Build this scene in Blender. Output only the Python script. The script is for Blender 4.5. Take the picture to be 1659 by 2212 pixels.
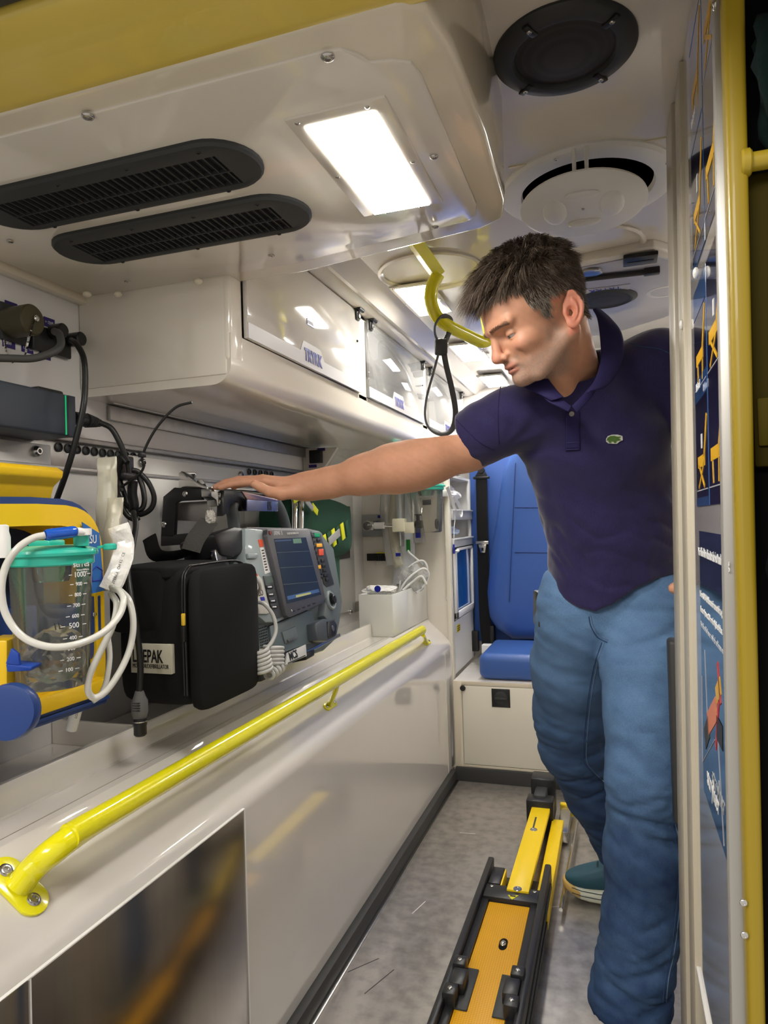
import bpy, bmesh, math, random
import numpy as np
from mathutils import Vector, Matrix, noise
random.seed(7)
for o in list(bpy.data.objects): bpy.data.objects.remove(o)
C = bpy.context.scene.collection
PI = math.pi
# ---------------- camera ----------------
FPX, YAW, PITCH, ROLL, CAMZ = 1492.74, 0.321962, 0.0170403, -0.029527, 1.2
def _basis():
    cy, sy = math.cos(YAW), math.sin(YAW)
    f = Vector((-sy*math.cos(PITCH), cy*math.cos(PITCH), math.sin(PITCH)))
    r0 = Vector((cy, sy, 0)); u0 = r0.cross(f)
    r = math.cos(ROLL)*r0 + math.sin(ROLL)*u0
    return r, r.cross(f), f
CR, CU, CF = _basis(); CAM = Vector((0, 0, CAMZ))
cd = bpy.data.cameras.new('camera'); cam = bpy.data.objects.new('camera', cd); C.objects.link(cam)
m = Matrix.Identity(4)
for i in range(3): m[i][0] = CR[i]; m[i][1] = CU[i]; m[i][2] = -CF[i]; m[i][3] = CAM[i]
cam.matrix_world = m
cd.sensor_fit = 'HORIZONTAL'; cd.sensor_width = 36; cd.lens = 36*FPX/1659; cd.clip_start = 0.02
bpy.context.scene.camera = cam
# ---------------- world, lights, exposure ----------------
sc = bpy.context.scene
w = bpy.data.worlds.new('world'); sc.world = w; w.use_nodes = True
w.node_tree.nodes['Background'].inputs[0].default_value = (1.0, 0.93, 0.84, 1)
w.node_tree.nodes['Background'].inputs[1].default_value = 0.3
sc.view_settings.view_transform = 'Standard'; sc.view_settings.look = 'None'
sc.view_settings.gamma = 1; sc.view_settings.use_curve_mapping = False
sc.view_settings.exposure = 0.95
LAMP = 30.0        # emission of the LED panels
def area(name, loc, rot, sx, sy, power, col=(1, .95, .87)):
    l = bpy.data.lights.new(name, 'AREA'); l.shape = 'RECTANGLE'; l.size = sx; l.size_y = sy; l.energy = power; l.color = col
    o = bpy.data.objects.new(name, l); C.objects.link(o); o.location = loc; o.rotation_euler = rot; return o
# the lit garage hall behind the photographer
area('hall_lamp', (-0.9, -1.6, 2.7), (math.radians(48), 0, math.radians(-14)), 1.8, 0.7, 34)

# ---------------- helpers ----------------
def ray(px, py): return CF + CR*((px-829.5)/FPX) - CU*((py-1106)/FPX)
def at(px, py, ax, val):            # point of the plane axis=val seen at a pixel
    d = ray(px, py); i = 'xyz'.index(ax); return CAM + d*((val-CAM[i])/d[i])
def q(px, py, d): return CAM + ray(px, py)*d
def onp(px, py, p0, n):
    d = ray(px, py); n = Vector(n); return CAM + d*((Vector(p0)-CAM).dot(n)/d.dot(n))
V = Vector
def mat(name, col, rough=.5, metal=0, coat=0, emit=None, es=0, trans=0, ior=1.45, alpha=1, noise_=None, bump=None, spec=None, sub=0):
    m = bpy.data.materials.new(name); m.use_nodes = True
    nt = m.node_tree; b = nt.nodes['Principled BSDF']
    c = (*col, 1) if len(col) == 3 else col
    b.inputs['Base Color'].default_value = c; b.inputs['Roughness'].default_value = rough
    b.inputs['Metallic'].default_value = metal; b.inputs['Coat Weight'].default_value = coat
    b.inputs['Coat Roughness'].default_value = .04
    b.inputs['Transmission Weight'].default_value = trans; b.inputs['IOR'].default_value = ior; b.inputs['Alpha'].default_value = alpha
    if spec is not None: b.inputs['Specular IOR Level'].default_value = spec
    if sub: b.inputs['Subsurface Weight'].default_value = sub; b.inputs['Subsurface Radius'].default_value = (.02, .008, .004); b.inputs['Subsurface Scale'].default_value = .5
    if emit: b.inputs['Emission Color'].default_value = (*emit, 1); b.inputs['Emission Strength'].default_value = es
    if noise_ or bump:
        tc = nt.nodes.new('ShaderNodeTexCoord'); mp = nt.nodes.new('ShaderNodeMapping'); nt.links.new(tc.outputs['Object'], mp.inputs[0])
    if noise_:                       # (scale, amount, other colour, stretch)
        s, a, c2, st = noise_
        mp.inputs['Scale'].default_value = st
        n = nt.nodes.new('ShaderNodeTexNoise'); n.inputs['Scale'].default_value = s; n.inputs['Detail'].default_value = 5
        nt.links.new(mp.outputs[0], n.inputs['Vector'])
        r = nt.nodes.new('ShaderNodeValToRGB'); r.color_ramp.elements[0].position = .5-a; r.color_ramp.elements[1].position = .5+a
        r.color_ramp.elements[0].color = c; r.color_ramp.elements[1].color = (*c2, 1)
        nt.links.new(n.outputs[0], r.inputs[0]); nt.links.new(r.outputs[0], b.inputs['Base Color'])
    if bump:                         # (scale, strength, distance)
        n2 = nt.nodes.new('ShaderNodeTexNoise'); n2.inputs['Scale'].default_value = bump[0]; n2.inputs['Detail'].default_value = 4
        nt.links.new(tc.outputs['Object'], n2.inputs['Vector'])
        bp = nt.nodes.new('ShaderNodeBump'); bp.inputs['Strength'].default_value = bump[1]; bp.inputs['Distance'].default_value = bump[2]
        nt.links.new(n2.outputs[0], bp.inputs['Height']); nt.links.new(bp.outputs[0], b.inputs['Normal'])
    return m

class MB:
    def __init__(s): s.bm = bmesh.new(); s.mi = 0
    def _m(s, fs):
        for f in fs: f.material_index = s.mi
        return fs
    def poly(s, pts): return s._m([s.bm.faces.new([s.bm.verts.new(p) for p in pts])])
    def box(s, a, b, r=0, M=None, seg=2):
        t = bmesh.new(); a = V(a); b = V(b)
        bmesh.ops.create_cube(t, size=1)
        for v in t.verts: v.co = V(((a[i]+b[i])/2 + v.co[i]*abs(b[i]-a[i]) for i in range(3)))
        if r: bmesh.ops.bevel(t, geom=list(t.edges), offset=min(r, .49*min(abs(b[i]-a[i]) for i in range(3))), segments=seg, profile=.5, affect='EDGES')
        return s.merge(t, M)
    def merge(s, t, M=None):
        vm = {}
        for v in t.verts: vm[v] = s.bm.verts.new((M @ v.co) if M is not None else v.co)
        out = []
        for f in t.faces:
            try: out.append(s.bm.faces.new([vm[v] for v in f.verts]))
            except ValueError: pass
        t.free(); return s._m(out)
    def prism(s, pts, d, r=0, seg=2):           # closed 3-D polygon extruded by vector d
        t = bmesh.new(); d = V(d)
        vs = [t.verts.new(p) for p in pts]; f = t.faces.new(vs)
        e = bmesh.ops.extrude_face_region(t, geom=[f]); bmesh.ops.translate(t, vec=d, verts=[v for v in e['geom'] if isinstance(v, bmesh.types.BMVert)])
        bmesh.ops.recalc_face_normals(t, faces=list(t.faces))
        if r: bmesh.ops.bevel(t, geom=[e_ for e_ in t.edges if len(e_.link_faces) == 2 and e_.calc_face_angle(0) > .3], offset=r, segments=seg, profile=.5, affect='EDGES')
        return s.merge(t)
    def tube(s, path, r, n=12, caps=True, flat=None):
        P = [V(p) for p in path]; R_ = r if isinstance(r, (list, tuple)) else [r]*len(P)
        T0 = (P[1]-P[0]).normalized(); a = T0.orthogonal().normalized() if flat is None else (V(flat)-T0*T0.dot(V(flat))).normalized()
        rings = []
        for i, p in enumerate(P):
            t = (P[min(i+1, len(P)-1)]-P[max(i-1, 0)]).normalized()
            a = (a - t*a.dot(t)).normalized(); b = t.cross(a)
            ri = R_[i]; ra, rb = ri if isinstance(ri, (list, tuple)) else (ri, ri)
            rings.append([s.bm.verts.new(p + a*(ra*math.cos(2*PI*k/n)) + b*(rb*math.sin(2*PI*k/n))) for k in range(n)])
        fs = []
        for A, B in zip(rings, rings[1:]):
            for k in range(n): fs.append(s.bm.faces.new((A[k], A[(k+1) % n], B[(k+1) % n], B[k])))
        if caps: fs.append(s.bm.faces.new(rings[0][::-1])); fs.append(s.bm.faces.new(rings[-1]))
        return s._m(fs)
    def lathe(s, prof, c, ax=(0, 0, 1), n=24, sx=1, cap=True):   # prof: (radius, height) pairs
        ax = V(ax).normalized(); a = ax.orthogonal().normalized(); b = ax.cross(a); c = V(c); rings = []
        for r, h in prof:
            if r < 1e-6: rings.append([s.bm.verts.new(c+ax*h)])
            else: rings.append([s.bm.verts.new(c + ax*h + a*(r*math.cos(2*PI*k/n)) + b*(r*sx*math.sin(2*PI*k/n))) for k in range(n)])
        fs = []
        for A, B in zip(rings, rings[1:]):
            for k in range(n):
                v = [A[k % len(A)], A[(k+1) % len(A)], B[(k+1) % len(B)], B[k % len(B)]]
                v = list(dict.fromkeys(v))
                if len(v) > 2: fs.append(s.bm.faces.new(v))
        if cap and len(rings[0]) > 1: fs.append(s.bm.faces.new(rings[0][::-1]))
        if cap and len(rings[-1]) > 1: fs.append(s.bm.faces.new(rings[-1]))
        return s._m(fs)
    def cyl(s, a, b, r, n=20, r2=None, bev=0):
        a = V(a); b = V(b); L = (b-a).length; r2 = r if r2 is None else r2
        pr = [(r, 0), (r2, L)] if not bev else [(r-bev, 0), (r, bev), (r2, L-bev), (r2-bev, L)]
        return s.lathe(pr, a, b-a, n)
    def sphere(s, c, r, M=None, u=16, v=10):
        t = bmesh.new(); bmesh.ops.create_uvsphere(t, u_segments=u, v_segments=v, radius=1)
        rr = r if isinstance(r, (list, tuple)) else (r, r, r)
        for x in t.verts: x.co = V((x.co[0]*rr[0], x.co[1]*rr[1], x.co[2]*rr[2]))
        return s.merge(t, (Matrix.Translation(V(c)) @ (M or Matrix.Identity(4))))
    def grid(s, P):                              # P: rows of points
        R = [[s.bm.verts.new(p) for p in row] for row in P]
        return s._m([s.bm.faces.new((R[i][j], R[i][j+1], R[i+1][j+1], R[i+1][j])) for i in range(len(R)-1) for j in range(len(R[0])-1)])
    def build(s, name, mats, parent=None, smooth=True, ang=35, recalc=True):
        if recalc: bmesh.ops.recalc_face_normals(s.bm, faces=list(s.bm.faces))
        me = bpy.data.meshes.new(name); s.bm.to_mesh(me); s.bm.free()
        return link(name, me, mats, parent, smooth, ang)
def link(name, me, mats, parent=None, smooth=True, ang=35):
    for m in (mats if isinstance(mats, (list, tuple)) else [mats]): me.materials.append(m)
    if smooth and len(me.polygons):
        me.polygons.foreach_set('use_smooth', [True]*len(me.polygons))
        if ang: me.set_sharp_from_angle(angle=math.radians(ang))
    o = bpy.data.objects.new(name, me); C.objects.link(o)
    if parent is not None: adopt(o, parent)
    return o
def world_of(o):
    M = Matrix.Translation(o.location) @ o.rotation_euler.to_matrix().to_4x4()
    if o.parent: M = world_of(o.parent) @ o.matrix_parent_inverse @ M
    return M
def adopt(o, parent):
    o.parent = parent; o.matrix_parent_inverse = world_of(parent).inverted()
def tag(o, label, cat, group=None):
    o['label'] = label; o['category'] = cat
    if group: o['group'] = group
    return o
def thing(name, label, cat, loc=(0, 0, 0), group=None):
    o = bpy.data.objects.new(name, None); C.objects.link(o); o.location = loc; o.empty_display_size = .02
    return tag(o, label, cat, group)
def struct(o): o['kind'] = 'structure'; return o
def stuff(o): o['kind'] = 'stuff'; return o
def dup(root, loc, label=None, rz=None):
    r = root.copy(); C.objects.link(r); r.location = loc
    if rz is not None: r.rotation_euler.z = rz
    if label: r['label'] = label
    for ch in list(root.children):
        c = ch.copy(); C.objects.link(c); c.parent = r
        for g in list(ch.children):
            d = g.copy(); C.objects.link(d); d.parent = c
    return r
def bez(pts, n=8):                   # Catmull-Rom through points
    P = [V(p) for p in pts]; P = [P[0]*2-P[1]] + P + [P[-1]*2-P[-2]]; out = []
    for i in range(1, len(P)-2):
        for k in range(n):
            t = k/n; a, b, c, d = P[i-1:i+3]
            out.append(.5*((2*b)+(c-a)*t+(2*a-5*b+4*c-d)*t*t+(3*b-a-3*c+d)*t**3))
    out.append(P[-2]); return out
def frame(x, y, z, o):               # matrix with columns x,y,z and origin o
    M = Matrix.Identity(4)
    for i in range(3): M[i][0] = x[i]; M[i][1] = y[i]; M[i][2] = z[i]; M[i][3] = o[i]
    return M
def text(name, s, size, o, xdir, updir, m, parent, ext=.0006, sx=1, align='LEFT', bold=0):
    cu = bpy.data.curves.new(name, 'FONT'); cu.body = s; cu.size = size; cu.extrude = ext/2; cu.offset = bold; cu.align_x = align; cu.resolution_u = 3
    ob = bpy.data.objects.new(name, cu); C.objects.link(ob)
    dg = bpy.context.evaluated_depsgraph_get(); me = bpy.data.meshes.new_from_object(ob.evaluated_get(dg))
    bpy.data.objects.remove(ob); me.materials.clear()
    x = V(xdir).normalized(); u = V(updir); u = (u-x*u.dot(x)).normalized(); z = x.cross(u)
    M = frame(x*sx, u, z, V(o)+z*ext)
    me.transform(M); return link(name, me, m, parent, smooth=False)
_screw = {}
def screw(c, n, r, m, parent, name='screw', h=None):
    key = (round(r, 4), m.name); n = V(n).normalized(); h = h or r*.45
    if key not in _screw:
        b = MB(); b.lathe([(r, 0), (r, h*.35), (r*.85, h*.8), (r*.6, h), (r*.42, h), (r*.36, h*.35), (0, h*.3)], (0, 0, 0), (0, 0, 1), 16)
        me = bpy.data.meshes.new('screw'); b.bm.to_mesh(me); b.bm.free(); me.materials.append(m)
        me.polygons.foreach_set('use_smooth', [True]*len(me.polygons)); me.set_sharp_from_angle(angle=.6); _screw[key] = me
    o = bpy.data.objects.new(name, _screw[key]); C.objects.link(o)
    o.location = V(c); o.rotation_mode = 'XYZ'; o.rotation_euler = n.to_track_quat('Z', 'Y').to_euler()
    if parent is not None: adopt(o, parent)
    return o
# ---------------- materials ----------------
GEL = mat('gelcoat_white', (.74, .69, .61), .12, coat=.6, bump=(3, .04, .01))
GELC = mat('gelcoat_cream', (.70, .63, .50), .16, coat=.5, bump=(3, .04, .01))
PAN = mat('white_panel', (.70, .665, .62), .10, coat=1, bump=(2.5, .05, .01))
WHT = mat('white_plastic', (.80, .79, .77), .3)
CREAM = mat('cream_laminate', (.74, .70, .60), .3)
SKT = mat('dark_skirting', (.035, .035, .035), .55)
BLK = mat('black_plastic', (.012, .012, .013), .35)
BLKM = mat('black_matte', (.008, .008, .008), .9, spec=.2)
GRYK = mat('charcoal_plastic', (.03, .032, .033), .5)
STL = mat('steel', (.55, .54, .52), .22, 1)
CHR = mat('chrome', (.75, .74, .72), .12, 1)
ALU = mat('aluminium', (.45, .44, .42), .45, 1, noise_=(40, .3, (.36, .35, .34), (1, 1, 1)))
YEL = mat('yellow_paint', (.80, .74, .008), .18, coat=.6)
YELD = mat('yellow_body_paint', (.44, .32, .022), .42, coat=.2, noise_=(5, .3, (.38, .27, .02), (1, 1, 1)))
LED = mat('led_panel', (1, 1, 1), .5, emit=(1, .955, .88), es=LAMP)
NAVY = mat('navy_print', (.01, .02, .32), .4)
PURP = mat('purple_sign', (.03, .015, .16), .4)
WPR = mat('white_print', (.8, .8, .8), .5)
# ================= SETTING =================
XW, XB, XD, ZC, YB = -1.2, -0.76, -0.79, 1.95, 3.85
# floor: scuffed metal sheet
fm = bpy.data.materials.new('floor_metal'); fm.use_nodes = True
nt = fm.node_tree; b = nt.nodes['Principled BSDF']; b.inputs['Metallic'].default_value = .75
tc = nt.nodes.new('ShaderNodeTexCoord')
def nz(sc_, st, det=6):
    mp = nt.nodes.new('ShaderNodeMapping'); mp.inputs['Scale'].default_value = st; nt.links.new(tc.outputs['Object'], mp.inputs[0])
    n = nt.nodes.new('ShaderNodeTexNoise'); n.inputs['Scale'].default_value = sc_; n.inputs['Detail'].default_value = det; nt.links.new(mp.outputs[0], n.inputs['Vector']); return n
n1 = nz(3.2, (1, .35, 1)); n2 = nz(90, (1, .06, 1), 3); n3 = nz(26, (1, 1, 1), 8)
mx = nt.nodes.new('ShaderNodeMath'); mx.operation = 'MULTIPLY_ADD'; nt.links.new(n1.outputs[0], mx.inputs[0]); mx.inputs[1].default_value = .75
nt.links.new(n3.outputs[0], mx.inputs[2])
cr = nt.nodes.new('ShaderNodeValToRGB'); cr.color_ramp.elements[0].position = .55; cr.color_ramp.elements[1].position = 1.15
cr.color_ramp.elements[0].color = (.24, .225, .205, 1); cr.color_ramp.elements[1].color = (.44, .41, .375, 1)
nt.links.new(mx.outputs[0], cr.inputs[0]); nt.links.new(cr.outputs[0], b.inputs['Base Color'])
rr = nt.nodes.new('ShaderNodeMapRange'); rr.inputs['To Min'].default_value = .2; rr.inputs['To Max'].default_value = .46
nt.links.new(n1.outputs[0], rr.inputs[0]); nt.links.new(rr.outputs[0], b.inputs['Roughness'])
bp = nt.nodes.new('ShaderNodeBump'); bp.inputs['Strength'].default_value = .10; bp.inputs['Distance'].default_value = .002
nt.links.new(n2.outputs[0], bp.inputs['Height']); nt.links.new(bp.outputs[0], b.inputs['Normal'])
g = MB(); g.box((-.80, .45, -.04), (.75, YB, 0)); fl = struct(g.build('floor', fm))
for p, L, a_ in [((1180, 1960), .05, .4), ((905, 1960), .04, 1.3), ((785, 2085), .05, .9), ((1010, 1800), .03, .1), ((820, 2120), .06, 1.2)]:
    c = at(*p, 'z', 0); d = V((math.cos(a_), math.sin(a_), 0))*L; s_ = V((-d.y, d.x, 0)).normalized()*.0012
    g = MB(); g.prism([c-d-s_, c+d-s_, c+d+s_, c-d+s_], (0, 0, .0004)); g.build('scratch', WHT if random.random() < .5 else GRYK, fl)
# walls
g = MB(); g.box((XW-.03, .45, 0), (XW, YB, ZC)); struct(g.build('wall_left', mat('niche_wall', (.76, .745, .73), .3)))
g = MB(); g.box((XW-.03, YB, 0), (.75, YB+.03, ZC)); struct(g.build('wall_back', PAN))
g = MB(); g.box((.72, .72, 0), (.75, YB, ZC)); struct(g.build('wall_right', PAN))
g = MB(); g.box((XW-.03, .70, ZC), (.75, YB, ZC+.03)); ce = struct(g.build('ceiling', GEL))
# ceiling seam + big round recess behind the roof vent
g = MB(); a_ = at(1097, 360, 'z', ZC); g.box((-.19, a_.y, ZC-.003), (.72, a_.y+.006, ZC), .001); g.build('ceiling_seam', GELC, ce)
c = at(1265, 535, 'z', ZC); g = MB()
g.lathe([(.155, 0), (.158, -.006), (.150, -.009), (.142, -.004), (.141, 0)], c, (0, 0, 1), 48, cap=False); g.build('round_rim', GEL, ce)
c = at(930, 585, 'z', ZC); g = MB()
g.lathe([(.155, 0), (.158, -.007), (.150, -.010), (.142, -.004), (.141, 0)], c, (0, 0, 1), 48, cap=False); g.build('round_rim', GEL, ce)
# cove between lockers and ceiling
g = MB()
prof = [(-.79, 1.905), (-.755, 1.905), (-.735, 1.915), (-.72, 1.912), (-.69, 1.935), (-.655, ZC), (-.82, ZC)]
g.prism([(x, 1.40, z) for x, z in prof], (0, YB-1.40, 0)); struct(g.build('trim_1', GEL))
# cross partition at the end of the bench
g = MB(); g.box((XW, 3.25, 0), (-.775, 3.275, ZC-.43)); cp = g.build('wall_end', GEL); struct(cp)
g = MB(); g.box((-.775, 3.235, .03), (-.752, 3.28, 1.52), .004); g.build('edge_profile', CREAM, cp)
for p in [(964, 1177), (967, 1294), (962, 1090)]:
    c = at(*p, 'y', 3.25); g = MB(); g.sphere((c.x, 3.25, c.z), (.009, .006, .009)); g.build('screw_cap', WHT, cp)
# black skirting left and back, metal edge
g = MB(); g.box((-.765, .45, 0), (-.738, 3.17, .048), .002); struct(g.build('baseboard_left', SKT))
g = MB(); g.box((-.738, .45, 0), (-.724, 3.15, .006), .001); struct(g.build('trim_2', STL))
g = MB(); g.box((-.74, 3.155, 0), (.72, 3.175, .062), .002); struct(g.build('baseboard_back', SKT))

# ---------- bench with chamfered counter ----------
bench = thing('side_bench', 'long glossy white side bench with sloping front edge and raised tray lip under the equipment', 'bench', (XB, 2, 0))
g = MB(); Z0 = .735
pr = [(XB, .05)]
for k in range(7):
    a_ = k/6*PI/4; pr.append((XB-.05+.05*math.cos(a_), .60+.05*math.sin(a_)))
pr += [(-.862, .715), (-.872, .727), (-.885, Z0), (XW+.002, Z0), (XW+.002, .60), (-.80, .60), (-.80, .05)]
g.prism([(x, .66, z) for x, z in pr], (0, 3.25-.66, 0)); g.build('counter_shell', PAN, bench, ang=30)
g = MB(); g.prism([(x, .66, z) for x, z in [(-.965, Z0), (-.968, .738), (-.970, .785), (-.972, .789), (-.984, .789), (-.987, .785), (-.988, Z0)]], (0, 2.695-.66, 0)); g.build('raised_lip', PAN, bench, ang=30)
for y in (3.10,):   # vertical seam near far end
    g = MB(); g.box((XB-.002, y, .05), (XB+.0015, y+.004, .60)); g.build('panel_seam', CREAM, bench)
a_ = at(0, 1832, 'z', Z0); b_ = at(412, 1620, 'z', Z0)
g = MB(); g.box((-.906, .66, Z0), (-.9045, 3.2, Z0+.0006)); g.build('counter_seam', mat('seam', (.35, .31, .24), .6), bench)
# tray divider (white box edge) under the cable plug
g = MB(); c0 = at(105, 1547, 'x', XW+.01); y0 = 1.222
g.box((XW+.002, y0, .735), (-.988, y0+.012, .788), .002)
g.build('tray_divider', GEL, bench)
# dark brushed metal panel on the bench front
pm = mat('brushed_metal_panel', (.42, .38, .34), .20, 1, noise_=(60, .3, (.37, .34, .30), (1, 1, .05)))
p0 = at(66, 2085, 'x', XB+.004); p1 = at(527, 1735, 'x', XB+.004)
g = MB(); g.box((XB, p0.y, .05), (XB+.004, p1.y, .610), .001); g.build('metal_panel', pm, bench)
g = MB(); g.box((XB, .66, .05), (XB+.006, p0.y-.006, .612), .001); g.build('end_strip', pm, bench)
g = MB(); g.box((XB, p1.y, .05), (XB+.005, p1.y+.002, .611)); g.box((XB, p0.y-.003, .05), (XB+.005, p0.y, .611)); g.box((XB-.001, .66, .6105), (XB+.005, p1.y+.002, .6125)); g.build('panel_edging', WHT, bench)
# rear doorway: yellow header, left jamb
g = MB()
hp = [(.70, 1.762), (.66, 1.775), (.612, 1.797), (.612, 2.02), (.72, 2.02), (.72, 1.762)]
g.prism([(XW, y, z) for y, z in hp], (.75-XW, 0, 0), .004)
struct(g.build('trim_3', mat('yellow_header_paint', (.66, .50, .10), .38, coat=.3, noise_=(3, .3, (.58, .43, .07), (1, 1, 1)))))  # body yellow, colour brightened to carry the hall light from below
g = MB(); g.box((XW, .40, 1.803), (.75, .610, 2.02), .006); struct(g.build('trim_4', SKT))
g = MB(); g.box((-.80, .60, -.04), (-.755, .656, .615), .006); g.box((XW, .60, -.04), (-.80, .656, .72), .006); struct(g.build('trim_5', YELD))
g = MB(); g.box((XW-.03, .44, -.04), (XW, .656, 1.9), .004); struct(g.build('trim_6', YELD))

# ---------- ceiling console ----------
con = thing('ceiling_console', 'cream moulded ceiling console holding the two black vents and the near LED panel', 'console', (-.68, 1.03, 1.76))
ZK = 1.76
outline = [(XW, .702), (-.20, .702), (-.172, .725), (-.162, .80), (-.158, 1.0), (-.165, 1.22), (-.178, 1.29), (-.22, 1.318), (-.45, 1.36), (-.63, 1.392), (-.79, 1.392), (XW, 1.392)]
g = MB(); g.prism([(x, y, ZK) for x, y in outline], (0, 0, ZC-ZK+.01), .012, 3); g.build('console_shell', GELC, con, ang=50)
inner = [(-1.165, .745), (-.31, .745), (-.285, .748), (-.270, .765), (-.262, .782), (-.235, .788), (-.215, .80), (-.210, .83), (-.212, 1.20), (-.222, 1.245), (-.24, 1.262), (-.63, 1.325), (-1.09, 1.325), (-1.15, 1.31), (-1.165, 1.29)]
g = MB(); g.prism([(x, y, ZK-.004) for x, y in inner], (0, 0, .006), .002); g.build('cover_panel', GEL, con, ang=25)
for p in [(190, 250), (708, 122), (937, 338), (940, 489), (586, 551), (275, 608), (22, 521)]:
    screw(at(*p, 'z', ZK-.005), (0, 0, -1), .0085 if p[1] < 300 else .0065, STL, con)
g = MB(); g.box((XW, .70, 1.742), (-1.172, 1.40, 1.765), .006); g.box((XW, 1.335, 1.742), (-.80, 1.40, 1.765), .006); g.build('edge_moulding', GELC, con)
for p in [(188, 635), (255, 635), (428, 607)]:
    c = at(*p, 'z', 1.742); g = MB(); g.sphere((c.x, c.y, 1.741), (.010, .010, .007)); g.build('screw_cap', GELC, con)

# ---------- LED panels ----------
def led(name, label, x0, x1, y0, y1, z, rim=.02, nscrew=True, power=None):
    t = thing(name, label, 'ceiling light', ((x0+x1)/2, (y0+y1)/2, z), 'LED panels in the ceiling')
    g = MB(); r = rim
    o_ = [(x0-r, y0-r), (x1+r, y0-r), (x1+r, y1+r*.4), (x0-r, y1+r*.4)]
    g.box((x0-r, y0-r, z-.004), (x1+r, y1+r*.3, z+.004), .003, seg=2); g.build('bezel', GEL, t)
    g = MB(); g.box((x0, y0, z-.0065), (x1, y1, z-.003), .002); g.build('diffuser', LED, t)
    for u, v_ in [(x0-r*.3, y0-r*.5), (x1-r*.3, y0-r*.5), (x0-r*.5, (y0+y1)/2), (x1+r*.5, (y0+y1)/2), (x0+.02, y1+r*.12), (x1-.02, y1+r*.12)]:
        screw((u, v_, z-.004), (0, 0, -1), .0035, STL, t)
    return t
led('light_panel', 'bright rectangular LED light panel in the near console, beside the vents', -.388, -.286, .868, 1.158, ZK-.004, .022)
for (x0, x1, y0, y1, lab) in [(-.632, -.530, 2.065, 2.36, 'LED light panel in the ceiling behind the yellow grab rail, nearest of the row'),
                              (-.632, -.530, 2.83, 3.12, 'LED light panel in the ceiling between the strap buckle and the man\'s nose'),
                              (-.632, -.530, 3.50, 3.78, 'farthest ceiling LED light panel, just above the man\'s shoulder')]:
    led('light_panel', lab, x0, x1, y0, y1, ZC-.012, .015)
for (x0, x1, y0, y1, lab) in [(.42, .52, 2.065, 2.36, 'LED light panel on the right ceiling side, hidden by the poster panel, nearer one'),
                              (.42, .52, 3.0, 3.3, 'LED light panel on the right ceiling side, hidden by the poster panel, farther one')]:
    led('light_panel', lab, x0, x1, y0, y1, ZC-.012, .015)  # this right-hand pair is out of view, added to light the cabin

# ---------- air vents ----------
def vent(label, x0, x1, y0, y1):
    z = ZK-.004; t = thing('air_vent', label, 'vent', ((x0+x1)/2, (y0+y1)/2, z), 'oval black air vents in the ceiling console')
    R_ = (y1-y0)/2; cy = (y0+y1)/2; g = MB()
    def stad(e, n=14):
        P = []
        for k in range(n+1):
            a = -PI/2+PI*k/n; P.append((x1-R_*1.0+(R_-e)*math.cos(a), cy+(R_-e)*math.sin(a)))
        for k in range(n+1):
            a = PI/2+PI*k/n; P.append((x0+R_*1.0+(R_-e)*math.cos(a), cy+(R_-e)*math.sin(a)))
        return P
    def inn(z_):
        r = .012; X0, X1, Y0, Y1 = x0+.055, x1-.055, y0+.036, y1-.018; P = []
        n = 14
        for cx_, cy_, a0 in [(X1-r, Y0+r, -PI/2), (X1-r, Y1-r, 0), (X0+r, Y1-r, PI/2), (X0+r, Y0+r, PI)]:
            for k in range(8 if cx_ == X1-r and a0 < 0 else (7 if a0 != PI else 8)): P.append((cx_+r*math.cos(a0+k/7*PI/2), cy_+r*math.sin(a0+k/7*PI/2)))
        return P, (X0, X1, Y0, Y1)
    I, (X0, X1, Y0, Y1) = inn(z)
    rings = []
    for P, zz in [(stad(0), z+.001), (stad(0), z-.005), (stad(.004), z-.009), (stad(.012), z-.010)]:
        rings.append([g.bm.verts.new((x, y, zz)) for x, y in P])
    N = len(rings[0])
    # inner ring resampled to N by nearest angle
    cx = (x0+x1)/2
    for zz, e in ((z-.008, 0), (z+.002, 0)):
        rr_ = []
        for x, y in stad(.012):
            yy = min(max(cy+(y-cy)*3, Y0), Y1); xx = min(max(x, X0), X1) if abs(y-cy) > .3*R_ or X0 < x < X1 else (X1 if x > cx else X0)
            rr_.append(g.bm.verts.new((xx, yy, zz)))
        rings.append(rr_)
    for A, B in zip(rings, rings[1:]):
        for k in range(N): g.bm.faces.new((A[k], A[(k+1) % N], B[(k+1) % N], B[k]))
    g.build('frame', GRYK, t, ang=30)
    g = MB(); g.box((X0-.002, Y0-.002, z-.0005), (X1+.002, Y1+.002, z+.0005)); g.build('duct_mesh', mat('vent_dark', (.004, .004, .005), .7, noise_=(500, .1, (.02, .02, .022), (1, 1, 1))), t)
    n = 31; me = None
    for k in range(n):
        x = X0+(X1-X0)*(k+.5)/n
        if me is None:
            s_ = MB(); s_.box((-.0011, Y0, -.006), (.0011, Y1, .0), 0); o = s_.build('slat', GRYK, t); me = o.data; o.location = (x, 0, z-.001); adopt(o, t)
        else:
            o = bpy.data.objects.new('slat', me); C.objects.link(o); o.location = (x, 0, z-.001); adopt(o, t)
    s_ = MB(); s_.box((X0, (Y0+Y1)/2+.004, z-.0075), (X1, (Y0+Y1)/2+.0062, z-.001)); s_.build('cross_bar', GRYK, t)
    for x, y in [(x0+.07, y0+.018), (cx-.06, y0+.018), (cx+.07, y0+.018), (x1-.07, y0+.018), (x0+.09, y1-.006), (cx, y1-.006), (x1-.09, y1-.006)]:
        screw((x, y, z-.009), (0, 0, -1), .0042, BLK, t)
vent('nearer oval black air vent in the ceiling console, running off the left edge', -1.02, -.486, .846, .985)
vent('farther oval black air vent in the ceiling console, fully inside the picture', -1.02, -.487, 1.022, 1.165)

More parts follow.
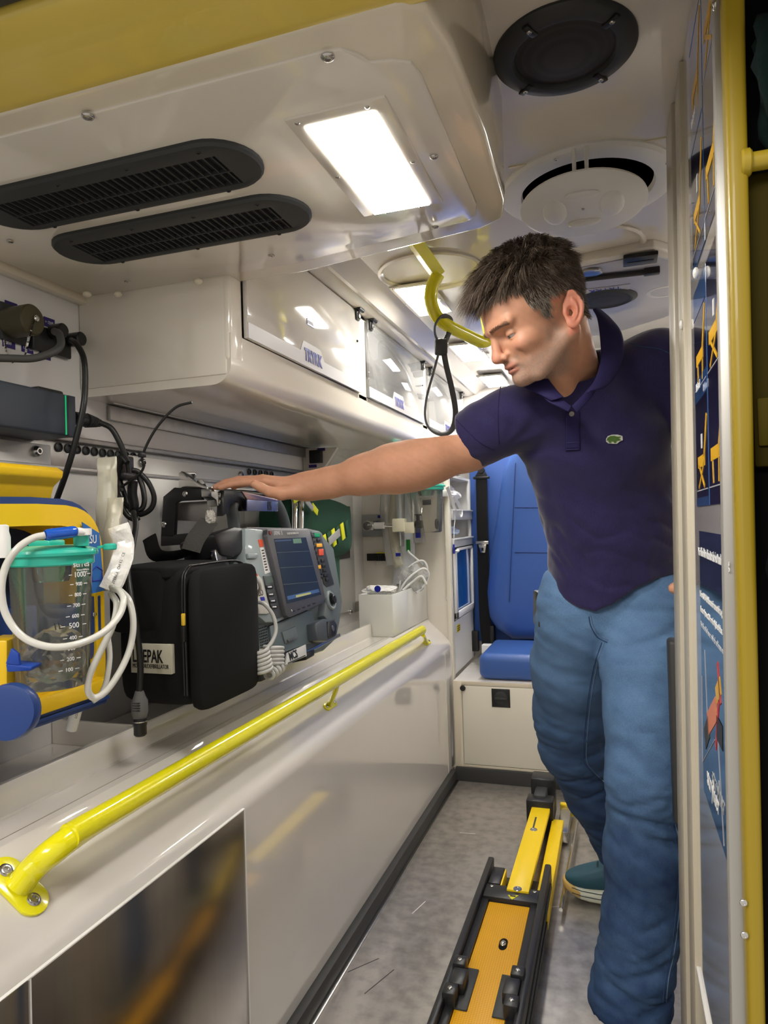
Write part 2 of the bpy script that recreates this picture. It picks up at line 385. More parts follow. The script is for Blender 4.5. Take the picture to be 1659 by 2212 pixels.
# ---------- speaker ----------
sp = thing('ceiling_speaker', 'large round black loudspeaker with mesh grille in the near ceiling', 'speaker', (-.052, 1.136, ZC))
c = V((-.052, 1.136, ZC)); R1 = .112
g = MB(); g.lathe([(R1, .001), (R1, -.004), (R1-.004, -.008), (R1-.022, -.013), (R1-.030, -.012), (R1-.034, -.006), (R1-.034, 0)], c, (0, 0, 1), 56); g.build('ring', GRYK, sp)
gm = bpy.data.materials.new('speaker_mesh'); gm.use_nodes = True; n_ = gm.node_tree; bb = n_.nodes['Principled BSDF']; bb.inputs['Roughness'].default_value = .6
vo = n_.nodes.new('ShaderNodeTexVoronoi'); vo.inputs['Scale'].default_value = 420; vo.inputs['Randomness'].default_value = 0
t1 = n_.nodes.new('ShaderNodeTexCoord'); n_.links.new(t1.outputs['Object'], vo.inputs['Vector']); r1 = n_.nodes.new('ShaderNodeValToRGB'); r1.color_ramp.elements[0].position = .3; r1.color_ramp.elements[1].position = .5
r1.color_ramp.elements[0].color = (.001, .001, .001, 1); r1.color_ramp.elements[1].color = (.022, .018, .02, 1); n_.links.new(vo.outputs['Distance'], r1.inputs[0]); n_.links.new(r1.outputs[0], bb.inputs['Base Color'])
g = MB(); g.lathe([(R1-.033, -.005), (R1-.05, -.009), (.03, -.013), (0, -.0135)], c, (0, 0, 1), 40); g.build('grille', gm, sp)
for a_ in (0.95, 2.4, 4.2, 5.6):
    d = V((math.cos(a_), math.sin(a_), 0)); s_ = MB(); M_ = frame(d, V((-d.y, d.x, 0)), V((0, 0, 1)), c+d*(R1-.02))
    s_.box((-.014, -.006, -.015), (.014, .006, -.010), .002, M_); s_.build('screw_tab', BLK, sp); screw(c+d*(R1-.018)+V((0, 0, -.015)), (0, 0, -1), .004, STL, sp)

# ---------- roof vent ----------
rv = thing('roof_vent', 'round white roof ventilator hanging half open above the man\'s head', 'roof vent', (-.045, 1.69, ZC))
c = V(at(1267, 403, 'z', ZC)); R1 = .194
g = MB(); g.lathe([(R1, .001), (R1, -.004), (R1-.006, -.010), (R1-.042, -.014), (R1-.048, -.012), (R1-.052, .0)], c, (0, 0, 1), 64, cap=False); g.build('flange', WHT, rv)
g = MB(); g.lathe([(R1-.051, -.001), (.0, -.001)], c, (0, 0, 1), 48); g.build('duct_opening', BLKM, rv)
ax = V((0, .10, 1)).normalized(); dc = V(at(1259, 438, 'z', 1.868)); g = MB()
g.lathe([(0, 0), (.121, 0), (.129, -.003), (.130, -.007), (.123, -.010), (0, -.014)], dc, ax, 56); disc = g.build('disc', WHT, rv)
for sx_ in (-1, 1):
    M_ = frame(V((1, 0, 0)), V((0, 1, -.1)).normalized(), ax, dc+V((sx_*.058, 0, -.011)))
    t_ = MB(); t_.sphere((0, 0, 0), (.026, .050, .010)); 
    for v_ in t_.bm.verts: v_.co = M_ @ v_.co
    t_.build('finger_grip', WHT, disc)
for yy_, zz_ in ((-.055, -.008), (.058, -.018)):
    t_ = MB(); t_.sphere(dc+V((0, yy_, zz_)), (.036, .016, .008)); t_.build('moulding', WHT, disc)
screw(dc-ax*.0135, -ax, .004, STL, disc)
g = MB(); g.box(dc+V((-.016, -.088, .0)), dc+V((-.008, -.08, .075)), .002); g.box(dc+V((.008, -.088, .0)), dc+V((.016, -.08, .075)), .002); g.box(dc+V((-.028, -.098, -.0)), dc+V((.028, -.07, .004)), .002); g.build('guide_posts', WHT, rv)
for a_ in (1.0, 2.6, 4.4, 5.9): screw(c+V((math.cos(a_)*(R1-.016), math.sin(a_)*(R1-.016), -.011)), (0, 0, -1), .0045, STL, rv)
# ================= FIXED FURNITURE =================
def thin_glass(name, tint, refl=.12, rough=.02, col=(1, 1, 1)):
    m = bpy.data.materials.new(name); m.use_nodes = True; nt = m.node_tree; nt.nodes.clear()
    o = nt.nodes.new('ShaderNodeOutputMaterial'); t = nt.nodes.new('ShaderNodeBsdfTransparent'); g_ = nt.nodes.new('ShaderNodeBsdfGlossy')
    t.inputs[0].default_value = (*tint, 1); g_.inputs['Roughness'].default_value = rough; g_.inputs[0].default_value = (*col, 1)
    lw = nt.nodes.new('ShaderNodeFresnel'); lw.inputs['IOR'].default_value = 1.5
    ad = nt.nodes.new('ShaderNodeMath'); ad.operation = 'ADD'; ad.inputs[1].default_value = refl; nt.links.new(lw.outputs[0], ad.inputs[0])
    mi = nt.nodes.new('ShaderNodeMixShader'); nt.links.new(ad.outputs[0], mi.inputs[0]); nt.links.new(t.outputs[0], mi.inputs[1]); nt.links.new(g_.outputs[0], mi.inputs[2])
    nt.links.new(mi.outputs[0], o.inputs[0]); return m
ACR = thin_glass('acrylic_pane', (.84, .85, .85), .06)
def hazy(mt, fac, col):            # scuffed or milky plastic: part of the surface scatters
    _n = mt.node_tree; _o = [n for n in _n.nodes if n.type == 'OUTPUT_MATERIAL'][0]; _s = _o.inputs[0].links[0].from_socket; _d = _n.nodes.new('ShaderNodeBsdfDiffuse'); _d.inputs[0].default_value = (*col, 1)
    _m = _n.nodes.new('ShaderNodeMixShader'); _m.inputs[0].default_value = fac; _n.links.new(_s, _m.inputs[1]); _n.links.new(_d.outputs[0], _m.inputs[2]); _n.links.new(_m.outputs[0], _o.inputs[0]); return mt
hazy(ACR, .22, (.62, .62, .62))
PLB = hazy(thin_glass('clear_film', (.90, .90, .89), .03, .22), .30, (.78, .78, .77))
CLR = hazy(thin_glass('clear_plastic', (.95, .94, .91), .01, .03), .08, (.8, .78, .72))
def film(name, m=PLB): return m
BAND = mat('grey_band', (.50, .48, .50), .4)
BLUE = mat('blue_vinyl', (.045, .115, .38), .38, coat=.1, bump=(60, .15, .002))
# ---- overhead lockers ----
lk = thing('overhead_locker', 'long white overhead locker with hinged doors above the medical equipment', 'cabinet', (-.95, 1.33, 1.52))
Y0, Y1 = 1.335, 3.84
g = MB()
low = [(-.79, 1.632)] + [(-.84+.05*math.cos(a), 1.565+.045*math.sin(-abs(a))) for a in [k/8*PI/2 for k in range(9)]] + [(XW+.001, 1.522), (XW+.001, 1.60), (-.82, 1.60), (-.82, 1.632)]
g.prism([(x, Y0, z) for x, z in low], (0, Y1-Y0, 0))
# rounded near end
g.box((XW+.001, Y0-.004, 1.54), (-.80, Y0+.02, ZC-.01), .006); g.box((-.825, Y0-.003, 1.57), (-.7895, 1.392, ZC-.01), .010, seg=3)
doors = [(1.392, 2.142), (2.215, 2.95), (3.02, 3.74)]
for a, b_ in [(2.142, 2.215), (2.95, 3.02), (3.74, 3.84)]: g.box((-.815, a, 1.62), (-.79, b_, 1.905)); g.box((XW+.01, (a+b_)/2-.006, 1.60), (-.81, (a+b_)/2+.006, 1.90))
g.box((XW+.001, Y0, 1.895), (-.79, Y1, 1.915)); g.build('body', GEL, lk, ang=40)
def latch(y, parent, name='hinge'):
    g = MB(); g.box((-.79, y-.014, 1.868), (-.772, y+.014, 1.925), .004); g.box((-.775, y-.010, 1.872), (-.768, y+.010, 1.892), .002)
    g.tube([(-.765, y-.02, 1.902), (-.765, y+.02, 1.902)], .0065, 10); g.build(name, BLK, parent)
    g = MB(); g.box((-.769, y-.007, 1.874), (-.7665, y+.007, 1.889), .001); g.build('hinge_pad', STL, parent)
for i, (a, b_) in enumerate(doors):
    solid = i == 0; zb, zt = 1.634, 1.902
    g = MB(); g.box((-.792, a+.004, zb), (-.780, b_-.004, zt), .002)
    d = g.build('door', PAN if solid else ACR, lk); 
    if not solid: d['label'] = 'clear acrylic door'
    # grey band with raised tab
    cy = [at(674, 783, 'x', -.78).y, at(861, 878, 'x', -.78).y, a+.36][i]; x = -.7795; zs = zb+.036; zt2 = zb+.066
    P = [(a+.004, zb), (b_-.004, zb), (b_-.004, zs), (cy+.085, zs), (cy+.06, zt2), (cy-.055, zt2), (cy-.075, zs), (a+.004, zs)]
    g = MB(); g.prism([(x-.0005, y, z) for y, z in P], (.0012, 0, 0)); bd = g.build('grey_band', BAND, lk)
    text('lettering', 'TRYKK', .046, (x+.001, cy-.050, zb+.016), (0, 1, 0), (0, 0, 1), NAVY, bd, sx=.80, bold=.0016)
    latch(b_-.028, lk); latch(a+.03, lk)
    g = MB(); g.sphere((-.779, b_-.03, 1.80), .004); g.build('knob', BLK, lk)
g = MB(); y = at(670, 698, 'x', -.78).y; z = at(670, 698, 'x', -.78).z; g.box((-.780, y-.022, z-.009), (-.7785, y+.022, z+.009)); sg = g.build('small_sign', NAVY, lk)
text('lettering', 'UTSTYR', .011, (-.7783, y-.019, z-.004), (0, 1, 0), (0, 0, 1), WPR, sg, sx=.9)
# wrapped packs seen through the acrylic doors
def crumple(name, c, r, m, seed=0, label=None, cat=None, group=None, parent=None, M=None):
    t = bmesh.new(); bmesh.ops.create_icosphere(t, subdivisions=4, radius=1)
    for v in t.verts:
        p = v.co.copy(); n_ = noise.noise(p*1.7+V((seed, seed, 0)))*.35+abs(noise.noise(p*4+V((0, seed, 0))))*.25
        v.co = V((p.x*r[0], p.y*r[1], p.z*r[2]))*(1+n_*.8)
    g = MB(); g.merge(t, Matrix.Translation(V(c)) @ (M or Matrix.Identity(4))); o = g.build(name, m, parent, ang=20)
    if label: tag(o, label, cat, group)
    return o
PACK = mat('crinkled_wrap', (.62, .63, .64), .18, coat=.8, bump=(30, .8, .02))
crumple('wrapped_pack', (-.90, 2.36, 1.675), (.07, .10, .060), PACK, 3, 'crinkled clear-wrapped pack inside the first acrylic locker, near its left end', 'package')
crumple('wrapped_pack', (-.90, 2.80, 1.645), (.06, .09, .035), PACK, 9, 'small crumpled wrapped pack inside the first acrylic locker, at its right end', 'package')
crumple('wrapped_pack', (-.90, 3.15, 1.66), (.06, .08, .045), mat('blue_wrap', (.05, .12, .4), .4, bump=(30, .6, .01)), 5, 'blue wrapped pack at the left end of the second acrylic locker', 'package')
# ---- grab rail on the bench ----
hr = thing('bench_handrail', 'long bright yellow tubular handrail on the bench edge', 'handrail', (-.79, .76, .69))
sn = V((.677, 0, .736)); sp0 = V((-.815, 0, .672))
mid_ = (onp(8, 1884, sp0, sn)+onp(70, 1949, sp0, sn))/2
path = bez([mid_, mid_+sn*.022+V((0, .012, .006)), (-.792, .808, .738), (-.783, .87, .75), (-.783, 1.0, .75), (-.783, 2.80, .75)], 6)
g = MB(); g.tube(path, .0195, 20); g.sphere((-.783, 2.80, .75), .0195); g.build('tube', YEL, hr)
def flange(c, dr, L, W_, parent, nm='flange'):
    n = sn; dr = V(dr); dr = (dr-n*dr.dot(n)).normalized(); s_ = n.cross(dr); P = []
    for k in range(24):
        a = 2*PI*k/24; e = L/2-W_/2; P.append(V(c)+dr*(W_/2*math.cos(a)+(e if math.cos(a) > 0 else -e))+s_*(W_/2*math.sin(a)))
    g = MB(); g.prism(P, n*.005, .0012); f = g.build(nm, YEL, parent)
    for sg_ in (-1, 1): screw(V(c)+dr*sg_*(L/2-W_*.42)+n*.005, n, W_*.2, STL, f, h=.003)
s1 = onp(8, 1884, sp0, sn); s2 = onp(70, 1949, sp0, sn)
flange((s1+s2)/2, s2-s1, (s2-s1).length+.042, .052, hr)
for px_, py_ in [(712, 1524), (922, 1388)]:
    c = onp(px_, py_, sp0, sn); flange(c+V((0, .0, 0)), (0, 1, 0), .075, .026, hr)
    g = MB(); g.prism([c+V((0, -.012, 0)), c+V((0, .026, 0)), V((-.783, c.y+.028, .742)), V((-.783, c.y-.035, .742))], (-.0, 0, 0.0001)) if 0 else g.tube([c+V((0, -.004, 0)), V((-.788, min(c.y-.010, 2.84), .722)), V((-.783, min(c.y-.014, 2.785), .742))], [(.008, .014), (.008, .018), (.010, .026)], 12, flat=(1, 0, 1)); g.build('support', YEL, hr)
# ---- seat cabinet, seat ----
YS = 3.17
cb = thing('seat_base_cabinet', 'low cream cabinet with a black twist latch under the blue seat', 'cabinet', (0, 3.5, 0))
zt = at(991, 1471, 'y', YS).z
g = MB(); g.box((-.742, YS+.006, .063), (.70, YB-.002, zt), .003); g.build('body', PAN, cb)
dz0, dz1 = at(1001, 1649, 'y', YS).z, at(1001, 1481, 'y', YS).z; dx = at(1001, 1560, 'y', YS).x
g = MB(); g.box((dx, YS-.002, dz0), (.25, YS+.010, dz1), .002); d = g.build('door', CREAM, cb)
g = MB(); g.box((-.742, YS, .062), (dx-.004, YS+.008, zt), .001); g.box((dx-.004, YS, dz1+.003), (.26, YS+.008, zt), .001); g.box((dx-.004, YS, .062), (.26, YS+.008, dz0-.003), .001); g.build('door_frame', GELC, cb)
c = at(1082, 1508, 'y', YS-.002); e = .042
g = MB(); g.box((c.x-e, c.y-.003, c.z-e), (c.x+e, c.y, c.z+e), .002); lt = g.build('latch_plate', BLK, d)
g = MB(); g.lathe([(.030, 0), (.030, .002), (.027, .003)], (c.x, c.y-.003, c.z), (0, -1, 0), 28); g.box((c.x-.026, c.y-.014, c.z-.008), (c.x+.026, c.y-.004, c.z+.004), .003); g.build('latch_knob', GRYK, d)
c = at(1000, 1486, 'y', YS-.002); g = MB(); g.cyl((c.x, c.y, c.z), (c.x, c.y-.010, c.z), .013, 20, bev=.002); g.build('bumper', BLK, cb)
seat = thing('attendant_seat', 'blue vinyl folding attendant seat at the far end of the cabin', 'seat', (-.2, 3.6, zt))
def cushion(x0, x1, y0, y1, z0, z1, r, name, parent, m=BLUE, puff=.012, seams=()):
    t = bmesh.new(); bmesh.ops.create_cube(t, size=1)
    for v in t.verts: v.co = V(((x0+x1)/2+v.co.x*(x1-x0), (y0+y1)/2+v.co.y*(y1-y0), (z0+z1)/2+v.co.z*(z1-z0)))
    bmesh.ops.bevel(t, geom=list(t.edges), offset=r, segments=5, profile=.5, affect='EDGES')
    g = MB(); g.merge(t); return g.build(name, m, parent, ang=0)
xc = at(1035, 1450, 'y', YS+.05).x
cushion(xc, .10, YS+.03, YS+.46, zt+.002, at(1080, 1412, 'y', YS+.05).z, .035, 'seat_cushion', seat)
bx = at(1020, 1200, 'y', 3.80).x; bz = at(1060, 1385, 'y', 3.80).z
g = MB(); g.box((bx, 3.79, bz), (.24, 3.83, 1.64), .006); g.build('back_board', mat('blue_board', (.04, .10, .34), .45), seat)
# backrest: outlined shape
Yb = 3.68; PB = [(1052, 1330), (1068, 1362), (1105, 1382), (1160, 1388)]
xs = [at(*p, 'y', Yb) for p in [(1052, 1310), (1050, 1280), (1057, 1200), (1070, 1120), (1078, 1060), (1086, 1010), (1100, 985)]]
ctr = .5*(-.20); XCb = -.16
outl = []
for p in [(1160, 1389), (1105, 1382), (1072, 1362), (1055, 1335)]: c = at(*p, 'y', Yb); outl.append((c.x, c.z))
for c in xs: outl.append((c.x, c.z))
outl += [(outl[-1][0]+.04, 1.62), (outl[-1][0]+.12, 1.70)]
mir = [(2*XCb-x, z) for x, z in outl[::-1]]
OUT = outl[1:]+mir[:-1]
def puffed(OUT, yb, yf, cx, cz, name, m, parent, rings=(1, 1, .985, .95, .88, .6, .25, 0), ds=(0, .45, .72, .9, .98, 1, 1, 1)):
    g = MB(); R = []
    for s_, d_ in zip(rings, ds): R.append([g.bm.verts.new((cx+(x-cx)*s_, yb+(yf-yb)*d_, cz+(z-cz)*s_)) for x, z in OUT] if s_ > 0 else None)
    n = len(OUT); cv = g.bm.verts.new((cx, yf, cz))
    for A, B in zip(R, R[1:]):
        for k in range(n):
            if B: g.bm.faces.new((A[k], A[(k+1) % n], B[(k+1) % n], B[k]))
            else: g.bm.faces.new((A[k], A[(k+1) % n], cv))
    return g.build(name, m, parent, ang=0)
br = puffed(OUT, 3.79, 3.64, XCb, 1.15, 'backrest', BLUE, seat)
SEAM = mat('blue_seam', (.02, .05, .2), .6)
g = MB()
a, b_ = at(1100, 1300, 'y', 3.638), at(1113, 1000, 'y', 3.638); g.tube([a, b_], .0022, 6)
g.build('vertical_seam', SEAM, br)
for yy in (1096, 1193):
    a, b_ = at(1112, yy, 'y', 3.638), at(1230, yy+1, 'y', 3.638); g = MB(); g.tube([a, b_], .0022, 6); g.build('cross_seam', SEAM, br)
g = MB(); g.box((-.60, 3.76, zt), (.35, 3.83, bz-.01), .01); g.build('back_support', PAN, seat)
c = at(1052, 1402, 'y', 3.5); g = MB(); g.box((c.x-.028, c.y, c.z-.03), (c.x+.028, c.y+.05, c.z+.02), .004); g.build('hinge_block', WHT, seat)
# belt
bt = thing('seat_belt', 'black seat belt with metal tongue hanging beside the blue backrest', 'seat belt', (-.58, 3.74, 1.0))
WEB = mat('belt_webbing', (.010, .010, .010), .8, bump=(200, .4, .001), spec=.3)
pts = [at(x, y, 'y', 3.735) for x, y in [(1040, 1030), (1041, 1100), (1043, 1180), (1045, 1260), (1048, 1340), (1054, 1398)]]
g = MB(); g.tube(bez(pts, 4), [(.0305, .0025)]*(len(pts)*4-3), 12, flat=(1, 0, 0)); g.build('webbing', WEB, bt)
c = at(1039, 1030, 'y', 3.74); g = MB(); g.box((c.x-.042, c.y-.015, c.z-.012), (c.x+.045, c.y+.02, c.z+.002), .004); g.prism([(c.x-.035, c.y, c.z), (c.x+.035, c.y, c.z), (c.x+.015, c.y, c.z+.04), (c.x-.012, c.y, c.z+.04)], (0, .03, 0), .004)
g.cyl((c.x+.002, c.y-.01, c.z+.035), (c.x+.002, c.y+.03, c.z+.035), .018, 18, bev=.003); g.build('anchor', BLK, bt)
c = at(1042, 1175, 'y', 3.725); g = MB(); g.box((c.x-.036, c.y-.008, c.z-.002), (c.x+.036, c.y+.006, c.z+.016), .003); g.prism([(c.x-.024, c.y, c.z), (c.x+.022, c.y, c.z), (c.x+.014, c.y, c.z-.048), (c.x-.012, c.y, c.z-.048)], (0, .004, 0), .0015); g.build('tongue', STL, bt)
g = MB(); g.box((c.x-.006, c.y-.001, c.z-.038), (c.x+.006, c.y+.005, c.z-.02), .001); g.build('tongue_slot', BLK, bt)
c = at(1032, 1385, 'y', 3.72); g = MB(); g.box((c.x-.035, c.y-.01, c.z-.055), (c.x+.005, c.y+.03, c.z+.055), .006); g.build('retractor', BLK, bt)
c = at(1062, 1372, 'y', 3.70); g = MB(); g.box((c.x-.01, c.y, c.z-.075), (c.x+.014, c.y+.05, c.z+.05), .005); g.build('buckle', BLK, bt)
# ---- shelf column beside the seat ----
XF = -.757
sh = thing('shelf_column', 'narrow white shelf column with open bins beside the blue seat', 'shelf unit', (-.98, 3.5, 0))
ys, ye = 3.285, 3.785
zr1, zr0 = at(1000, 1185, 'x', XF).z, at(1000, 1318, 'x', XF).z
z_top = 1.432
g = MB(); g.box((XW+.002, ys, .46), (XF, ye, zr0-.03)); g.box((XW+.002, ye-.015, .46), (XF, ye, z_top)); g.box((XW+.002, ys, .46), (-1.0, ye, z_top)); g.box((XW+.002, ys, z_top-.012), (XF, ye, z_top))
g.box((-1.0, ys, zr1+.02), (XF, ye, zr1+.03)); g.box((XF-.012, ye-.03, zr0), (XF+.003, ye, z_top)); g.build('body', WHT, sh)
for zz in (at(985, 1172, 'x', XF).z, at(985, 1110, 'x', XF).z):
    g = MB(); g.box((-1.0, ys+.002, zz-.030), (XF+.010, ye-.017, zz-.024)); g.box((XF, ys+.002, zz-.03), (XF+.012, ye-.017, zz+.018), .003); g.box((XF-.004, ys+.002, zz+.012), (XF+.018, ye-.017, zz+.022), .003); g.build('bin', mat('bin_grey', (.50, .51, .52), .3), sh)
# roller door
g = MB(); a0, a1 = ys+.02, ye-.02
g.box((XF, a0, zr0-.02), (XF+.012, a1, zr0+.012), .002); g.box((XF, a0, zr1-.004), (XF+.012, a1, zr1+.018), .002); g.box((XF, a0, zr0-.02), (XF+.012, a0+.05, zr1+.018), .002); g.box((XF, a1-.03, zr0-.02), (XF+.012, a1, zr1+.018), .002)
g.build('window_frame', WHT, sh)
g = MB(); g.box((XF-.01, a0+.05, zr0+.012), (XF-.004, a1-.03, zr1-.004)); g.build('blue_pane', mat('blue_pane', (.01, .09, .42), .08, coat=1, noise_=(14, .2, (.02, .18, .62), (1, 1, .05))), sh)
c = at(990, 1357, 'x', XF+.001); g = MB(); g.box((XF, c.y-.03, c.z-.018), (XF+.001, c.y+.045, c.z+.018)); st_ = g.build('yellow_sticker', mat('sticker_yellow', (.8, .62, .02), .5), sh)
for k in range(3):
    g = MB(); g.box((XF+.001, c.y-.024, c.z-.012+k*.010), (XF+.0016, c.y+.038, c.z-.008+k*.010)); g.build('print_line', BLK, st_)
LIN = mat('white_linen', (.72, .72, .74), .8, bump=(12, .8, .03))
crumple('folded_linen', (-.86, 3.52, at(985, 1092, 'x', XF).z+.055), (.085, .17, .05), LIN, 11, 'rolled white linen in the top open bin of the shelf column', 'linen')
crumple('linen_bag', (-.86, 3.50, 1.475), (.115, .20, .040), mat('bag_film', (.70, .70, .71), .25, coat=.6, bump=(14, .7, .03)), 21, 'big white plastic-wrapped linen bundle on top of the shelf column', 'linen')
crumple('folded_linen', (-.86, 3.5, at(985, 1150, 'x', XF).z+.005), (.08, .16, .025), mat('linen_blue', (.5, .6, .78), .8), 31, 'pale blue folded cloth in the lower open bin of the shelf column', 'linen')
# ---- ceiling grab rail and strap ----
gr = thing('ceiling_grab_rail', 'curved yellow grab rail hanging below the ceiling left of the man\'s head', 'grab rail', q(930, 600, 2.0))
g = MB()
P1 = [q(880, 500, 1.76), q(905, 535, 1.84), q(944, 590, 1.96)]
g.tube(P1, [(.024, .017)]*3, 4, flat=(1, -.1, 0)); bm_ = g.build('flat_arm', YEL, gr, ang=30)
g = MB(); P = bez([q(947, 592, 1.95), q(934, 618, 1.955), q(931, 650, 1.96), q(944, 684, 1.975), q(972, 706, 2.0), q(1010, 725, 2.05), q(1042, 739, 2.09), q(1058, 728, 2.10), q(1054, 705, 2.10), q(1048, 670, 2.10)], 6)
g.tube(P, .0185, 18); g.build('bent_tube', YEL, gr)
c = q(1046, 655, 2.10); g = MB(); g.box(c-V((.03, .03, .0)), V((c.x+.03, c.y+.03, ZC)), .006); g.build('mount_block', YEL, gr)
st = thing('hanging_strap', 'grey rubber loop strap with square buckle hanging from the yellow rail', 'strap', q(952, 748, 1.97))
RUB = mat('grey_rubber', (.055, .055, .058), .55)
for nm, pts in [('upper_loop', [(950, 745, 1.975), (940, 722, 1.96), (941, 700, 1.95), (955, 683, 1.95), (972, 690, 1.99), (972, 712, 2.0), (958, 745, 1.975)]),
                ('lower_loop', [(948, 762, 1.975), (935, 810, 1.97), (921, 862, 1.965), (919, 905, 1.965), (932, 930, 1.97), (958, 938, 1.99), (978, 925, 2.0), (984, 890, 2.0), (976, 840, 1.99), (964, 790, 1.98), (959, 762, 1.975)])]:
    P = bez([q(*p) for p in pts], 5); g = MB(); g.tube(P, [(.0024, .0085)]*len(P), 10, flat=(.6, -.2, 0) if nm == 'x' else (1, 0, 0)); g.build(nm, RUB, st)
M_ = frame(CR, CF, CU, q(953, 749, 1.975)); g = MB(); g.box((-.018, -.010, -.024), (.018, .012, .022), .006, M_); g.box((-.002, -.012, -.022), (.002, -.009, .020), 0, M_); g.build('buckle', RUB, st)
# ---- far ceiling fittings ----
fc = thing('rear_ceiling_console', 'shallow grey ceiling fairing with display and bar behind the man\'s head', 'console', (0, 2.9, ZC))
LIL = mat('lilac_grey', (.42, .42, .50), .3, coat=.4)
zf = 1.925
o_ = [(-.36, at(1290, 575, 'z', zf).y), (at(1412, 536, 'z', zf).x, at(1412, 536, 'z', zf).y), (at(1452, 560, 'z', zf).x+.05, at(1452, 563, 'z', zf).y), (.40, 3.10), (-.36, 3.10)]
g = MB(); g.prism([(x, y, zf) for x, y in o_], (0, 0, .03), .008, 3); g.build('fairing', GEL, fc)
o2 = [(-.34, o_[0][1]+.035), (o_[1][0]-.01, o_[1][1]+.035), (o_[2][0]-.02, o_[2][1]+.03), (.30, 2.62), (.02, 2.86), (-.34, 2.90)]
g = MB(); g.prism([(x, y, zf-.003) for x, y in o2], (0, 0, .004), .001); g.build('recess_panel', LIL, fc)
c = at(1383, 555, 'z', zf-.004); g = MB(); g.box((c.x-.045, c.y-.035, c.z-.012), (c.x+.045, c.y+.035, c.z), .003); ds = g.build('display', BLK, fc)
g = MB(); g.box((c.x-.035, c.y-.002, c.z-.0135), (c.x+.035, c.y+.012, c.z-.0115)); g.build('display_bar', GRYK, ds)
a, b_ = at(1275, 600, 'z', zf-.012), at(1412, 586, 'z', zf-.012); g = MB(); g.tube([a-V((.1, 0, 0)), b_], .008, 10); g.build('dark_bar', SKT, fc)
c = at(1408, 586, 'z', zf-.012); g = MB(); g.box(c-V((.022, .012, .01)), c+V((.022, .012, .01)), .003); g.build('bar_end', BLK, fc)
c = at(1278, 587, 'z', zf-.006); g = MB(); g.lathe([(.03, 0), (.03, -.006), (.02, -.009), (0, -.009)], c, (0, 0, 1), 20); g.build('swivel', STL, fc)
c = at(1310, 624, 'z', zf-.004); g = MB(); g.box((c.x-.10, c.y-.02, c.z-.001), (c.x+.07, c.y+.03, c.z)); sg = g.build('sign_strip', BAND, fc)
text('lettering', 'TRYKK', .04, (c.x+.045, c.y-.012, c.z-.0012), (-1, 0, 0), (0, 1, 0), NAVY, sg, sx=.8)
c = at(1436, 612, 'z', ZC-.001)
sl = thing('spotlight', 'small round recessed spotlight at the far right of the ceiling', 'ceiling light', c)
g = MB(); g.lathe([(.062, 0), (.058, -.008), (.045, -.008), (.043, -.003)], c+V((0, 0, -.02)), (0, 0, 1), 28, cap=False); g.build('ring', WHT, sl); g = MB(); g.lathe([(.043, -.003), (0, -.001)], c+V((0, 0, -.02)), (0, 0, 1), 24, cap=False); g.build('lens', STL, sl)
c = at(1308, 643, 'z', zf); sp2 = thing('ceiling_speaker', 'small black oval loudspeaker in the far ceiling beside the man\'s ear', 'speaker', c)
g = MB(); g.lathe([(.10, 0), (.10, -.006), (.085, -.012), (.078, -.008)], c, (0, 0, 1), 40, cap=False); g.build('ring', GRYK, sp2); g = MB(); g.lathe([(.079, -.008), (.04, -.012), (0, -.013)], c, (0, 0, 1), 30, cap=False); g.build('grille', gm, sp2)
# ---- floor track ----
tk = thing('stretcher_track', 'black and yellow stretcher loading track bolted along the floor', 'floor track', (-.18, 2.0, 0))
YB1 = mat('track_yellow', (.86, .60, .005), .35); YB2 = bpy.data.materials.new('reflective_yellow'); YB2.use_nodes = True
n_ = YB2.node_tree; bb = n_.nodes['Principled BSDF']; bb.inputs['Roughness'].default_value = .4; vo = n_.nodes.new('ShaderNodeTexVoronoi'); vo.inputs['Scale'].default_value = 170; vo.inputs['Randomness'].default_value = 0
t1 = n_.nodes.new('ShaderNodeTexCoord'); n_.links.new(t1.outputs['Object'], vo.inputs['Vector']); r1 = n_.nodes.new('ShaderNodeValToRGB'); r1.color_ramp.elements[0].position = .25; r1.color_ramp.elements[1].position = .7
r1.color_ramp.elements[0].color = (.90, .50, .01, 1); r1.color_ramp.elements[1].color = (.66, .30, .004, 1); n_.links.new(vo.outputs['Distance'], r1.inputs[0]); n_.links.new(r1.outputs[0], bb.inputs['Base Color'])
TB = mat('track_black', (.015, .015, .017), .35)
zt1 = .10
def tp(px, py, z=zt1): return at(px, py, 'z', z)
def quad(name, pp, z0, z1, m, r=.002, parent=tk):
    g = MB(); P = [tp(x, y, z1) for x, y in pp]; g.prism([(p.x, p.y, z0) for p in P], (0, 0, z1-z0), r); return g.build(name, m, parent)
# inclined geometry kept simple: rails at z .10
yA = tp(1090, 1920).y
xl0, xl1 = tp(1056, 1949).x, tp(1145, 1960).x
yfar_rail = tp(1070, 1861).y
def bx_(name, x0, x1, y0, y1, z0, z1, m, r=.002, parent=tk):
    g = MB(); g.box((x0, y0, z0), (x1, y1, z1), r); return g.build(name, m, parent)
ys_ = .55
yp = tp(1100, 1953, .092).y
xa, xb = tp(1056, 1949, .092).x, tp(1145, 1957, .092).x
bx_('reflective_plate', xa, xb, ys_, yp, .085, .092, YB2)
bx_('left_rail', xa-.040, xa-.022, ys_, yfar_rail, 0, .115, TB, .004); bx_('left_rail_inner', xa-.022, xa-.001, ys_, yp+.03, 0, .098, TB, .003)
bx_('right_rail', xb+.022, xb+.042, ys_, yfar_rail, 0, .115, TB, .006); bx_('right_rail_inner', xb+.001, xb+.022, ys_, yp+.03, 0, .098, TB, .003)
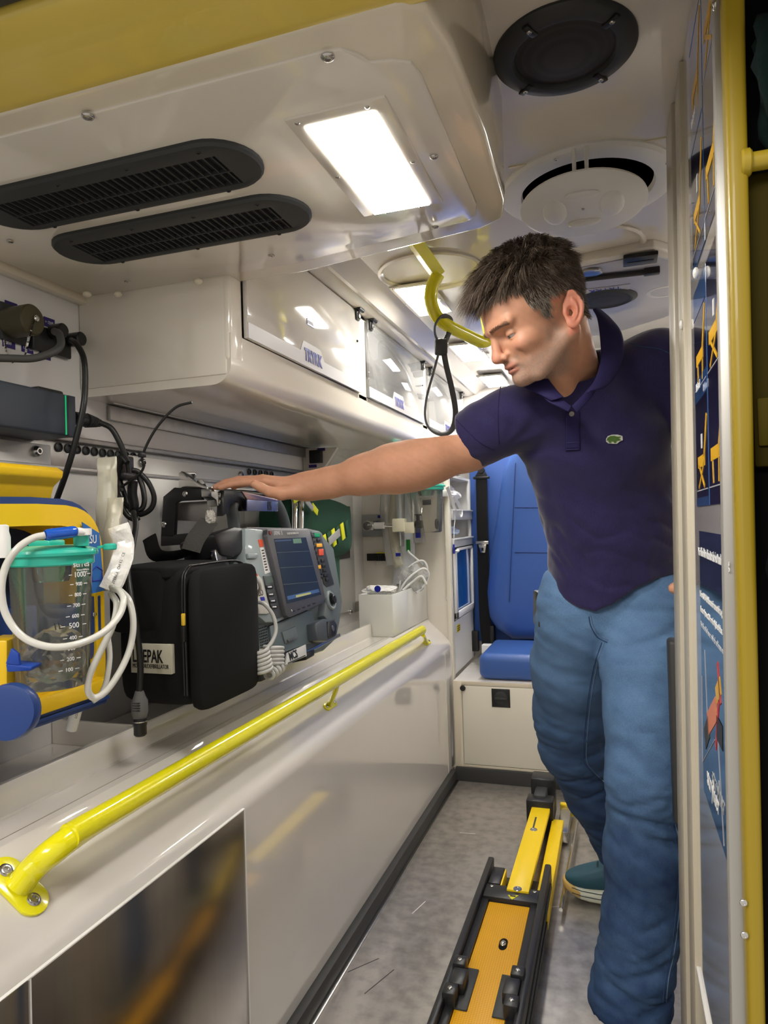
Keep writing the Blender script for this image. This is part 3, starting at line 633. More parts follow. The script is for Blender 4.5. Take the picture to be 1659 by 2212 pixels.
bx_('right_rail_groove', xb+.042, xb+.046, ys_, yfar_rail-.05, .03, .045, GRYK, .001); bx_('right_rail_groove', xb+.042, xb+.046, ys_, yfar_rail-.05, .065, .08, GRYK, .001)
bx_('bed', xa-.03, xb+.03, ys_, yfar_rail-.01, 0, .06, TB)
cbk = bx_('cross_block', xa-.02, xb+.022, yp+.003, yp+.075, .03, .105, TB, .003)
tri = [tp(*p, .1062) for p in [(1097, 1933), (1120, 1934), (1106, 1943)]]; g = MB(); g.prism([(p.x, p.y, .105) for p in tri], (0, 0, .0012)); ws = g.build('warning_triangle', YEL, cbk)
c = (tri[0]+tri[1]+tri[2])/3; g = MB(); g.box((c.x-.008, c.y-.001, .106), (c.x+.008, c.y+.006, .1067)); g.build('triangle_mark', BLK, ws)
bx_('side_block', xa-.02, xa+.018, yp+.09, yfar_rail-.03, .04, .10, TB, .004); bx_('yellow_edge', xa+.019, xa+.024, yp+.08, yfar_rail-.04, .04, .10, YB1, .001)
# yellow arm, inclined beyond
xm0, xm1 = tp(1093, 1925).x+.003, tp(1143, 1932).x
ya0, ya1 = yp+.045, tp(1168, 1745, .11).y
g = MB(); L_ = [(xm0, ya0), (xm1, ya0), (tp(1188, 1748, .11).x, ya1), (tp(1148, 1745, .11).x, ya1)]
g.prism([(x, y, .095) for x, y in L_], (0, 0, .016), .002); arm_ = g.build('yellow_arm', YB1, tk)
for p in [(1118, 1920), (1153, 1792)]:
    c = tp(*p, .111); g = MB(); g.lathe([(.013, 0), (.012, .0015), (.008, .0015), (.007, .0005), (0, .0004)], c, (0, 0, 1), 18); g.build('bolt_socket', STL, arm_)
g = MB(); g.box((tp(1158, 1765, .111).x-.003, tp(1158, 1790, .111).y, .111), (tp(1158, 1765, .111).x+.003, tp(1158, 1765, .111).y, .1113)); g.build('slot_mark', GRYK, arm_)
bx_('yellow_side_rail', xm1+.012, xm1+.055, yfar_rail-.2, ya1+.02, .02, .065, YB1, .003)
xe = tp(1170, 1720, .12).x; ye_ = ya1
bx_('end_latch', xe-.05, xe+.05, ye_+.0, ye_+.07, .02, .135, BLK, .006); bx_('latch_roller', xe-.026, xe+.022, ye_+.03, ye_+.13, .06, .145, GRYK, .008); bx_('end_stop', xe-.045, xe+.045, ye_+.12, ye_+.21, .02, .175, BLK, .008)
bx_('end_bracket', xe+.065, xe+.105, ye_-.05, ye_+.19, .01, .05, STL, .003); bx_('yellow_cap', xe+.06, xe+.115, ye_+.19, ye_+.215, .01, .055, YB1, .002)
g = MB(); g.tube([(xb+.075, yfar_rail-.1, .03), (xe+.13, ye_+.1, .03)], .006, 8); g.build('release_rod', STL, tk)
c = tp(1207, 1783, .03); g = MB(); g.tube([c, c+V((.004, .03, 0))], .011, 10); g.build('rod_knob', WHT, tk)
# slot with roller, hinge clamps
c = tp(1087, 2040, .092); g = MB(); P = [(c.x+.011*math.cos(a), c.y+.018*math.sin(a)+(.008 if math.sin(a) > 0 else -.008), .0918) for a in [2*PI*k/20 for k in range(20)]]
g.prism(P, (0, 0, .001)); sl_ = g.build('slot', BLKM, tk); g = MB(); g.sphere((c.x, c.y, .094), (.008, .012, .006)); g.build('slot_roller', CHR, sl_)
for s_, x in ((-1, xa), (1, xb)):
    y = at(1010 if s_ < 0 else 1110, 2130 if s_ < 0 else 2150, 'z', .1).y
    g = MB(); g.box((min(x, x-s_*.03), y-.075, .09), (max(x, x-s_*.03), y+.075, .096), .002); g.build('clamp_plate', GRYK, tk)
    g = MB(); g.box((x+s_*.004-.018, y-.03, .09), (x+s_*.004+.018, y+.03, .122), .004); g.box((x+s_*.012-.016, y-.075, .09), (x+s_*.012+.016, y-.035, .126), .004); g.box((x+s_*.012-.016, y+.035, .09), (x+s_*.012+.016, y+.072, .126), .004); g.build('clamp', TB, tk)
    for dy in (-.055, .053): screw((x+s_*.012, y+dy, .126), (0, 0, 1), .006, STL, tk)
screw((xa-.002, yp+.06, .105), (0, 0, 1), .006, STL, tk); screw((xb+.008, yp+.06, .105), (0, 0, 1), .006, STL, tk)
# ================= EQUIPMENT =================
def X_(px, py, x): return at(px, py, 'x', x)
SLATE = mat('slate_grey', (.12, .145, .155), .38)
SLATEL = mat('light_slate', (.27, .32, .33), .35, coat=.2)
DKB = mat('bezel_grey', (.075, .075, .085), .35)
PLATE = mat('mount_plate', (.60, .59, .57), .3, .3)
GRN = mat('green_fabric', (.008, .060, .030), .8, bump=(150, .5, .002))
FAB = mat('pouch_fabric', (.010, .010, .0105), .92, bump=(600, .35, .001), spec=.25)
CAB = mat('black_cable', (.008, .008, .008), .4)
# --- wall rails ---
rl = thing('wall_rail_upper', 'grey aluminium rail on the wall directly under the overhead locker', 'rail', (XW, 1.6, 1.5))
z = X_(430, 925, -1.19).z
g = MB(); g.box((XW+.001, 1.42, z-.028), (XW+.014, 2.72, z+.010), .003); g.box((XW+.001, 1.42, z+.012), (XW+.024, 2.72, z+.018), .002); g.build('profile', ALU, rl)
rl = thing('logistic_track', 'steel track with scalloped holes along the equipment wall', 'rail', (XW, 1.6, 1.37))
za = X_(180, 985, -1.19).z; zb_ = X_(180, 960, -1.19).z
g = MB(); g.box((XW+.001, .60, za-.030), (XW+.006, 2.75, zb_), .001); g.box((XW+.001, .60, zb_+.001), (XW+.022, 2.75, zb_+.014), .003); g.box((XW+.001, .60, za-.040), (XW+.014, 2.75, za-.028), .003); g.build('profile', ALU, rl)
me = None
for k in range(11):
    y = X_(120, 980, -1.19).y+.012+k*.0285; 
    if me is None:
        s_ = MB(); s_.lathe([(.011, 0), (.011, .004), (.008, .006), (.007, .001), (0, .001)], (0, 0, 0), (1, 0, 0), 16); o = s_.build('track_hole', GRYK, rl); me = o.data
    else: o = bpy.data.objects.new('track_hole', me); C.objects.link(o)
    o.location = (XW+.006, y, za+.014); adopt(o, rl)
for k in range(5):
    o = bpy.data.objects.new('track_hole', me); C.objects.link(o); o.location = (XW+.006, X_(540+k*12, 1030, -1.19).y, za+.012); adopt(o, rl)
# --- mount plates ---
def plate(label, pa, pb, x=-1.188, zlow=.95, bolts=()):
    t = thing('mounting_plate', label, 'plate', (x, 1, 1)); a, b_ = X_(*pa, x), X_(*pb, x)
    g = MB(); g.box((XW+.007, a.y, zlow), (x, b_.y, (a.z+b_.z)/2), .0025); 
    g.build('plate', PLATE, t)
    for p in bolts: c = X_(*p, x); screw(c, (1, 0, 0), .012, STL, t, 'bolt', h=.012)
    return t
plate('white mounting plate behind the yellow suction unit', (-60, 940), (110, 962), bolts=[(77, 975)])
plate('grey mounting plate behind the defibrillator bracket', (278, 984), (527, 1013), bolts=[(305, 1000), (518, 1026)])
t_ = plate('pale mounting plate to the right of the green bag', (698, 1062), (762, 1075), x=-1.185, zlow=.80, bolts=[(755, 1322)])
c = X_(722, 1096, -1.184); g = MB(); g.box((-1.185, c.y-.02, c.z-.03), (-1.1835, c.y+.02, c.z+.03)); g.build('sticker', WPR, t_)
g = MB(); c = X_(772, 1308, -1.18); g.box((XW+.001, c.y-.05, c.z-.028), (-1.175, c.y+.05, c.z+.018), .003); tr = g.build('track_end', ALU, rl)
# --- cross divider with switch ---
dv = thing('wall_divider', 'small white wall gusset with a black switch box above the man\'s forearm', 'divider', (XW, 2.75, 1.4))
g = MB(); y = 2.57; P = [at(665, 968, 'y', y), at(728, 966, 'y', y), at(690, 1030, 'y', y), at(663, 1045, 'y', y)]; P[0].x = P[3].x = XW+.001
g.prism(P, (0, .03, 0), .002); g.build('gusset', GEL, dv)
c = at(685, 987, 'y', y); g = MB(); g.box((c.x-.026, y-.022, c.z-.026), (c.x+.026, y-.001, c.z+.026), .002); g.build('switch_box', BLK, dv)
for p in [(694, 971), (676, 1007)]:
    c = at(*p, 'y', y); g = MB(); g.box((c.x-.017, y-.003, c.z-.006), (c.x+.017, y-.0005, c.z+.006)); g.build('small_sign', PURP, dv)
# --- sockets on the wall ---
so = thing('power_sockets', 'cluster of black sockets with purple signs high on the left wall', 'socket', (XW, 1.2, 1.6))
for p, s_ in [((25, 663), '+ 12V/4'), ((66, 680), '+ 12V/3'), ((107, 697), '+ 12V/5'), ((20, 741), '100W'), ((60, 752), '12V 120W'), ((98, 766), '12V')]:
    c = X_(*p, XW+.002); g = MB(); g.box((XW+.0005, c.y-.016, c.z-.0105), (XW+.0015, c.y+.016, c.z+.0105)); o = g.build('purple_sign', PURP, so)
    text('lettering', s_, .010, (XW+.0018, c.y-.013, c.z-.004), (0, 1, 0), (0, 0, 1), WPR, o, sx=.75)
a, b_ = X_(74, 720, XW+.02), X_(158, 742, XW+.02)
g = MB(); g.box((XW+.001, a.y, a.z-.032), (XW+.016, b_.y, a.z+.024), .004); g.build('socket_strip', BLK, so)
for p in [(112, 717), (152, 735)]:
    c = X_(*p, XW+.016); g = MB(); g.cyl(c, c+V((.035, 0, 0)), .016, 18, bev=.003); g.build('plug', BLK, so)
OLV = mat('olive_cap', (.07, .06, .03), .45, .3)
c = X_(30, 700, XW+.006); g = MB(); g.box((XW+.001, c.y-.034, c.z-.040), (XW+.008, c.y+.034, c.z+.040), .003); o = g.build('socket_flange', GRYK, so)
g = MB(); c = X_(22, 698, XW+.006); g.cyl(c, c+V((.062, 0, -.0)), .032, 32, bev=.003); g.build('round_cap', OLV, so)
c2 = c+V((.064, -.0, 0)); screw(c2+V((0, .006, .004)), (1, 0, 0), .007, CHR, so)
def chain(pts, r, m, parent, name='chain'):
    P = bez(pts, 8); g = MB(); 
    for a, b_ in zip(P[::2], P[1::2]): g.tube([a, b_+(b_-a)*.6], r, 5)
    return stuff(g.build(name, m, parent))
chain([c2, X_(60, 740, -1.13), X_(56, 760, -1.15), X_(50, 775, -1.17)], .0025, CHR, so); chain([X_(10, 735, -1.185), X_(14, 760, -1.17), X_(28, 785, -1.17)], .0025, CHR, so)
def cable(name, label, pts, r, m=CAB, n=8, parent=None, taper=None):
    P = bez(pts, n); g = MB(); g.tube(P, r, 12); o = g.build(name, m, parent, ang=60)
    if label: tag(o, label, 'cable')
    return o
cable('power_cable', 'thick dark grey cable leaving the round socket towards the left edge', [q(118, 716, 1.42), q(128, 722, 1.38), q(131, 745, 1.36), q(112, 762, 1.34), q(70, 774, 1.32), q(20, 774, 1.30), q(-60, 772, 1.28)], .0075, mat('grey_cable', (.045, .045, .042), .6))
cable('power_cable', 'black cable dropping from the socket strip past the slate box', [q(154, 735, 1.49), q(166, 744, 1.46), q(181, 775, 1.44), q(184, 830, 1.43), q(179, 885, 1.42), q(160, 965, 1.42), q(140, 1030, 1.43), q(122, 1080, 1.45)], .0062)
# --- slate power box ---
pb = thing('power_box', 'dark slate box with thin green line on the left wall', 'power supply', (-1.1, 1.1, 1.4))
xf = -1.085; a, b_ = X_(0, 818, xf), X_(163, 856, xf); zb_ = X_(150, 943, xf).z
SLB = mat('slate_box', (.035, .045, .062), .45)
g = MB(); g.box((XW+.008, .80, zb_), (xf, b_.y, b_.z), .006, seg=3); g.build('housing', SLB, pb)
y = X_(142, 890, xf).y; g = MB(); g.box((xf-.002, y-.0015, zb_+.003), (xf+.0008, y+.0015, b_.z-.003)); g.build('green_line', mat('green_line', (.0, .35, .12), .4, emit=(0, .6, .2), es=.25), pb)
g = MB(); g.box((xf-.003, b_.y-.02, zb_+.001), (xf+.0005, b_.y-.001, b_.z-.001), .001)
g.build('end_cap', SLB, pb); c = V((-1.13, X_(95, 838, -1.13).y, b_.z)); g = MB(); g.box((c.x-.02, c.y-.035, c.z-.001), (c.x+.02, c.y+.035, c.z+.012), .005); g.build('top_connector', BLK, pb)
pl = thing('power_plug', 'black ribbed mains plug in the right end of the slate box', 'plug', q(190, 908, 1.45))
g = MB(); a, b_ = V((-1.13, 0, 0)), 0
pA, pB = X_(160, 903, -1.125), X_(216, 914, -1.125); g.tube([pA, pA*.55+pB*.45, pB], [(.015, .012), (.016, .013), (.009, .008)], 12, flat=(0, 0, 1)); g.build('plug_body', BLK, pl)
for k in range(6):
    c = pA*(.55-k*.07)+pB*(.45+k*.07); g = MB(); g.tube([c, c+(pB-pA).normalized()*.003], (.0165-.0009*k), 12); g.build('grip_rib', GRYK, pl)
# --- hanging cable bundle ---
bu = thing('cable_bundle', 'bundled black cable loops tied with a cable tie on the wall', 'cable', q(290, 1050, 1.5))
d0 = 1.50
def loop(pts, r, nm='cable_loop', d=d0, m=CAB): g = MB(); g.tube(bez([q(x, y, d+(k*.006 if len(pts) > 3 else 0)) for k, (x, y) in enumerate(pts)], 6), r, 10); return g.build(nm, m, bu, ang=60)
loop([(216, 913), (240, 925), (258, 955), (270, 985), (276, 1010), (283, 1040)], .0062)
loop([(275, 1000), (262, 988), (246, 1000), (241, 1030), (252, 1060), (262, 1080), (285, 1100), (305, 1100), (312, 1080), (306, 1045), (292, 1020)], .0062)
loop([(285, 1015), (300, 1020), (322, 1045), (333, 1075), (325, 1100), (300, 1112), (280, 1098), (268, 1065), (258, 1035)], .0058)
loop([(250, 1030), (255, 1070), (272, 1110), (290, 1122), (300, 1118)], .0058)
loop([(288, 1040), (286, 1065), (290, 1090), (288, 1105)], .010, 'thick_bundle')
loop([(262, 990), (252, 1010), (250, 1040), (258, 1062)], .010, 'thick_bundle')
g = MB(); c = q(268, 1005, 1.53); g.box(c-V((.02, .02, .02)), c+V((.012, .02, .02)), .004); c2 = q(268, 1030, 1.53); g.box(c2-V((.02, .02, .008)), c2+V((.02, .02, .008)), .003); g.build('wall_hook', BLK, bu)
loop([(415, 869), (380, 880), (345, 915), (320, 955), (307, 990), (311, 1005), (303, 1022), (280, 1040), (262, 1052)], .0028, 'cable_tie', 1.44)
g = MB(); c = q(307, 983, 1.445); g.box(c-V((.006, .006, .005)), c+V((.006, .006, .005)), .001); g.build('tie_head', BLK, bu)
lc = thing('charging_lead', 'long black lead hanging down to a grey plug on the counter', 'cable', (-.98, 1.15, .79))
g = MB(); P = bez([q(x, y, d) for x, y, d in [(288, 1105, 1.5), (293, 1135, 1.48), (286, 1180, 1.44), (276, 1225, 1.40), (283, 1290, 1.37), (294, 1350, 1.36), (303, 1430, 1.36), (302, 1495, 1.36)]], 8); g.tube(P, .0062, 12); g.build('lead', CAB, lc, ang=60)
c = q(301, 1492, 1.36); g = MB(); g.lathe([(.008, 0), (.012, -.012), (.016, -.020), (.016, -.042), (.013, -.052), (.012, -.054)], c, (0, 0, 1), 20, sx=.8); g.build('plug_body', mat('plug_grey', (.13, .13, .13), .4), lc)
for k in range(4): g = MB(); g.box(c+V((-.006, -.0145, -.022-.005*k)), c+V((.010, -.011, -.0205-.005*k))); g.build('plug_rib', GRYK, lc)
g = MB(); g.lathe([(.0125, -.054), (.0135, -.057), (.0135, -.066), (.0125, -.068), (.0125, -.085), (.010, -.088)], c, (0, 0, 1), 20); g.build('plug_tip', BLK, lc)
g = MB(); g.lathe([(.0138, -.0585), (.0138, -.060)], c, (0, 0, 1), 20); g.build('plug_ring', CHR, lc)
# ---------- suction unit ----------
su = thing('suction_unit', 'yellow and blue portable suction unit mounted at the far left', 'suction unit', (-1.0, .95, .87))
SY = mat('suction_yellow', (.86, .55, .01), .35, coat=.2); SB = mat('suction_blue', (.012, .045, .20), .4, coat=.2); SBD = mat('suction_dark_blue', (.006, .02, .07), .5)
yr = 1.103; yl = .70; yc = (yr+yl)/2
def shell(e=0, n=10, zt=1.262, zb=.888):
    P = []   # outline (y,z) arched top, rounded bottom, clockwise
    w2 = (yr-yl)/2-e
    for k in range(n*2+1):
        a = PI*k/(2*n); P.append((yc+w2*math.copysign(abs(math.cos(a))**.55, math.cos(a)), 1.13+(zt-1.13-e)*math.sin(a)**.8))
    for k in range(n+1):
        a = PI+PI/2*k/n; P.append((yl+e+.05+.05*math.cos(a), zb+e+.05+.05*math.sin(a)))
    for k in range(n+1):
        a = 1.5*PI+PI/2*k/n; P.append((yr-e-.05+.05*math.cos(a), zb+e+.05+.05*math.sin(a)))
    return P
def ring(o, i, x0, x1, m, name, cap=True):
    g = MB(); rows = [[(x0, y, z) for y, z in o], [(x1, y, z) for y, z in o], [(x1, y, z) for y, z in i], [(x0, y, z) for y, z in i]]
    R = [[g.bm.verts.new(p) for p in r] for r in rows]; n = len(o)
    for A, B in zip(R, R[1:]+R[:1]):
        for k in range(n): g.bm.faces.new((A[k], A[(k+1) % n], B[(k+1) % n], B[k]))
    return g.build(name, m, su, ang=40)
def bow(o, amt=.035, xr=-.93):  # bow the front outwards at the unit's centre, away from the ends
    for v in o.data.vertices:
        if v.co.x > -1.0: v.co.x += amt*(1-((v.co.y-yc)/((yr-yl)/2))**2)
    o.data.update(); return o
g = MB(); g.prism([(-1.17, y, z) for y, z in shell()], (.13, 0, 0), .006); g.build('back_shell', SB, su)
bow(ring(shell(), shell(.012), -1.05, -.955, SB, 'blue_bumper'))
bow(ring(shell(.012), shell(.048), -1.05, -.940, SY, 'yellow_frame'))
g = MB(); g.prism([(-1.045, y, z) for y, z in shell(.03)], (.01, 0, 0)); g.build('recess_back', SBD, su)
g = MB(); g.box((-1.04, yl+.02, .900), (-.915, yr-.04, .931), .008); bow(g.build('ledge', SY, su), .03)
g = MB(); g.box((-1.04, yl+.01, .878), (-.925, yr-.03, .900), .006); g.box((-1.04, yl+.01, .888), (-.918, yr-.034, .894), .002); bow(g.build('blue_foot', SB, su), .03)
g = MB(); g.box((-1.04, yr-.060, .90), (-.950, yr-.045, 1.15), .004); g.build('inner_rib', SY, su)
# handle
hy = X_(62, 1050, -1.02).y
g = MB(); H = [(1, .0), (1, .0)]
hz0 = X_(70, 1085, -1.0).z; hz1 = X_(60, 1012, -1.02).z
prof = [(-.985, hz0), (-.975, hz0+.028), (-.955, hz1-.02), (-.952, hz1-.008), (-.965, hz1), (-1.06, hz1+.004), (-1.07, hz1-.004), (-1.06, hz1-.018), (-.99, hz1-.024), (-1.0, hz0+.025), (-1.02, hz0)]
ya_, yb_ = X_(-60, 1050, -.97).y, X_(122, 1050, -.97).y
g.prism([(x, ya_, z) for x, z in prof], (0, yb_-ya_, 0), .003); g.build('carry_handle', SY, su)
# side label with print
lp = lambda px, py: X_(px, py, -.912)
P = [lp(176, 1128), lp(213, 1152), lp(223, 1276), lp(198, 1282)]; g = MB(); g.prism(P, (.002, 0, 0)); lb = g.build('blue_label', mat('label_blue', (.02, .13, .42), .35), su)
c = lp(188, 1174); text('lettering', 'LSU', .022, (-.9095, c.y-.004, c.z), (0, 1, 0), (0, 0, 1), WPR, lb, sx=.7)
c = lp(207, 1240); g = MB(); g.tube([(-.9095, c.y-.012, c.z-.012), (-.9095, c.y+.012, c.z-.012), (-.9095, c.y+.014, c.z+.006), (-.9095, c.y, c.z+.014), (-.9095, c.y-.014, c.z+.006), (-.9095, c.y-.012, c.z-.012)], .0012, 6); g.build('pictogram', NAVY, lb)
c = lp(216, 1328); g = MB(); g.box((-.95, c.y-.020, c.z-.034), (-.928, c.y+.022, c.z+.034), .002); o = g.build('blue_latch', SB, su); screw((-.928, c.y+.004, c.z), (1, 0, 0), .005, STL, su)
for p, w_, h_ in [((28, 1370), .022, .045), ((190, 1365), .018, .052)]:
    c = X_(*p, -.93); g = MB(); g.box((-1.03, c.y-w_, c.z-h_), (-.90 if w_ > .02 else -.93, c.y+w_, c.z+h_), .004); g.build('canister_holder', SB, su)
c = q(42, 1428, .98); M_ = frame(CR, CF, CU, c); g = MB(); g.prism([M_ @ V(p) for p in [(-.02, 0, -.004), (.018, 0, -.008), (.016, 0, -.014), (-.018, 0, -.016)]], M_.to_3x3() @ V((0, .03, 0)), .002); g.prism([M_ @ V(p) for p in [(-.02, 0, -.004), (-.012, 0, .018), (-.002, 0, .010), (.0, 0, -.006)]], M_.to_3x3() @ V((0, .006, 0)), .001); g.build('thumb_lever', mat('lever_blue', (.015, .06, .36), .35), su)
c = q(8, 1500, 1.02); M_ = frame(CR, CF, CU, c); g = MB(); g.box((-.03, 0, -.01), (.005, .05, .08), .004, M_); g.build('yellow_foot', SY, su)
c = q(24, 1537, .93); nd = (V((0.35, -1, .12))).normalized(); g = MB(); g.lathe([(.036, .0), (.038, .006), (.038, .016), (.036, .021), (.030, .022), (0, .0225)], c-nd*.01, nd, 40); g.build('round_bumper', SB, su)
c = q(8, 1160, 1.0); g = MB(); g.lathe([(.009, -.03), (.009, 0), (.007, .008), (.007, .016), (.004, .018)], c, (0, 0, 1), 16); g.build('port', WHT, su)
# ---------- canister ----------
def canister(name, label, cx, cy, zb, zt, r, marks=True, lid_clips=True):
    t = thing(name, label, 'canister', (cx, cy, zb)); c = V((cx, cy, 0))
    g = MB(); g.lathe([(0, zb), (r*.80, zb), (r*.86, zb+.006), (r*.97, zt-.02), (r*1.0, zt-.018), (r, zt)], c, (0, 0, 1), 40, cap=False); g.build('jar', CLR, t, ang=40)
    TQ = mat('turquoise', (.03, .48, .36), .3, coat=.3)
    g = MB(); g.lathe([(0, zt+.010), (r*.75, zt+.010), (r*.95, zt+.006), (r*1.10, zt+.003), (r*1.13, zt-.001), (r*1.12, zt-.005), (r*1.03, zt-.007), (r*1.03, zt-.018), (r*1.0, zt-.020)], c, (0, 0, 1), 44); lid = g.build('lid', TQ, t, ang=30)
    g = MB(); g.box((cx-r*.6, cy-r*.15, zt+.008), (cx+r*.1, cy+r*.4, zt+.018), .003); g.build('lid_ridge', TQ, t)
    g = MB(); g.lathe([(r*.5, zt-.022), (r*.48, zt-.034), (r*.42, zt-.045), (0, zt-.047)], c, (0, 0, 1), 24); g.build('inner_neck', thin_glass('turquoise_clear', (.35, .85, .70), .03), t)
    return t
c = q(113, 1340, 1.06); zt = q(113, 1192, 1.06).z; zb = q(113, 1488, 1.03).z; RC = .060
cn = canister('suction_canister', 'large clear suction jar with turquoise lid in the yellow unit', c.x, c.y, zb, zt, RC)
cc = V((c.x, c.y, 0))
crumple('liner_bag', (c.x, c.y, zb+.045), (.042, .042, .038), thin_glass('liner_film', (.93, .91, .87), .04, .25), 4, parent=cn)
def cyl_hit(px, py, c, r):
    d = ray(px, py); a = d.x**2+d.y**2; b_ = 2*((CAM.x-c.x)*d.x+(CAM.y-c.y)*d.y); k = (CAM.x-c.x)**2+(CAM.y-c.y)**2-r*r
    D = b_*b_-4*a*k; t = (-b_-math.sqrt(max(D, 0)))/(2*a); return CAM+d*t
marks = [('serres', 173, 1224, .013), ('1000', 170, 1246, .0115), ('900', 168, 1265, .008), ('800', 166, 1288, .008), ('700', 163, 1311, .008), ('600', 161, 1334, .008), ('500', 158, 1356, .0115), ('400', 156, 1381, .008), ('300', 153, 1404, .008), ('200', 151, 1427, .008), ('100', 148, 1450, .008)]
dshm = None
for s_, x, y, sz in marks:
    p = cyl_hit(x, y, cc, RC*.97); n_ = V((p.x-cc.x, p.y-cc.y, 0)).normalized(); tx = V((-n_.y, n_.x, 0)); text('printed_mark', s_, sz, p+n_*.002, tx, (0, 0, 1), WPR, cn, align='CENTER', sx=.95)
    if s_.isdigit():
        g = MB(); L_ = .006
        for sg_ in (-1, 1):
            o_ = p+n_*.002+tx*sg_*(.0165 if sz > .01 else .012)+V((0, 0, sz*.33)); g.prism([o_-tx*L_/2-V((0, 0, .0005)), o_+tx*L_/2-V((0, 0, .0005)), o_+tx*L_/2+V((0, 0, .0005)), o_-tx*L_/2+V((0, 0, .0005))], n_*.0003)
        g.build('scale_tick', WPR, cn)
p = cyl_hit(176, 1232, cc, RC*.97); n_ = V((p.x-cc.x, p.y-cc.y, 0)).normalized(); text('printed_mark', 'Volume Millilitres\n    ± 100 ml', .0035, p+n_*.002-V((0, 0, 0)), V((-n_.y, n_.x, 0)), (0, 0, 1), WPR, cn, align='CENTER')
p = cyl_hit(115, 1362, cc, RC*.93); n_ = V((p.x-cc.x, p.y-cc.y, 0)).normalized(); text('handwritten_mark', '1L', .014, p+n_*.0012, V((-n_.y, n_.x, .15)), (0, 0, 1), BLK, cn)
# hose with blue connector
hs = thing('suction_hose', 'translucent white hose looping from the jar lid round the yellow unit', 'hose', c)
HOS = mat('hose_rubber', (.66, .65, .60), .25, coat=.4, sub=.0)
g = MB(); P = bez([q(x, y, d) for x, y, d in [(97, 1156, 1.0), (70, 1163, .99), (38, 1185, .975), (12, 1225, .97), (3, 1275, .965), (14, 1330, .965), (50, 1376, .965), (105, 1397, .97), (165, 1392, .99), (220, 1368, 1.03), (256, 1332, 1.07), (267, 1298, 1.09), (258, 1277, 1.11), (243, 1272, 1.13)]], 8); g.tube(P, .0052, 14); g.build('hose', HOS, hs, ang=60)
g = MB(); P = bez([q(x, y, d) for x, y, d in [(240, 1283, 1.13), (252, 1305, 1.10), (244, 1350, 1.08), (218, 1405, 1.07), (195, 1455, 1.06), (190, 1490, 1.06), (203, 1507, 1.07), (230, 1492, 1.08), (262, 1445, 1.10), (282, 1395, 1.12), (288, 1345, 1.13), (280, 1300, 1.14), (262, 1278, 1.15), (240, 1266, 1.16)]], 8); g.tube(P, .0052, 14); g.build('hose', HOS, hs, ang=60)
g = MB(); P = bez([q(x, y, d) for x, y, d in [(233, 1375, 1.12), (237, 1420, 1.12), (230, 1470, 1.11), (218, 1500, 1.10), (200, 1515, 1.09)]], 8); g.tube(P, .0045, 12); g.build('hose', HOS, hs, ang=60)
g = MB(); pa, pb_ = q(98, 1156, 1.0), q(164, 1148, 1.03); R_ = [.0075, .0088, .0085, .009, .0085, .009, .0085, .009, .0085, .0088, .0088, .0075]; g.tube([pa.lerp(pb_, k/11) for k in range(12)], R_, 18); g.build('blue_connector', mat('clear_blue', (.01, .09, .50), .2, coat=.5), hs, ang=60)
pc = q(186, 1150, 1.045); g = MB(); g.tube([pb_, pb_.lerp(pc, .4), pc], [.006, .0065, .005], 14); g.cyl(pc+V((0, 0, -.004)), pc+V((0, 0, .006)), .008, 16); g.build('white_elbow', WHT, hs)
TQ_ = bpy.data.materials['turquoise']
g = MB(); e_ = q(176, 1180, 1.05); g.cyl(e_, e_+V((0, 0, .016)), .011, 18, bev=.001); g.build('lid_port', TQ_, cn)
ea, eb = q(210, 1183, 1.07), q(247, 1176, 1.08); g = MB(); g.tube([ea, eb], [(.003, .002), (.003, .002)], 8); ec = q(238, 1188, 1.075); g.cyl(ec, ec+V((0, 0, .010)), .010, 18, bev=.002); g.build('lid_cap_tether', TQ_, cn)
# packs hanging behind
def pouch(name, label, pts, w, m, th=.006, parent=None, cat='package', seed=1):
    P = bez(pts, 4); g = MB(); n = len(P); side = CR
    R = []
    for i, p in enumerate(P):
        t = (P[min(i+1, n-1)]-P[max(i-1, 0)]).normalized(); s_ = (t.cross(CF)).normalized(); ww = w/2*(1+.12*noise.noise(V((i*.7, seed, 0)))); row = []
        for k in range(12):
            a = 2*PI*k/12; hh = th*(1+.8*noise.noise(V((i*.5, k*1.3, seed)))) * (.25 if i in (0, n-1) else 1)
            row.append(g.bm.verts.new(p+s_*ww*math.cos(a)-CF*hh*math.sin(a)))
        R.append(row)
    for A, B in zip(R, R[1:]):
        for k in range(12): g.bm.faces.new((A[k], A[(k+1) % 12], B[(k+1) % 12], B[k]))
    g.bm.faces.new(R[0]); g.bm.faces.new(R[-1]); o = g.build(name, m, parent, ang=25)
    if label: tag(o, label, cat)
    return o
FILMY = hazy(thin_glass('yellowish_film', (.86, .84, .76), .02, .25, (.9, .88, .8)), .38, (.70, .67, .56)); FW = mat('white_wrap', (.74, .73, .70), .25, coat=.6, bump=(30, .8, .01))
o = pouch('catheter_pack', 'tall clear plastic catheter pack hanging beside the cable bundle', [q(230, 988, 1.44), q(232, 1050, 1.43), q(228, 1120, 1.42), q(234, 1190, 1.41), q(240, 1270, 1.40)], .042, FILMY, .007, seed=3)
cable('pack_tube', None, [q(228, 1030, 1.435), q(227, 1060, 1.43), q(226, 1085, 1.425)], .005, mat('frosted', (.6, .6, .56), .4), parent=o)
o = pouch('catheter_pack', 'second crinkled clear pack in front, slanting down to the hose', [q(250, 1075, 1.38), q(247, 1110, 1.37), q(240, 1160, 1.36), q(236, 1220, 1.35), q(238, 1275, 1.34)], .032, FILMY, .006, seed=8)
cable('pack_tube', None, [q(244, 1120, 1.365), q(238, 1180, 1.36), q(236, 1260, 1.345)], .003, mat('frosted2', (.7, .69, .6), .4), parent=o)
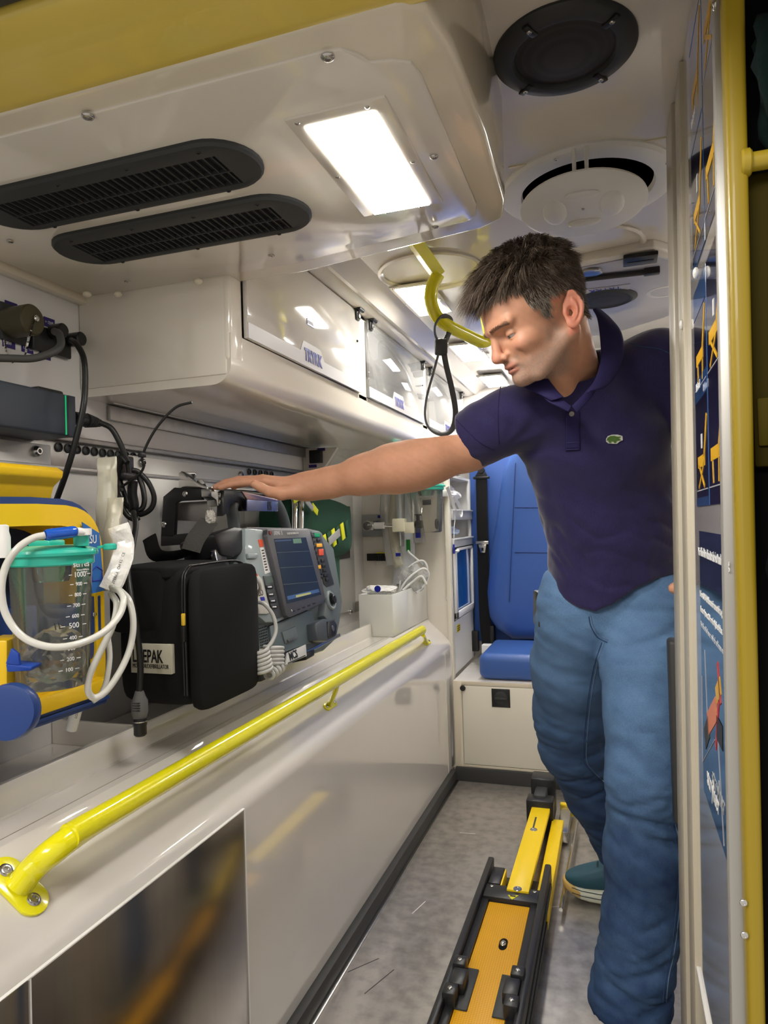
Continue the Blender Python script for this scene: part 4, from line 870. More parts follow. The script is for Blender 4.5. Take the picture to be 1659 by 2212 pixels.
o = pouch('sterile_pack', 'white printed sterile pack between the suction unit and the black pouch', [q(255, 1135, 1.30), q(268, 1180, 1.30), q(256, 1230, 1.28), q(236, 1275, 1.27)], .040, FW, .006, seed=5)
a, b_ = q(272, 1190, 1.285), q(247, 1262, 1.265); text('lettering', 'STERILE  CH 12   CE', .007, b_, (a-b_), (CR*-1), GRYK, o)
# marker tube
mk = thing('white_vial', 'small white printed vial hanging under the suction unit', 'vial', q(162, 1550, 1.28))
a, b_ = q(172, 1510, 1.27), q(153, 1577, 1.27); g = MB(); g.cyl(a, b_, .0105, 20, bev=.001); g.build('tube', WHT, mk); g = MB(); dd = (b_-a).normalized(); g.cyl(b_, b_+dd*.0008, .004, 12); g.build('tip_hole', BLK, mk)
text('lettering', 'LOT 0425 CE', .006, q(166, 1552, 1.255), (a-b_), CR*-1, GRYK, mk)
# ---------- soft pouch on the defibrillator ----------
po = thing('accessory_pouch', 'boxy black fabric pouch with zipped lid hanging on the defibrillator', 'bag', (-.9, 1.33, .84))
def softbox(a, b_, r, name, m, parent, bulge=(0, 0, 0), sub=4):
    t = bmesh.new(); a = V(a); b_ = V(b_); bmesh.ops.create_cube(t, size=1)
    bmesh.ops.subdivide_edges(t, edges=list(t.edges), cuts=sub, use_grid_fill=True)
    h = (b_-a)/2; c = (a+b_)/2
    for v in t.verts:
        u = v.co*2; p = V((u.x*h.x, u.y*h.y, u.z*h.z))
        # round towards superellipsoid
        core = V((max(-h.x+r, min(h.x-r, p.x)), max(-h.y+r, min(h.y-r, p.y)), max(-h.z+r, min(h.z-r, p.z)))); d = p-core
        if d.length > 0: p = core+d.normalized()*r
        p += V((bulge[0]*u.x*(1-u.y**2)*(1-u.z**2), bulge[1]*u.y*(1-u.x**2)*(1-u.z**2), bulge[2]*u.z*(1-u.x**2)*(1-u.y**2)))
        v.co = c+p
    g = MB(); g.merge(t); o = g.build(name, m, parent, ang=0)
    md = o.modifiers.new('sub', 'SUBSURF'); md.levels = 1; md.render_levels = 1; return o
px0, px1, py0, py1, pz0, pz1 = -1.02, -.815, 1.215, 1.46, .832, 1.115
softbox((px0, py0, pz0), (px1-.014, py1, pz1), .03, 'main_body', FAB, po, (.01, .01, .008), 6)
softbox((px1-.026, py0-.003, pz0-.008), (px1+.014, py1+.004, pz1+.004), .019, 'front_lid', FAB, po, (.012, .0, 0), 6)
softbox((px0-.005, py0-.012, pz1-.13), (px0+.13, py0+.03, pz1+.004), .012, 'near_flap', FAB, po, (0, .004, 0), 5)
softbox((px0-.005, py0-.006, pz1-.02), (px1-.06, py1-.01, pz1+.012), .012, 'top_flap', FAB, po, (0, 0, .004), 5)
zx = px1-.022
for k in (0, 1):
    x = zx-.006*k; P = [(x, py0-.005, pz0+.03), (x, py0-.006, pz1-.04), (x, py0+.01, pz1+.004), (x, py0+.05, pz1+.010), (x, py1-.05, pz1+.010), (x, py1+.004, pz1-.01)]
    g = MB(); g.tube(bez(P, 5), .0026, 8); g.build('zip', BLK, po, ang=60)
g = MB(); g.box((zx-.005, py0-.014, 1.005), (zx+.003, py0-.008, 1.030), .002); g.build('zip_tab', mat('zip_yellow', (.7, .45, .03), .7), po)
g = MB(); g.box((zx-.006, py0-.016, .972), (zx+.004, py0-.009, 1.004), .002); g.build('zip_pull', BLK, po)
lbm = mat('label_cream', (.55, .52, .42), .6)
c0 = at(282, 1390, 'y', py0-.016); c1 = at(371, 1457, 'y', py0-.016); g = MB(); g.box((c0.x, py0-.0165, c1.z), (c1.x, py0-.004, c0.z), .001); lb = g.build('label_patch', lbm, po); lb['label'] = 'cream fabric label'
text('lettering', 'LIFEPAK', (c0.z-c1.z)*.62, (c0.x+.005, py0-.0168, c1.z+(c0.z-c1.z)*.38), (1, 0, 0), (0, 0, 1), BLK, lb, sx=.56, bold=.0006)
text('lettering', 'MONITOR/DEFIBRILLATOR', (c0.z-c1.z)*.21, (c0.x+.005, py0-.0168, c1.z+(c0.z-c1.z)*.18), (1, 0, 0), (0, 0, 1), BLK, lb, sx=.58)
# strap webbing on top of pouch
g = MB(); P = [X_(322, 1155, -1.0), X_(360, 1165, -.98), X_(430, 1160, -.96), X_(470, 1130, -.95)]
g.tube(bez([X_(322, 1160, -1.02), X_(340, 1200, -1.0), X_(400, 1195, -.97), X_(450, 1170, -.96), X_(490, 1150, -.95)], 6), [(.022, .003)]*25, 12, flat=(0, 0, 1)); g.build('shoulder_strap', FAB, po, ang=60)
g = MB(); g.tube(bez([q(412, 1190, 1.55), q(422, 1165, 1.56), q(440, 1140, 1.58), q(452, 1125, 1.6)], 6), [(.022, .003)]*19, 12, flat=CR); g.build('webbing_end', mat('worn_webbing', (.035, .033, .03), .9, bump=(200, .6, .003)), po, ang=60)
crumple('frayed_end', q(455, 1120, 1.6), (.012, .012, .018), mat('frayed', (.40, .38, .34), .95, bump=(120, 1, .01)), 13, parent=po)
# ---------- defibrillator ----------
df = thing('defibrillator', 'grey patient monitor defibrillator with screen, held by the man\'s hand', 'defibrillator', (-.9, 1.65, .83))
TL_ = math.radians(12); DN = V((math.cos(TL_), 0, math.sin(TL_))); DU = V((-math.sin(TL_), 0, math.cos(TL_))); DP = V((-.82, 0, .83))
def D(px, py, off=0): return onp(px, py, DP+DN*off, DN)
def dpr(name, pp, o0, o1, m, r=.002, parent=df, seg=2):
    P = [D(x, y, o1) for x, y in pp]; g = MB(); g.prism(P, -DN*(o1-o0), r, seg); return g.build(name, m, parent, ang=30)
dpr('housing', [(533, 1146), (690, 1146), (722, 1185), (741, 1300), (735, 1345), (728, 1380), (702, 1405), (600, 1440), (556, 1446), (530, 1420), (524, 1300)], -.22, -.022, SLATE, .008)
dpr('top_cover', [(533, 1138), (664, 1141), (690, 1147), (692, 1156), (533, 1156)], -.20, -.006, DKB, .003)
dpr('left_wing', [(530, 1140), (566, 1143), (580, 1155), (618, 1335), (602, 1344), (575, 1345), (545, 1320), (531, 1200)], -.06, -.002, SLATEL, .005)
dpr('wing_rib', [(536, 1195), (556, 1195), (559, 1200), (556, 1206), (538, 1206)], -.002, .006, SLATEL, .002)
bz = dpr('screen_bezel', [(578, 1143), (666, 1142), (672, 1150), (704, 1292), (699, 1303), (627, 1334), (619, 1330), (577, 1155)], -.03, .012, DKB, .004)
scm = mat('screen_glass', (.014, .022, .028), .2, coat=.25)
sr_ = dpr('screen', [(592, 1164), (661, 1161), (694, 1284), (620, 1304)], .012, .0128, scm, 0)
def sq(name, pp, m, o=.0131, th=.0004, parent=sr_): return dpr(name, pp, o-th, o, m, 0, parent)
for (xa_, ya_), (xb2, yb2) in [((598, 1193), (667, 1190)), ((605, 1226), (676, 1222)), ((612, 1262), (686, 1256))]: sq('trace_line', [(xa_, ya_), (xb2, yb2), (xb2+.2, yb2+1.1), (xa_+.2, ya_+1.1)], mat('trace', (.07, .09, .09), .4))
sq('status_bar', [(622, 1296), (690, 1279), (688, 1272), (620, 1288)], mat('status_blue', (.05, .12, .3), .4)); sq('status_text', [(640, 1291), (672, 1283), (671, 1279), (639, 1286)], mat('status_yellow', (.5, .5, .2), .4), .0134)
sq('top_bar', [(594, 1170), (630, 1168), (629, 1165), (593, 1167)], mat('top_blue', (.04, .08, .2), .4)); sq('digits', [(634, 1174), (652, 1173), (650, 1163), (632, 1164)], mat('digits_green', (.12, .25, .18), .5))
a, b_ = D(591, 1156, .0125), D(660, 1155, .0125); text('lettering', 'LIFEPAK 15', .016, a, (0, 1, 0), DU, WPR, bz, sx=.7); a = D(620, 1155, .0125); text('lettering', 'MONITOR/DEFIBRILLATOR', .009, a, (0, 1, 0), DU, WPR, bz, sx=.7)
c = D(583, 1151, .0125); g = MB(); g.cyl(c, c+DN*.002, .006, 16); g.build('indicator', mat('indicator_red', (.25, .03, .02), .3), bz)
for p in [(585, 1151), (630, 1320)]: screw(D(*p, .012), DN, .004, STL, bz)
for k in range(5): dpr('bezel_vent', [(632+k*11, 1323-k*4.2), (638+k*11, 1321-k*4.2), (637+k*11, 1318-k*4.2), (631+k*11, 1320-k*4.2)], .0115, .0125, BLK, 0, bz)
rp = dpr('control_panel', [(668, 1146), (690, 1146), (697, 1152), (733, 1290), (736, 1320), (728, 1338), (712, 1344), (700, 1330), (704, 1300), (672, 1150)], -.05, .002, SLATE, .005)
dpr('key_field', [(672, 1150), (688, 1150), (694, 1156), (722, 1262), (706, 1268), (700, 1262)], .0015, .004, mat('key_field', (.03, .034, .04), .4), .001, rp)
def key(pp, m, nm='key'):
    x, y, w_, h_ = pp; dpr(nm, [(x-w_, y-h_), (x+w_, y-h_-.6), (x+w_+1, y+h_-.6), (x-w_+1, y+h_)], .003, .008, m, .0012, rp)
GK = mat('key_green', (.0, .30, .12), .4); OK_ = mat('key_orange', (.85, .42, .02), .4); RK = mat('key_red', (.75, .09, .03), .4)
key((685, 1156, 6, 4.5), GK, 'green_key'); key((690, 1178, 6, 4), OK_, 'orange_key'); key((694, 1193, 5, 7), RK, 'shock_key'); key((690, 1225, 3.5, 4), OK_, 'orange_key')
for x, y in [(677, 1158), (678, 1170), (689, 1167), (680, 1181), (682, 1192), (684, 1202), (687, 1214), (698, 1211), (700, 1222), (702, 1232), (704, 1243), (693, 1238), (695, 1246), (708, 1252)]: key((x, y, 3.2, 3.2), BLK)
c = D(713, 1297, .002); g = MB(); M3 = DN; g.lathe([(.030, -.002), (.030, .004), (.027, .008), (.022, .007), (.020, -.004), (0, -.006)], c, DN, 32); g.build('dial_rim', SLATEL, rp, ang=40)
c = D(715, 1296, .0); g = MB(); g.lathe([(.014, -.004), (.014, .012), (.012, .014), (0, .014)], c, DN, 14); g.build('dial', BLK, rp); g = MB(); g.box(c-V((.0, .0015, .011))+DN*.014, c+V((0, .0015, .011))+DN*.016, .001); g.build('dial_grip', GRYK, rp)
dpr('button_column', [(570, 1244), (590, 1244), (611, 1332), (592, 1338)], -.003, .002, mat('column_dark', (.05, .055, .06), .4), .001)
dpr('small_display', [(573, 1247), (588, 1246), (591, 1258), (576, 1260)], .001, .0025, mat('lcd', (.10, .13, .11), .2), 0)
for x, y in [(583, 1268), (586, 1284), (590, 1298), (593, 1311)]:
    o = dpr('side_button', [(x-7, y-4), (x+6, y-5), (x+7, y+3), (x-6, y+4)], .001, .005, BLK, .001); sq('button_print', [(x-4, y-1), (x+4, y-2), (x+4, y+1), (x-4, y+1)], WPR, .0054, parent=o)
o = dpr('white_sticker', [(562, 1183), (570, 1182), (584, 1236), (573, 1240)], -.002, -.0008, WHT, 0)
for k in range(8): sq('sticker_print', [(565+k*1.2, 1188+k*6), (570+k*1.2, 1187+k*6), (570.4+k*1.2, 1190+k*6), (565.4+k*1.2, 1191+k*6)], GRYK, -.0004, parent=o)
dpr('red_sticker', [(558, 1166), (567, 1165), (570, 1180), (562, 1182)], -.002, -.0008, RK, 0)
o = dpr('connector_panel', [(548, 1243), (556, 1240), (566, 1250), (585, 1320), (578, 1326), (556, 1326)], -.003, .003, mat('connector_beige', (.52, .50, .45), .4), .001)
text('lettering', 'CO', .022, D(558, 1288, .0032), (0, 1, 0), DU, BLK, o, sx=.8); dpr('blue_tag', [(562, 1290), (571, 1289), (573, 1297), (564, 1298)], .002, .0036, NAVY, 0, o)
dpr('lower_panel', [(583, 1352), (665, 1318), (676, 1320), (684, 1385), (600, 1415), (590, 1410)], -.024, -.014, mat('slate_lower', (.10, .135, .15), .35), .003)
dpr('battery_door', [(610, 1365), (640, 1352), (645, 1378), (617, 1390)], -.0145, -.010, SLATE, .002); dpr('door_catch', [(622, 1382), (638, 1376), (639, 1382), (624, 1388)], -.0105, -.006, DKB, .001)
g = MB()
for i in range(8):
    for j in range(5): c = D(560+j*3.6+i*.6, 1358+i*6-j*1.2, -.021); g.lathe([(.0022, 0), (.0022, .001), (0, .001)], c, DN, 6)
stuff(g.build('speaker_holes', BLK, df))
md_ = dpr('side_module', [(683, 1345), (700, 1336), (722, 1336), (729, 1350), (728, 1375), (708, 1385), (688, 1383)], -.05, .018, mat('module_blue_grey', (.05, .06, .075), .4), .006)
dpr('module_cap', [(708, 1342), (723, 1340), (729, 1350), (727, 1372), (711, 1378)], .017, .022, BLK, .003, md_); c = D(718, 1358, .022); g = MB(); g.cyl(c, c+DN*.003, .009, 16, bev=.001); g.build('module_button', DKB, md_)
pq = dpr('maker_plaque', [(622, 1410), (661, 1392), (663, 1417), (618, 1436)], -.012, -.006, mat('plaque', (.62, .61, .60), .3), .001)
a, b_ = D(626, 1427, -.0058), D(660, 1411, -.0058); text('lettering', 'MCS', .030, a, b_-a, DU, BLK, pq, sx=.85, bold=.0008)
a2, b2 = D(622, 1434, -.0058), D(660, 1417, -.0058); g = MB(); g.prism([a2, b2, b2+DU*.003, a2+DU*.003], DN*.0003); g.build('print_line', GRYK, pq)
for pp in ([(560, 1456), (587, 1447), (588, 1462), (566, 1472)], [(660, 1412), (680, 1402), (680, 1416), (662, 1426)]): dpr('bracket_foot', pp, -.06, -.012, BLK, .003)
dpr('base_edge', [(538, 1466), (600, 1438), (735, 1368), (736, 1375), (600, 1447), (542, 1472)], -.16, -.018, STL, .001)
g = MB(); P = [D(533, 1150, -.10), D(520, 1180, -.06), D(522, 1190, -.03)]
dpr('rubber_corner', [(462, 1152), (508, 1136), (534, 1139), (536, 1190), (508, 1204), (480, 1200)], -.12, -.012, BLK, .012)
cgb = softbox((-1.10, D(520, 1150, -.05).y-.055, 1.05), (-.925, D(530, 1150, -.05).y+.03, 1.165), .02, 'rubber_corner', BLK, df)
dpr('clip', [(460, 1188), (480, 1180), (486, 1192), (500, 1230), (474, 1232)], -.03, -.02, BLK, .003); dpr('clip_edge', [(463, 1190), (466, 1188), (476, 1228), (473, 1230)], -.03, -.017, CHR, .0005)
# handle
g = MB(); hx = -.985
g.tube(bez([X_(507, 1150, hx), X_(503, 1115, hx), X_(501, 1098, hx), X_(508, 1084, hx), X_(525, 1079, hx), X_(560, 1080, hx), X_(590, 1082, hx), X_(602, 1095, hx), X_(612, 1118, hx), X_(620, 1150, hx)], 5), .0165, 18); g.build('carry_handle', mat('handle_grey', (.10, .115, .12), .4), df, ang=60)
# cords
GC = mat('patient_cable', (.50, .50, .48), .4)
cc_ = thing('patient_cable', 'coiled light grey patient cable in front of the defibrillator', 'cable', D(590, 1425, .03))
g = MB(); g.tube(bez([D(548, 1245, .01), D(556, 1250, .035), D(562, 1268, .035), D(556, 1285, .015), D(549, 1288, .01)], 8), .0042, 12); g.build('short_lead', GC, cc_, ang=60)
g = MB(); g.tube([D(546, 1246, .005), D(552, 1244, .02)], [.007, .0065], 12); g.build('red_plug', RK, cc_)
g = MB(); g.tube(bez([D(555, 1300, .01), D(572, 1306, .035), D(590, 1330, .045), D(596, 1360, .045), D(588, 1385, .040), D(576, 1400, .035)], 8), .0048, 12); g.build('lead', GC, cc_, ang=60)
g = MB(); P = []
ca, cb_ = D(566, 1445, .020), D(560, 1392, .030); N = 5
def coil(a, b_, r, turns, wire, ax2, nm='coil'):
    a = V(a); b_ = V(b_); t = (b_-a).normalized(); u = (V(ax2)-t*t.dot(V(ax2))).normalized(); w_ = t.cross(u); P = []
    for k in range(turns*14+1):
        th_ = 2*PI*k/14; P.append(a.lerp(b_, k/(turns*14))+u*r[0]*math.cos(th_)+w_*r[1]*math.sin(th_))
    g = MB(); g.tube(P, wire, 8); return g.build(nm, GC, cc_, ang=60)
coil(D(592, 1398, .03), D(592, 1440, .025), (.030, .018), 5, .0048, (0, 1, -.1)); coil(D(562, 1402, .035), D(572, 1452, .03), (.018, .018), 6, .0048, (0, 1, .6)); coil(D(578, 1458, .03), D(606, 1440, .03), (.012, .014), 4, .0048, (0, .2, 1))
# ---------- bracket ----------
bk = thing('defibrillator_bracket', 'black and chrome wall bracket clamping the defibrillator handle', 'bracket', (-1.1, 1.7, 1.2))
Yk = 1.60
def ypr(name, pp, y, th, m, r=.002, parent=bk): P = [at(x, yy, 'y', y) for x, yy in pp]; g = MB(); g.prism(P, (0, th, 0), r); return g.build(name, m, parent)
ypr('bracket_arm', [(347, 1160), (352, 1073), (376, 1053), (436, 1056), (436, 1080), (388, 1082), (380, 1086), (376, 1160)], Yk, .014, BLK)
ypr('lower_arm', [(347, 1158), (420, 1150), (420, 1175), (347, 1180)], Yk, .014, BLK)
for p in [(400, 1067), (354, 1133)]: screw(at(*p, 'y', Yk), (0, -1, 0), .0085, STL, bk)
ypr('clear_plate', [(378, 1086), (455, 1082), (458, 1128), (378, 1124)], Yk+.03, .003, mat('dull_steel', (.35, .33, .31), .35, .8))
ypr('hook_plate', [(386, 1054), (386, 1022), (392, 1018), (421, 1020), (424, 1026), (420, 1036), (424, 1040), (430, 1034), (437, 1036), (446, 1048), (449, 1060), (445, 1062)], Yk+.02, .003, CHR, .0006)
ypr('catch', [(436, 1066), (456, 1068), (458, 1074), (438, 1075)], Yk-.02, .03, CHR, .003)
xk = -1.0
def xpr(name, pp, x, th, m, r=.0015, parent=bk): P = [X_(a, b2, x) for a, b2 in pp]; g = MB(); g.prism(P, (-th, 0, 0), r); return g.build(name, m, parent)
xpr('chrome_block', [(456, 1056), (484, 1060), (482, 1094), (470, 1093), (468, 1080), (457, 1072)], -.975, .03, STL)
for p in [(475, 1070), (475, 1085)]: screw(X_(*p, -.975), (1, 0, 0), .0075, STL, bk)
xpr('black_guard', [(484, 1059), (523, 1062), (536, 1078), (536, 1104), (523, 1104), (520, 1088), (510, 1082), (498, 1090), (492, 1108), (482, 1115)], -.965, .02, BLK)
pp_ = [X_(450, 1055, -.975), X_(524, 1060, -.955), X_(610, 1080, -.955), X_(612, 1066, -1.05), X_(520, 1052, -1.06), X_(450, 1050, -1.06)]
g = MB(); zt_ = X_(530, 1059, -.955).z; g.prism([(p.x, p.y, zt_) for p in pp_], (0, 0, .004), .001); g.build('top_plate', CHR, bk)
NP = xpr('number_plate', [(534, 1079), (601, 1083), (601, 1105), (534, 1104)], -.950, .004, mat('lilac_plate', (.13, .15, .30), .25, .4, coat=.5)); xpr('sloped_edge', [(523, 1061), (530, 1063), (600, 1079), (603, 1084), (536, 1080), (534, 1078)], -.9495, .006, mat('red_chrome', (.45, .28, .27), .2, .9))
text('lettering', '15', .034, X_(577, 1101, -.9493), (0, 1, 0), (0, 0, 1), BLK, NP, sx=.85, bold=.001)
for dx_ in (0, 14):
    g = MB(); g.tube(bez([X_(626+dx_, 1070, -1.06), X_(634+dx_, 1078, -1.03), X_(637+dx_, 1092, -1.0), X_(636+dx_, 1150, -.99)], 5), .0095, 14); g.build('chrome_arm', CHR, bk, ang=60)
g = MB(); g.box(X_(610, 1066, -1.06)-V((.04, .02, .0)), X_(610, 1066, -1.06)+V((.05, .09, .018)), .003); g.build('swivel_block', STL, bk)
# ---------- green bag ----------
gb = thing('green_bag', 'dark green bag with yellow checked reflective strips behind the defibrillator', 'bag', (-1.1, 2.3, .9))
gc = X_(690, 1140, -1.05); yA_, yB_ = X_(618, 1140, -1.05).y, X_(752, 1140, -1.03).y
zt_ = X_(700, 1085, -1.05).z; zm_ = X_(740, 1190, -1.04).z; zl_ = X_(735, 1290, -1.06).z
softbox((-1.17, yA_, zm_-.01), (-1.0, yB_, zt_-.005), .03, 'top_flap', GRN, gb, (.012, .01, .03), 6)
softbox((-1.17, yA_+.04, zl_), (-1.03, yB_-.07, zm_+.03), .025, 'lower_body', GRN, gb, (.01, .01, 0), 6)
HV = mat('hi_vis_yellow', (.70, .72, .01), .5); SVR = mat('reflective_silver', (.45, .44, .43), .4, .3)
def strip(p, w_, h_, m, ang_, nm, x=-.965):
    c = X_(*p, x); M_ = Matrix.Translation(c) @ Matrix.Rotation(ang_, 4, 'X'); g = MB(); g.box((-.002, -w_/2, -h_/2), (.002, w_/2, h_/2), .0005, M_); return g.build(nm, m, gb)
for k in range(6):
    p = (702+k*9.5, 1174-k*6.5); strip(p, .030, .062, HV if k % 2 == 0 else GRN, .30, 'checked_strip')
strip((722, 1160), .11, .028, SVR, .30, 'silver_strip', -.962)
for p, a_ in [((641, 1076), .3), ((680, 1100), -.5), ((661, 1078), -.4)]: strip(p, .05, .022, HV, a_, 'checked_strip', -.97)
strip((668, 1090), .06, .02, SVR, -.5, 'silver_strip', -.968)
bp_ = thing('black_backplate', 'black perforated back plate behind the green bag', 'plate', (-1.18, 2.6, 1.1))
a, b_ = X_(741, 1118, -1.172), X_(757, 1205, -1.172); g = MB(); g.box((-1.183, a.y-.09, b_.z), (-1.172, b_.y+.0, a.z), .003); g.build('plate', SKT, bp_); g = MB(); c = X_(752, 1102, -1.172); g.box((-1.183, c.y-.02, c.z-.05), (-1.165, c.y+.015, c.z+.018), .004); g.build('hook', BLK, bp_); c = X_(750, 1186, -1.171); screw(c, (1, 0, 0), .006, STL, bp_)
# ---------- far niche ----------
bn = thing('acrylic_bin', 'white open-topped storage bin at the far end of the counter', 'bin', (-1.0, 3.0, .735))
BINM = mat('bin_white', (.78, .78, .74), .25, coat=.5); yb0 = 2.70; xb1 = -.876; xb0 = at(775, 1300, 'y', yb0).x; zt_ = at(853, 1285, 'y', yb0).z
g = MB(); g.box((xb0, yb0, .7352), (xb1, yb0+.006, zt_), .001); g.build('front_wall', BINM, bn)
g = MB(); g.box((xb1-.006, yb0+.0065, .7352), (xb1, 3.249, zt_), .001); g.build('side_wall', BINM, bn)
g = MB(); g.box((xb0, yb0+.0065, .7352), (xb0+.006, 3.249, zt_), .001); g.build('side_wall', BINM, bn)
g = MB(); g.box((xb0+.006, yb0+.006, .7352), (xb1-.006, 3.249, .74)); g.build('bottom', BINM, bn)
o = crumple('paper_pack', at(820, 1275, 'y', 2.85), (.07, .06, .022), WHT, 41, 'white paper pack with round blue mark sticking out of the storage bin', 'package')
c = at(816, 1272, 'y', 2.77); g = MB(); g.cyl((c.x, c.y, c.z), (c.x, c.y-.004, c.z), .014, 20); g.build('blue_mark', NAVY, o)
msk = thing('oxygen_mask', 'clear oxygen mask and tubing bundled in the storage bin', 'oxygen mask', at(890, 1250, 'y', 3.0))
MC = mat('clear_tube', (.72, .73, .72), .15, coat=.6)
for P in ([(862, 1280, 3.0), (868, 1250, 3.0), (885, 1225, 3.02), (905, 1212, 3.03), (918, 1215, 3.04), (922, 1235, 3.05), (905, 1262, 3.05), (880, 1285, 3.04)],
          [(858, 1290, 2.95), (872, 1262, 2.96), (893, 1240, 2.98), (915, 1228, 3.0), (926, 1240, 3.02), (918, 1262, 3.02), (900, 1280, 3.0)],
          [(882, 1190, 3.1), (886, 1196, 3.08), (905, 1212, 3.05), (915, 1220, 3.04)], [(870, 1275, 2.9), (890, 1258, 2.92), (910, 1245, 2.93), (921, 1262, 2.94)]):
    g = MB(); g.tube(bez([at(x, y, 'y', d) for x, y, d in P], 6), .0055, 10); g.build('tubing', MC, msk, ang=60)
crumple('mask_film', at(893, 1250, 'y', 3.03), (.06, .05, .06), PLB, 17, parent=msk)
# oxygen outlet
ox = thing('oxygen_outlet', 'grey gas outlet plate with white and cream flow regulator', 'gas outlet', (XW, 2.85, 1.15))
a, b_ = X_(779, 1112, XW+.004), X_(831, 1158, XW+.004); a, b_ = at(779, 1112, 'y', 3.24), at(831, 1158, 'y', 3.24); g = MB(); g.box((max(a.x,XW+.001), 3.243, b_.z), (b_.x, 3.249, a.z), .001); o = g.build('plate', mat('plate_grey', (.36, .37, .36), .4), ox)
c = at(823, 1116, 'y', 3.242); g = MB(); g.box((c.x-.018, 3.2418, c.z-.007), (c.x+.018, 3.243, c.z+.007)); g.build('blue_sticker', NAVY, o)
s0 = at(796, 1136, 'y', 3.09); g = MB(); g.cyl((s0.x, 3.243, s0.z), (s0.x, 3.07, s0.z), .024, 20, bev=.003); g.build('base_collar', STL, ox); dr = V((1, .0, .0))
g = MB(); g.cyl(s0, s0+dr*.03, .022, 20, bev=.003); g.build('socket', STL, ox); g = MB(); g.cyl(s0+dr*.03, s0+dr*.08, .016, 20, bev=.002); g.build('white_probe', WHT, ox); g = MB(); g.cyl(s0+dr*.08, s0+dr*.13, .010, 16); g.build('stem', CHR, ox)
CRM = mat('cream_block', (.72, .68, .52), .4); p_ = s0+dr*.155
g = MB(); g.box(p_-V((.03, .025, .032)), p_+V((.03, .025, .03)), .005); g.build('regulator', CRM, ox); g = MB(); g.box(p_+V((.025, -.02, -.04)), p_+V((.075, .02, .012)), .005); g.build('regulator_arm', CRM, ox)
g = MB(); g.cyl(p_+V((.075, 0, .0)), p_+V((.11, 0, .0)), .019, 20, bev=.003); g.cyl(p_+V((.09, 0, .015)), p_+V((.09, 0, .045)), .008, 14); g.cyl(p_+V((.09, 0, .04)), p_+V((.09, 0, .048)), .017, 18, bev=.002); g.build('black_valve', BLK, ox)
g = MB(); g.cyl(p_+V((0, 0, .03)), p_+V((0, 0, .16)), .014, 18); g.build('flow_tube', PLB, ox); g = MB(); g.cyl(p_+V((-.004, 0, .03)), p_+V((-.004, 0, .15)), .004, 10); g.build('flow_stem', mat('teal', (.02, .2, .2), .4), ox)
g = MB(); g.cyl(p_+V((.0, 0, -.03)), p_+V((.0, 0, -.10)), .006, 12); g.build('outlet_nozzle', STL, ox)
g = MB(); g.lathe([(.024, 0), (.024, .008), (.017, .008), (.017, 0)], p_+V((.17, .02, -.0)), (1, 0, 0), 24, cap=False); g.build('gauge_ring', BLK, ox)
hk = thing('hook_strip', 'short black toothed hook strip below the gas outlet', 'hook rail', (XW, 2.9, 1.0))
a, b_ = at(792, 1196, 'y', 3.235), at(839, 1211, 'y', 3.235); g = MB(); g.box((a.x, 3.235, b_.z), (b_.x, 3.249, a.z), .002); g.build('strip', BLK, hk)
for k in range(6): y = a.x+(b_.x-a.x)*(.5+k*.09); g = MB(); g.box((y-.003, 3.215, b_.z), (y+.003, 3.235, a.z-.008), .001); g.build('tooth', BLK, hk)
g = MB(); g.box((a.x+.05, 3.235, a.z), (b_.x, 3.249, a.z+.005), .001); g.build('yellow_edge', YEL, hk)
# hanging sterile packs on the end wall
for i, (pts, w_, lab, m_) in enumerate([
    ([(838, 1050, 3.19), (834, 1100, 3.19), (840, 1160, 3.19), (848, 1220, 3.18)], .060, 'leftmost long clear tubing pack hanging behind the regulator', PLB),
    ([(858, 1045, 3.17), (852, 1090, 3.17), (848, 1140, 3.16), (858, 1205, 3.15), (864, 1225, 3.14)], .045, 'slanted clear tubing pack crossing behind the regulator block', FILMY),
    ([(876, 1055, 3.22), (872, 1110, 3.22), (874, 1200, 3.22), (870, 1262, 3.22)], .10, 'wide pale pack hanging flat beside the black valve', mat('pale_pack', (.55, .57, .60), .3, coat=.5, bump=(10, .5, .02))),
    ([(890, 1060, 3.15), (896, 1100, 3.15), (903, 1140, 3.14), (906, 1172, 3.13)], .055, 'slim tubing pack with blue tag beside the hanging clear jar', PLB),
    ([(866, 1060, 3.2), (867, 1120, 3.2), (865, 1180, 3.2)], .035, 'thin clear catheter pack directly behind the regulator', PLB)]):
    o = pouch('tubing_pack', lab, [at(x, y, 'y', d) for x, y, d in pts], w_, m_, .010, seed=i+20)
    if i in (3, 1):
        c = at(903, 1148, 'y', 3.10) if i == 3 else at(860, 1198, 'y', 3.13); g = MB(); g.box(c-V((.012, .003, .03 if i == 3 else .008)), c+V((.012, .003, .03 if i == 3 else .008)), .001); g.build('blue_tag', NAVY, o)
    if i == 2: c = at(882, 1178, 'y', 3.17); g = MB(); g.box(c-V((.010, .004, .028)), c+V((.010, .004, .028)), .002); g.build('green_tag', mat('green_tag', (.02, .25, .04), .4), o)
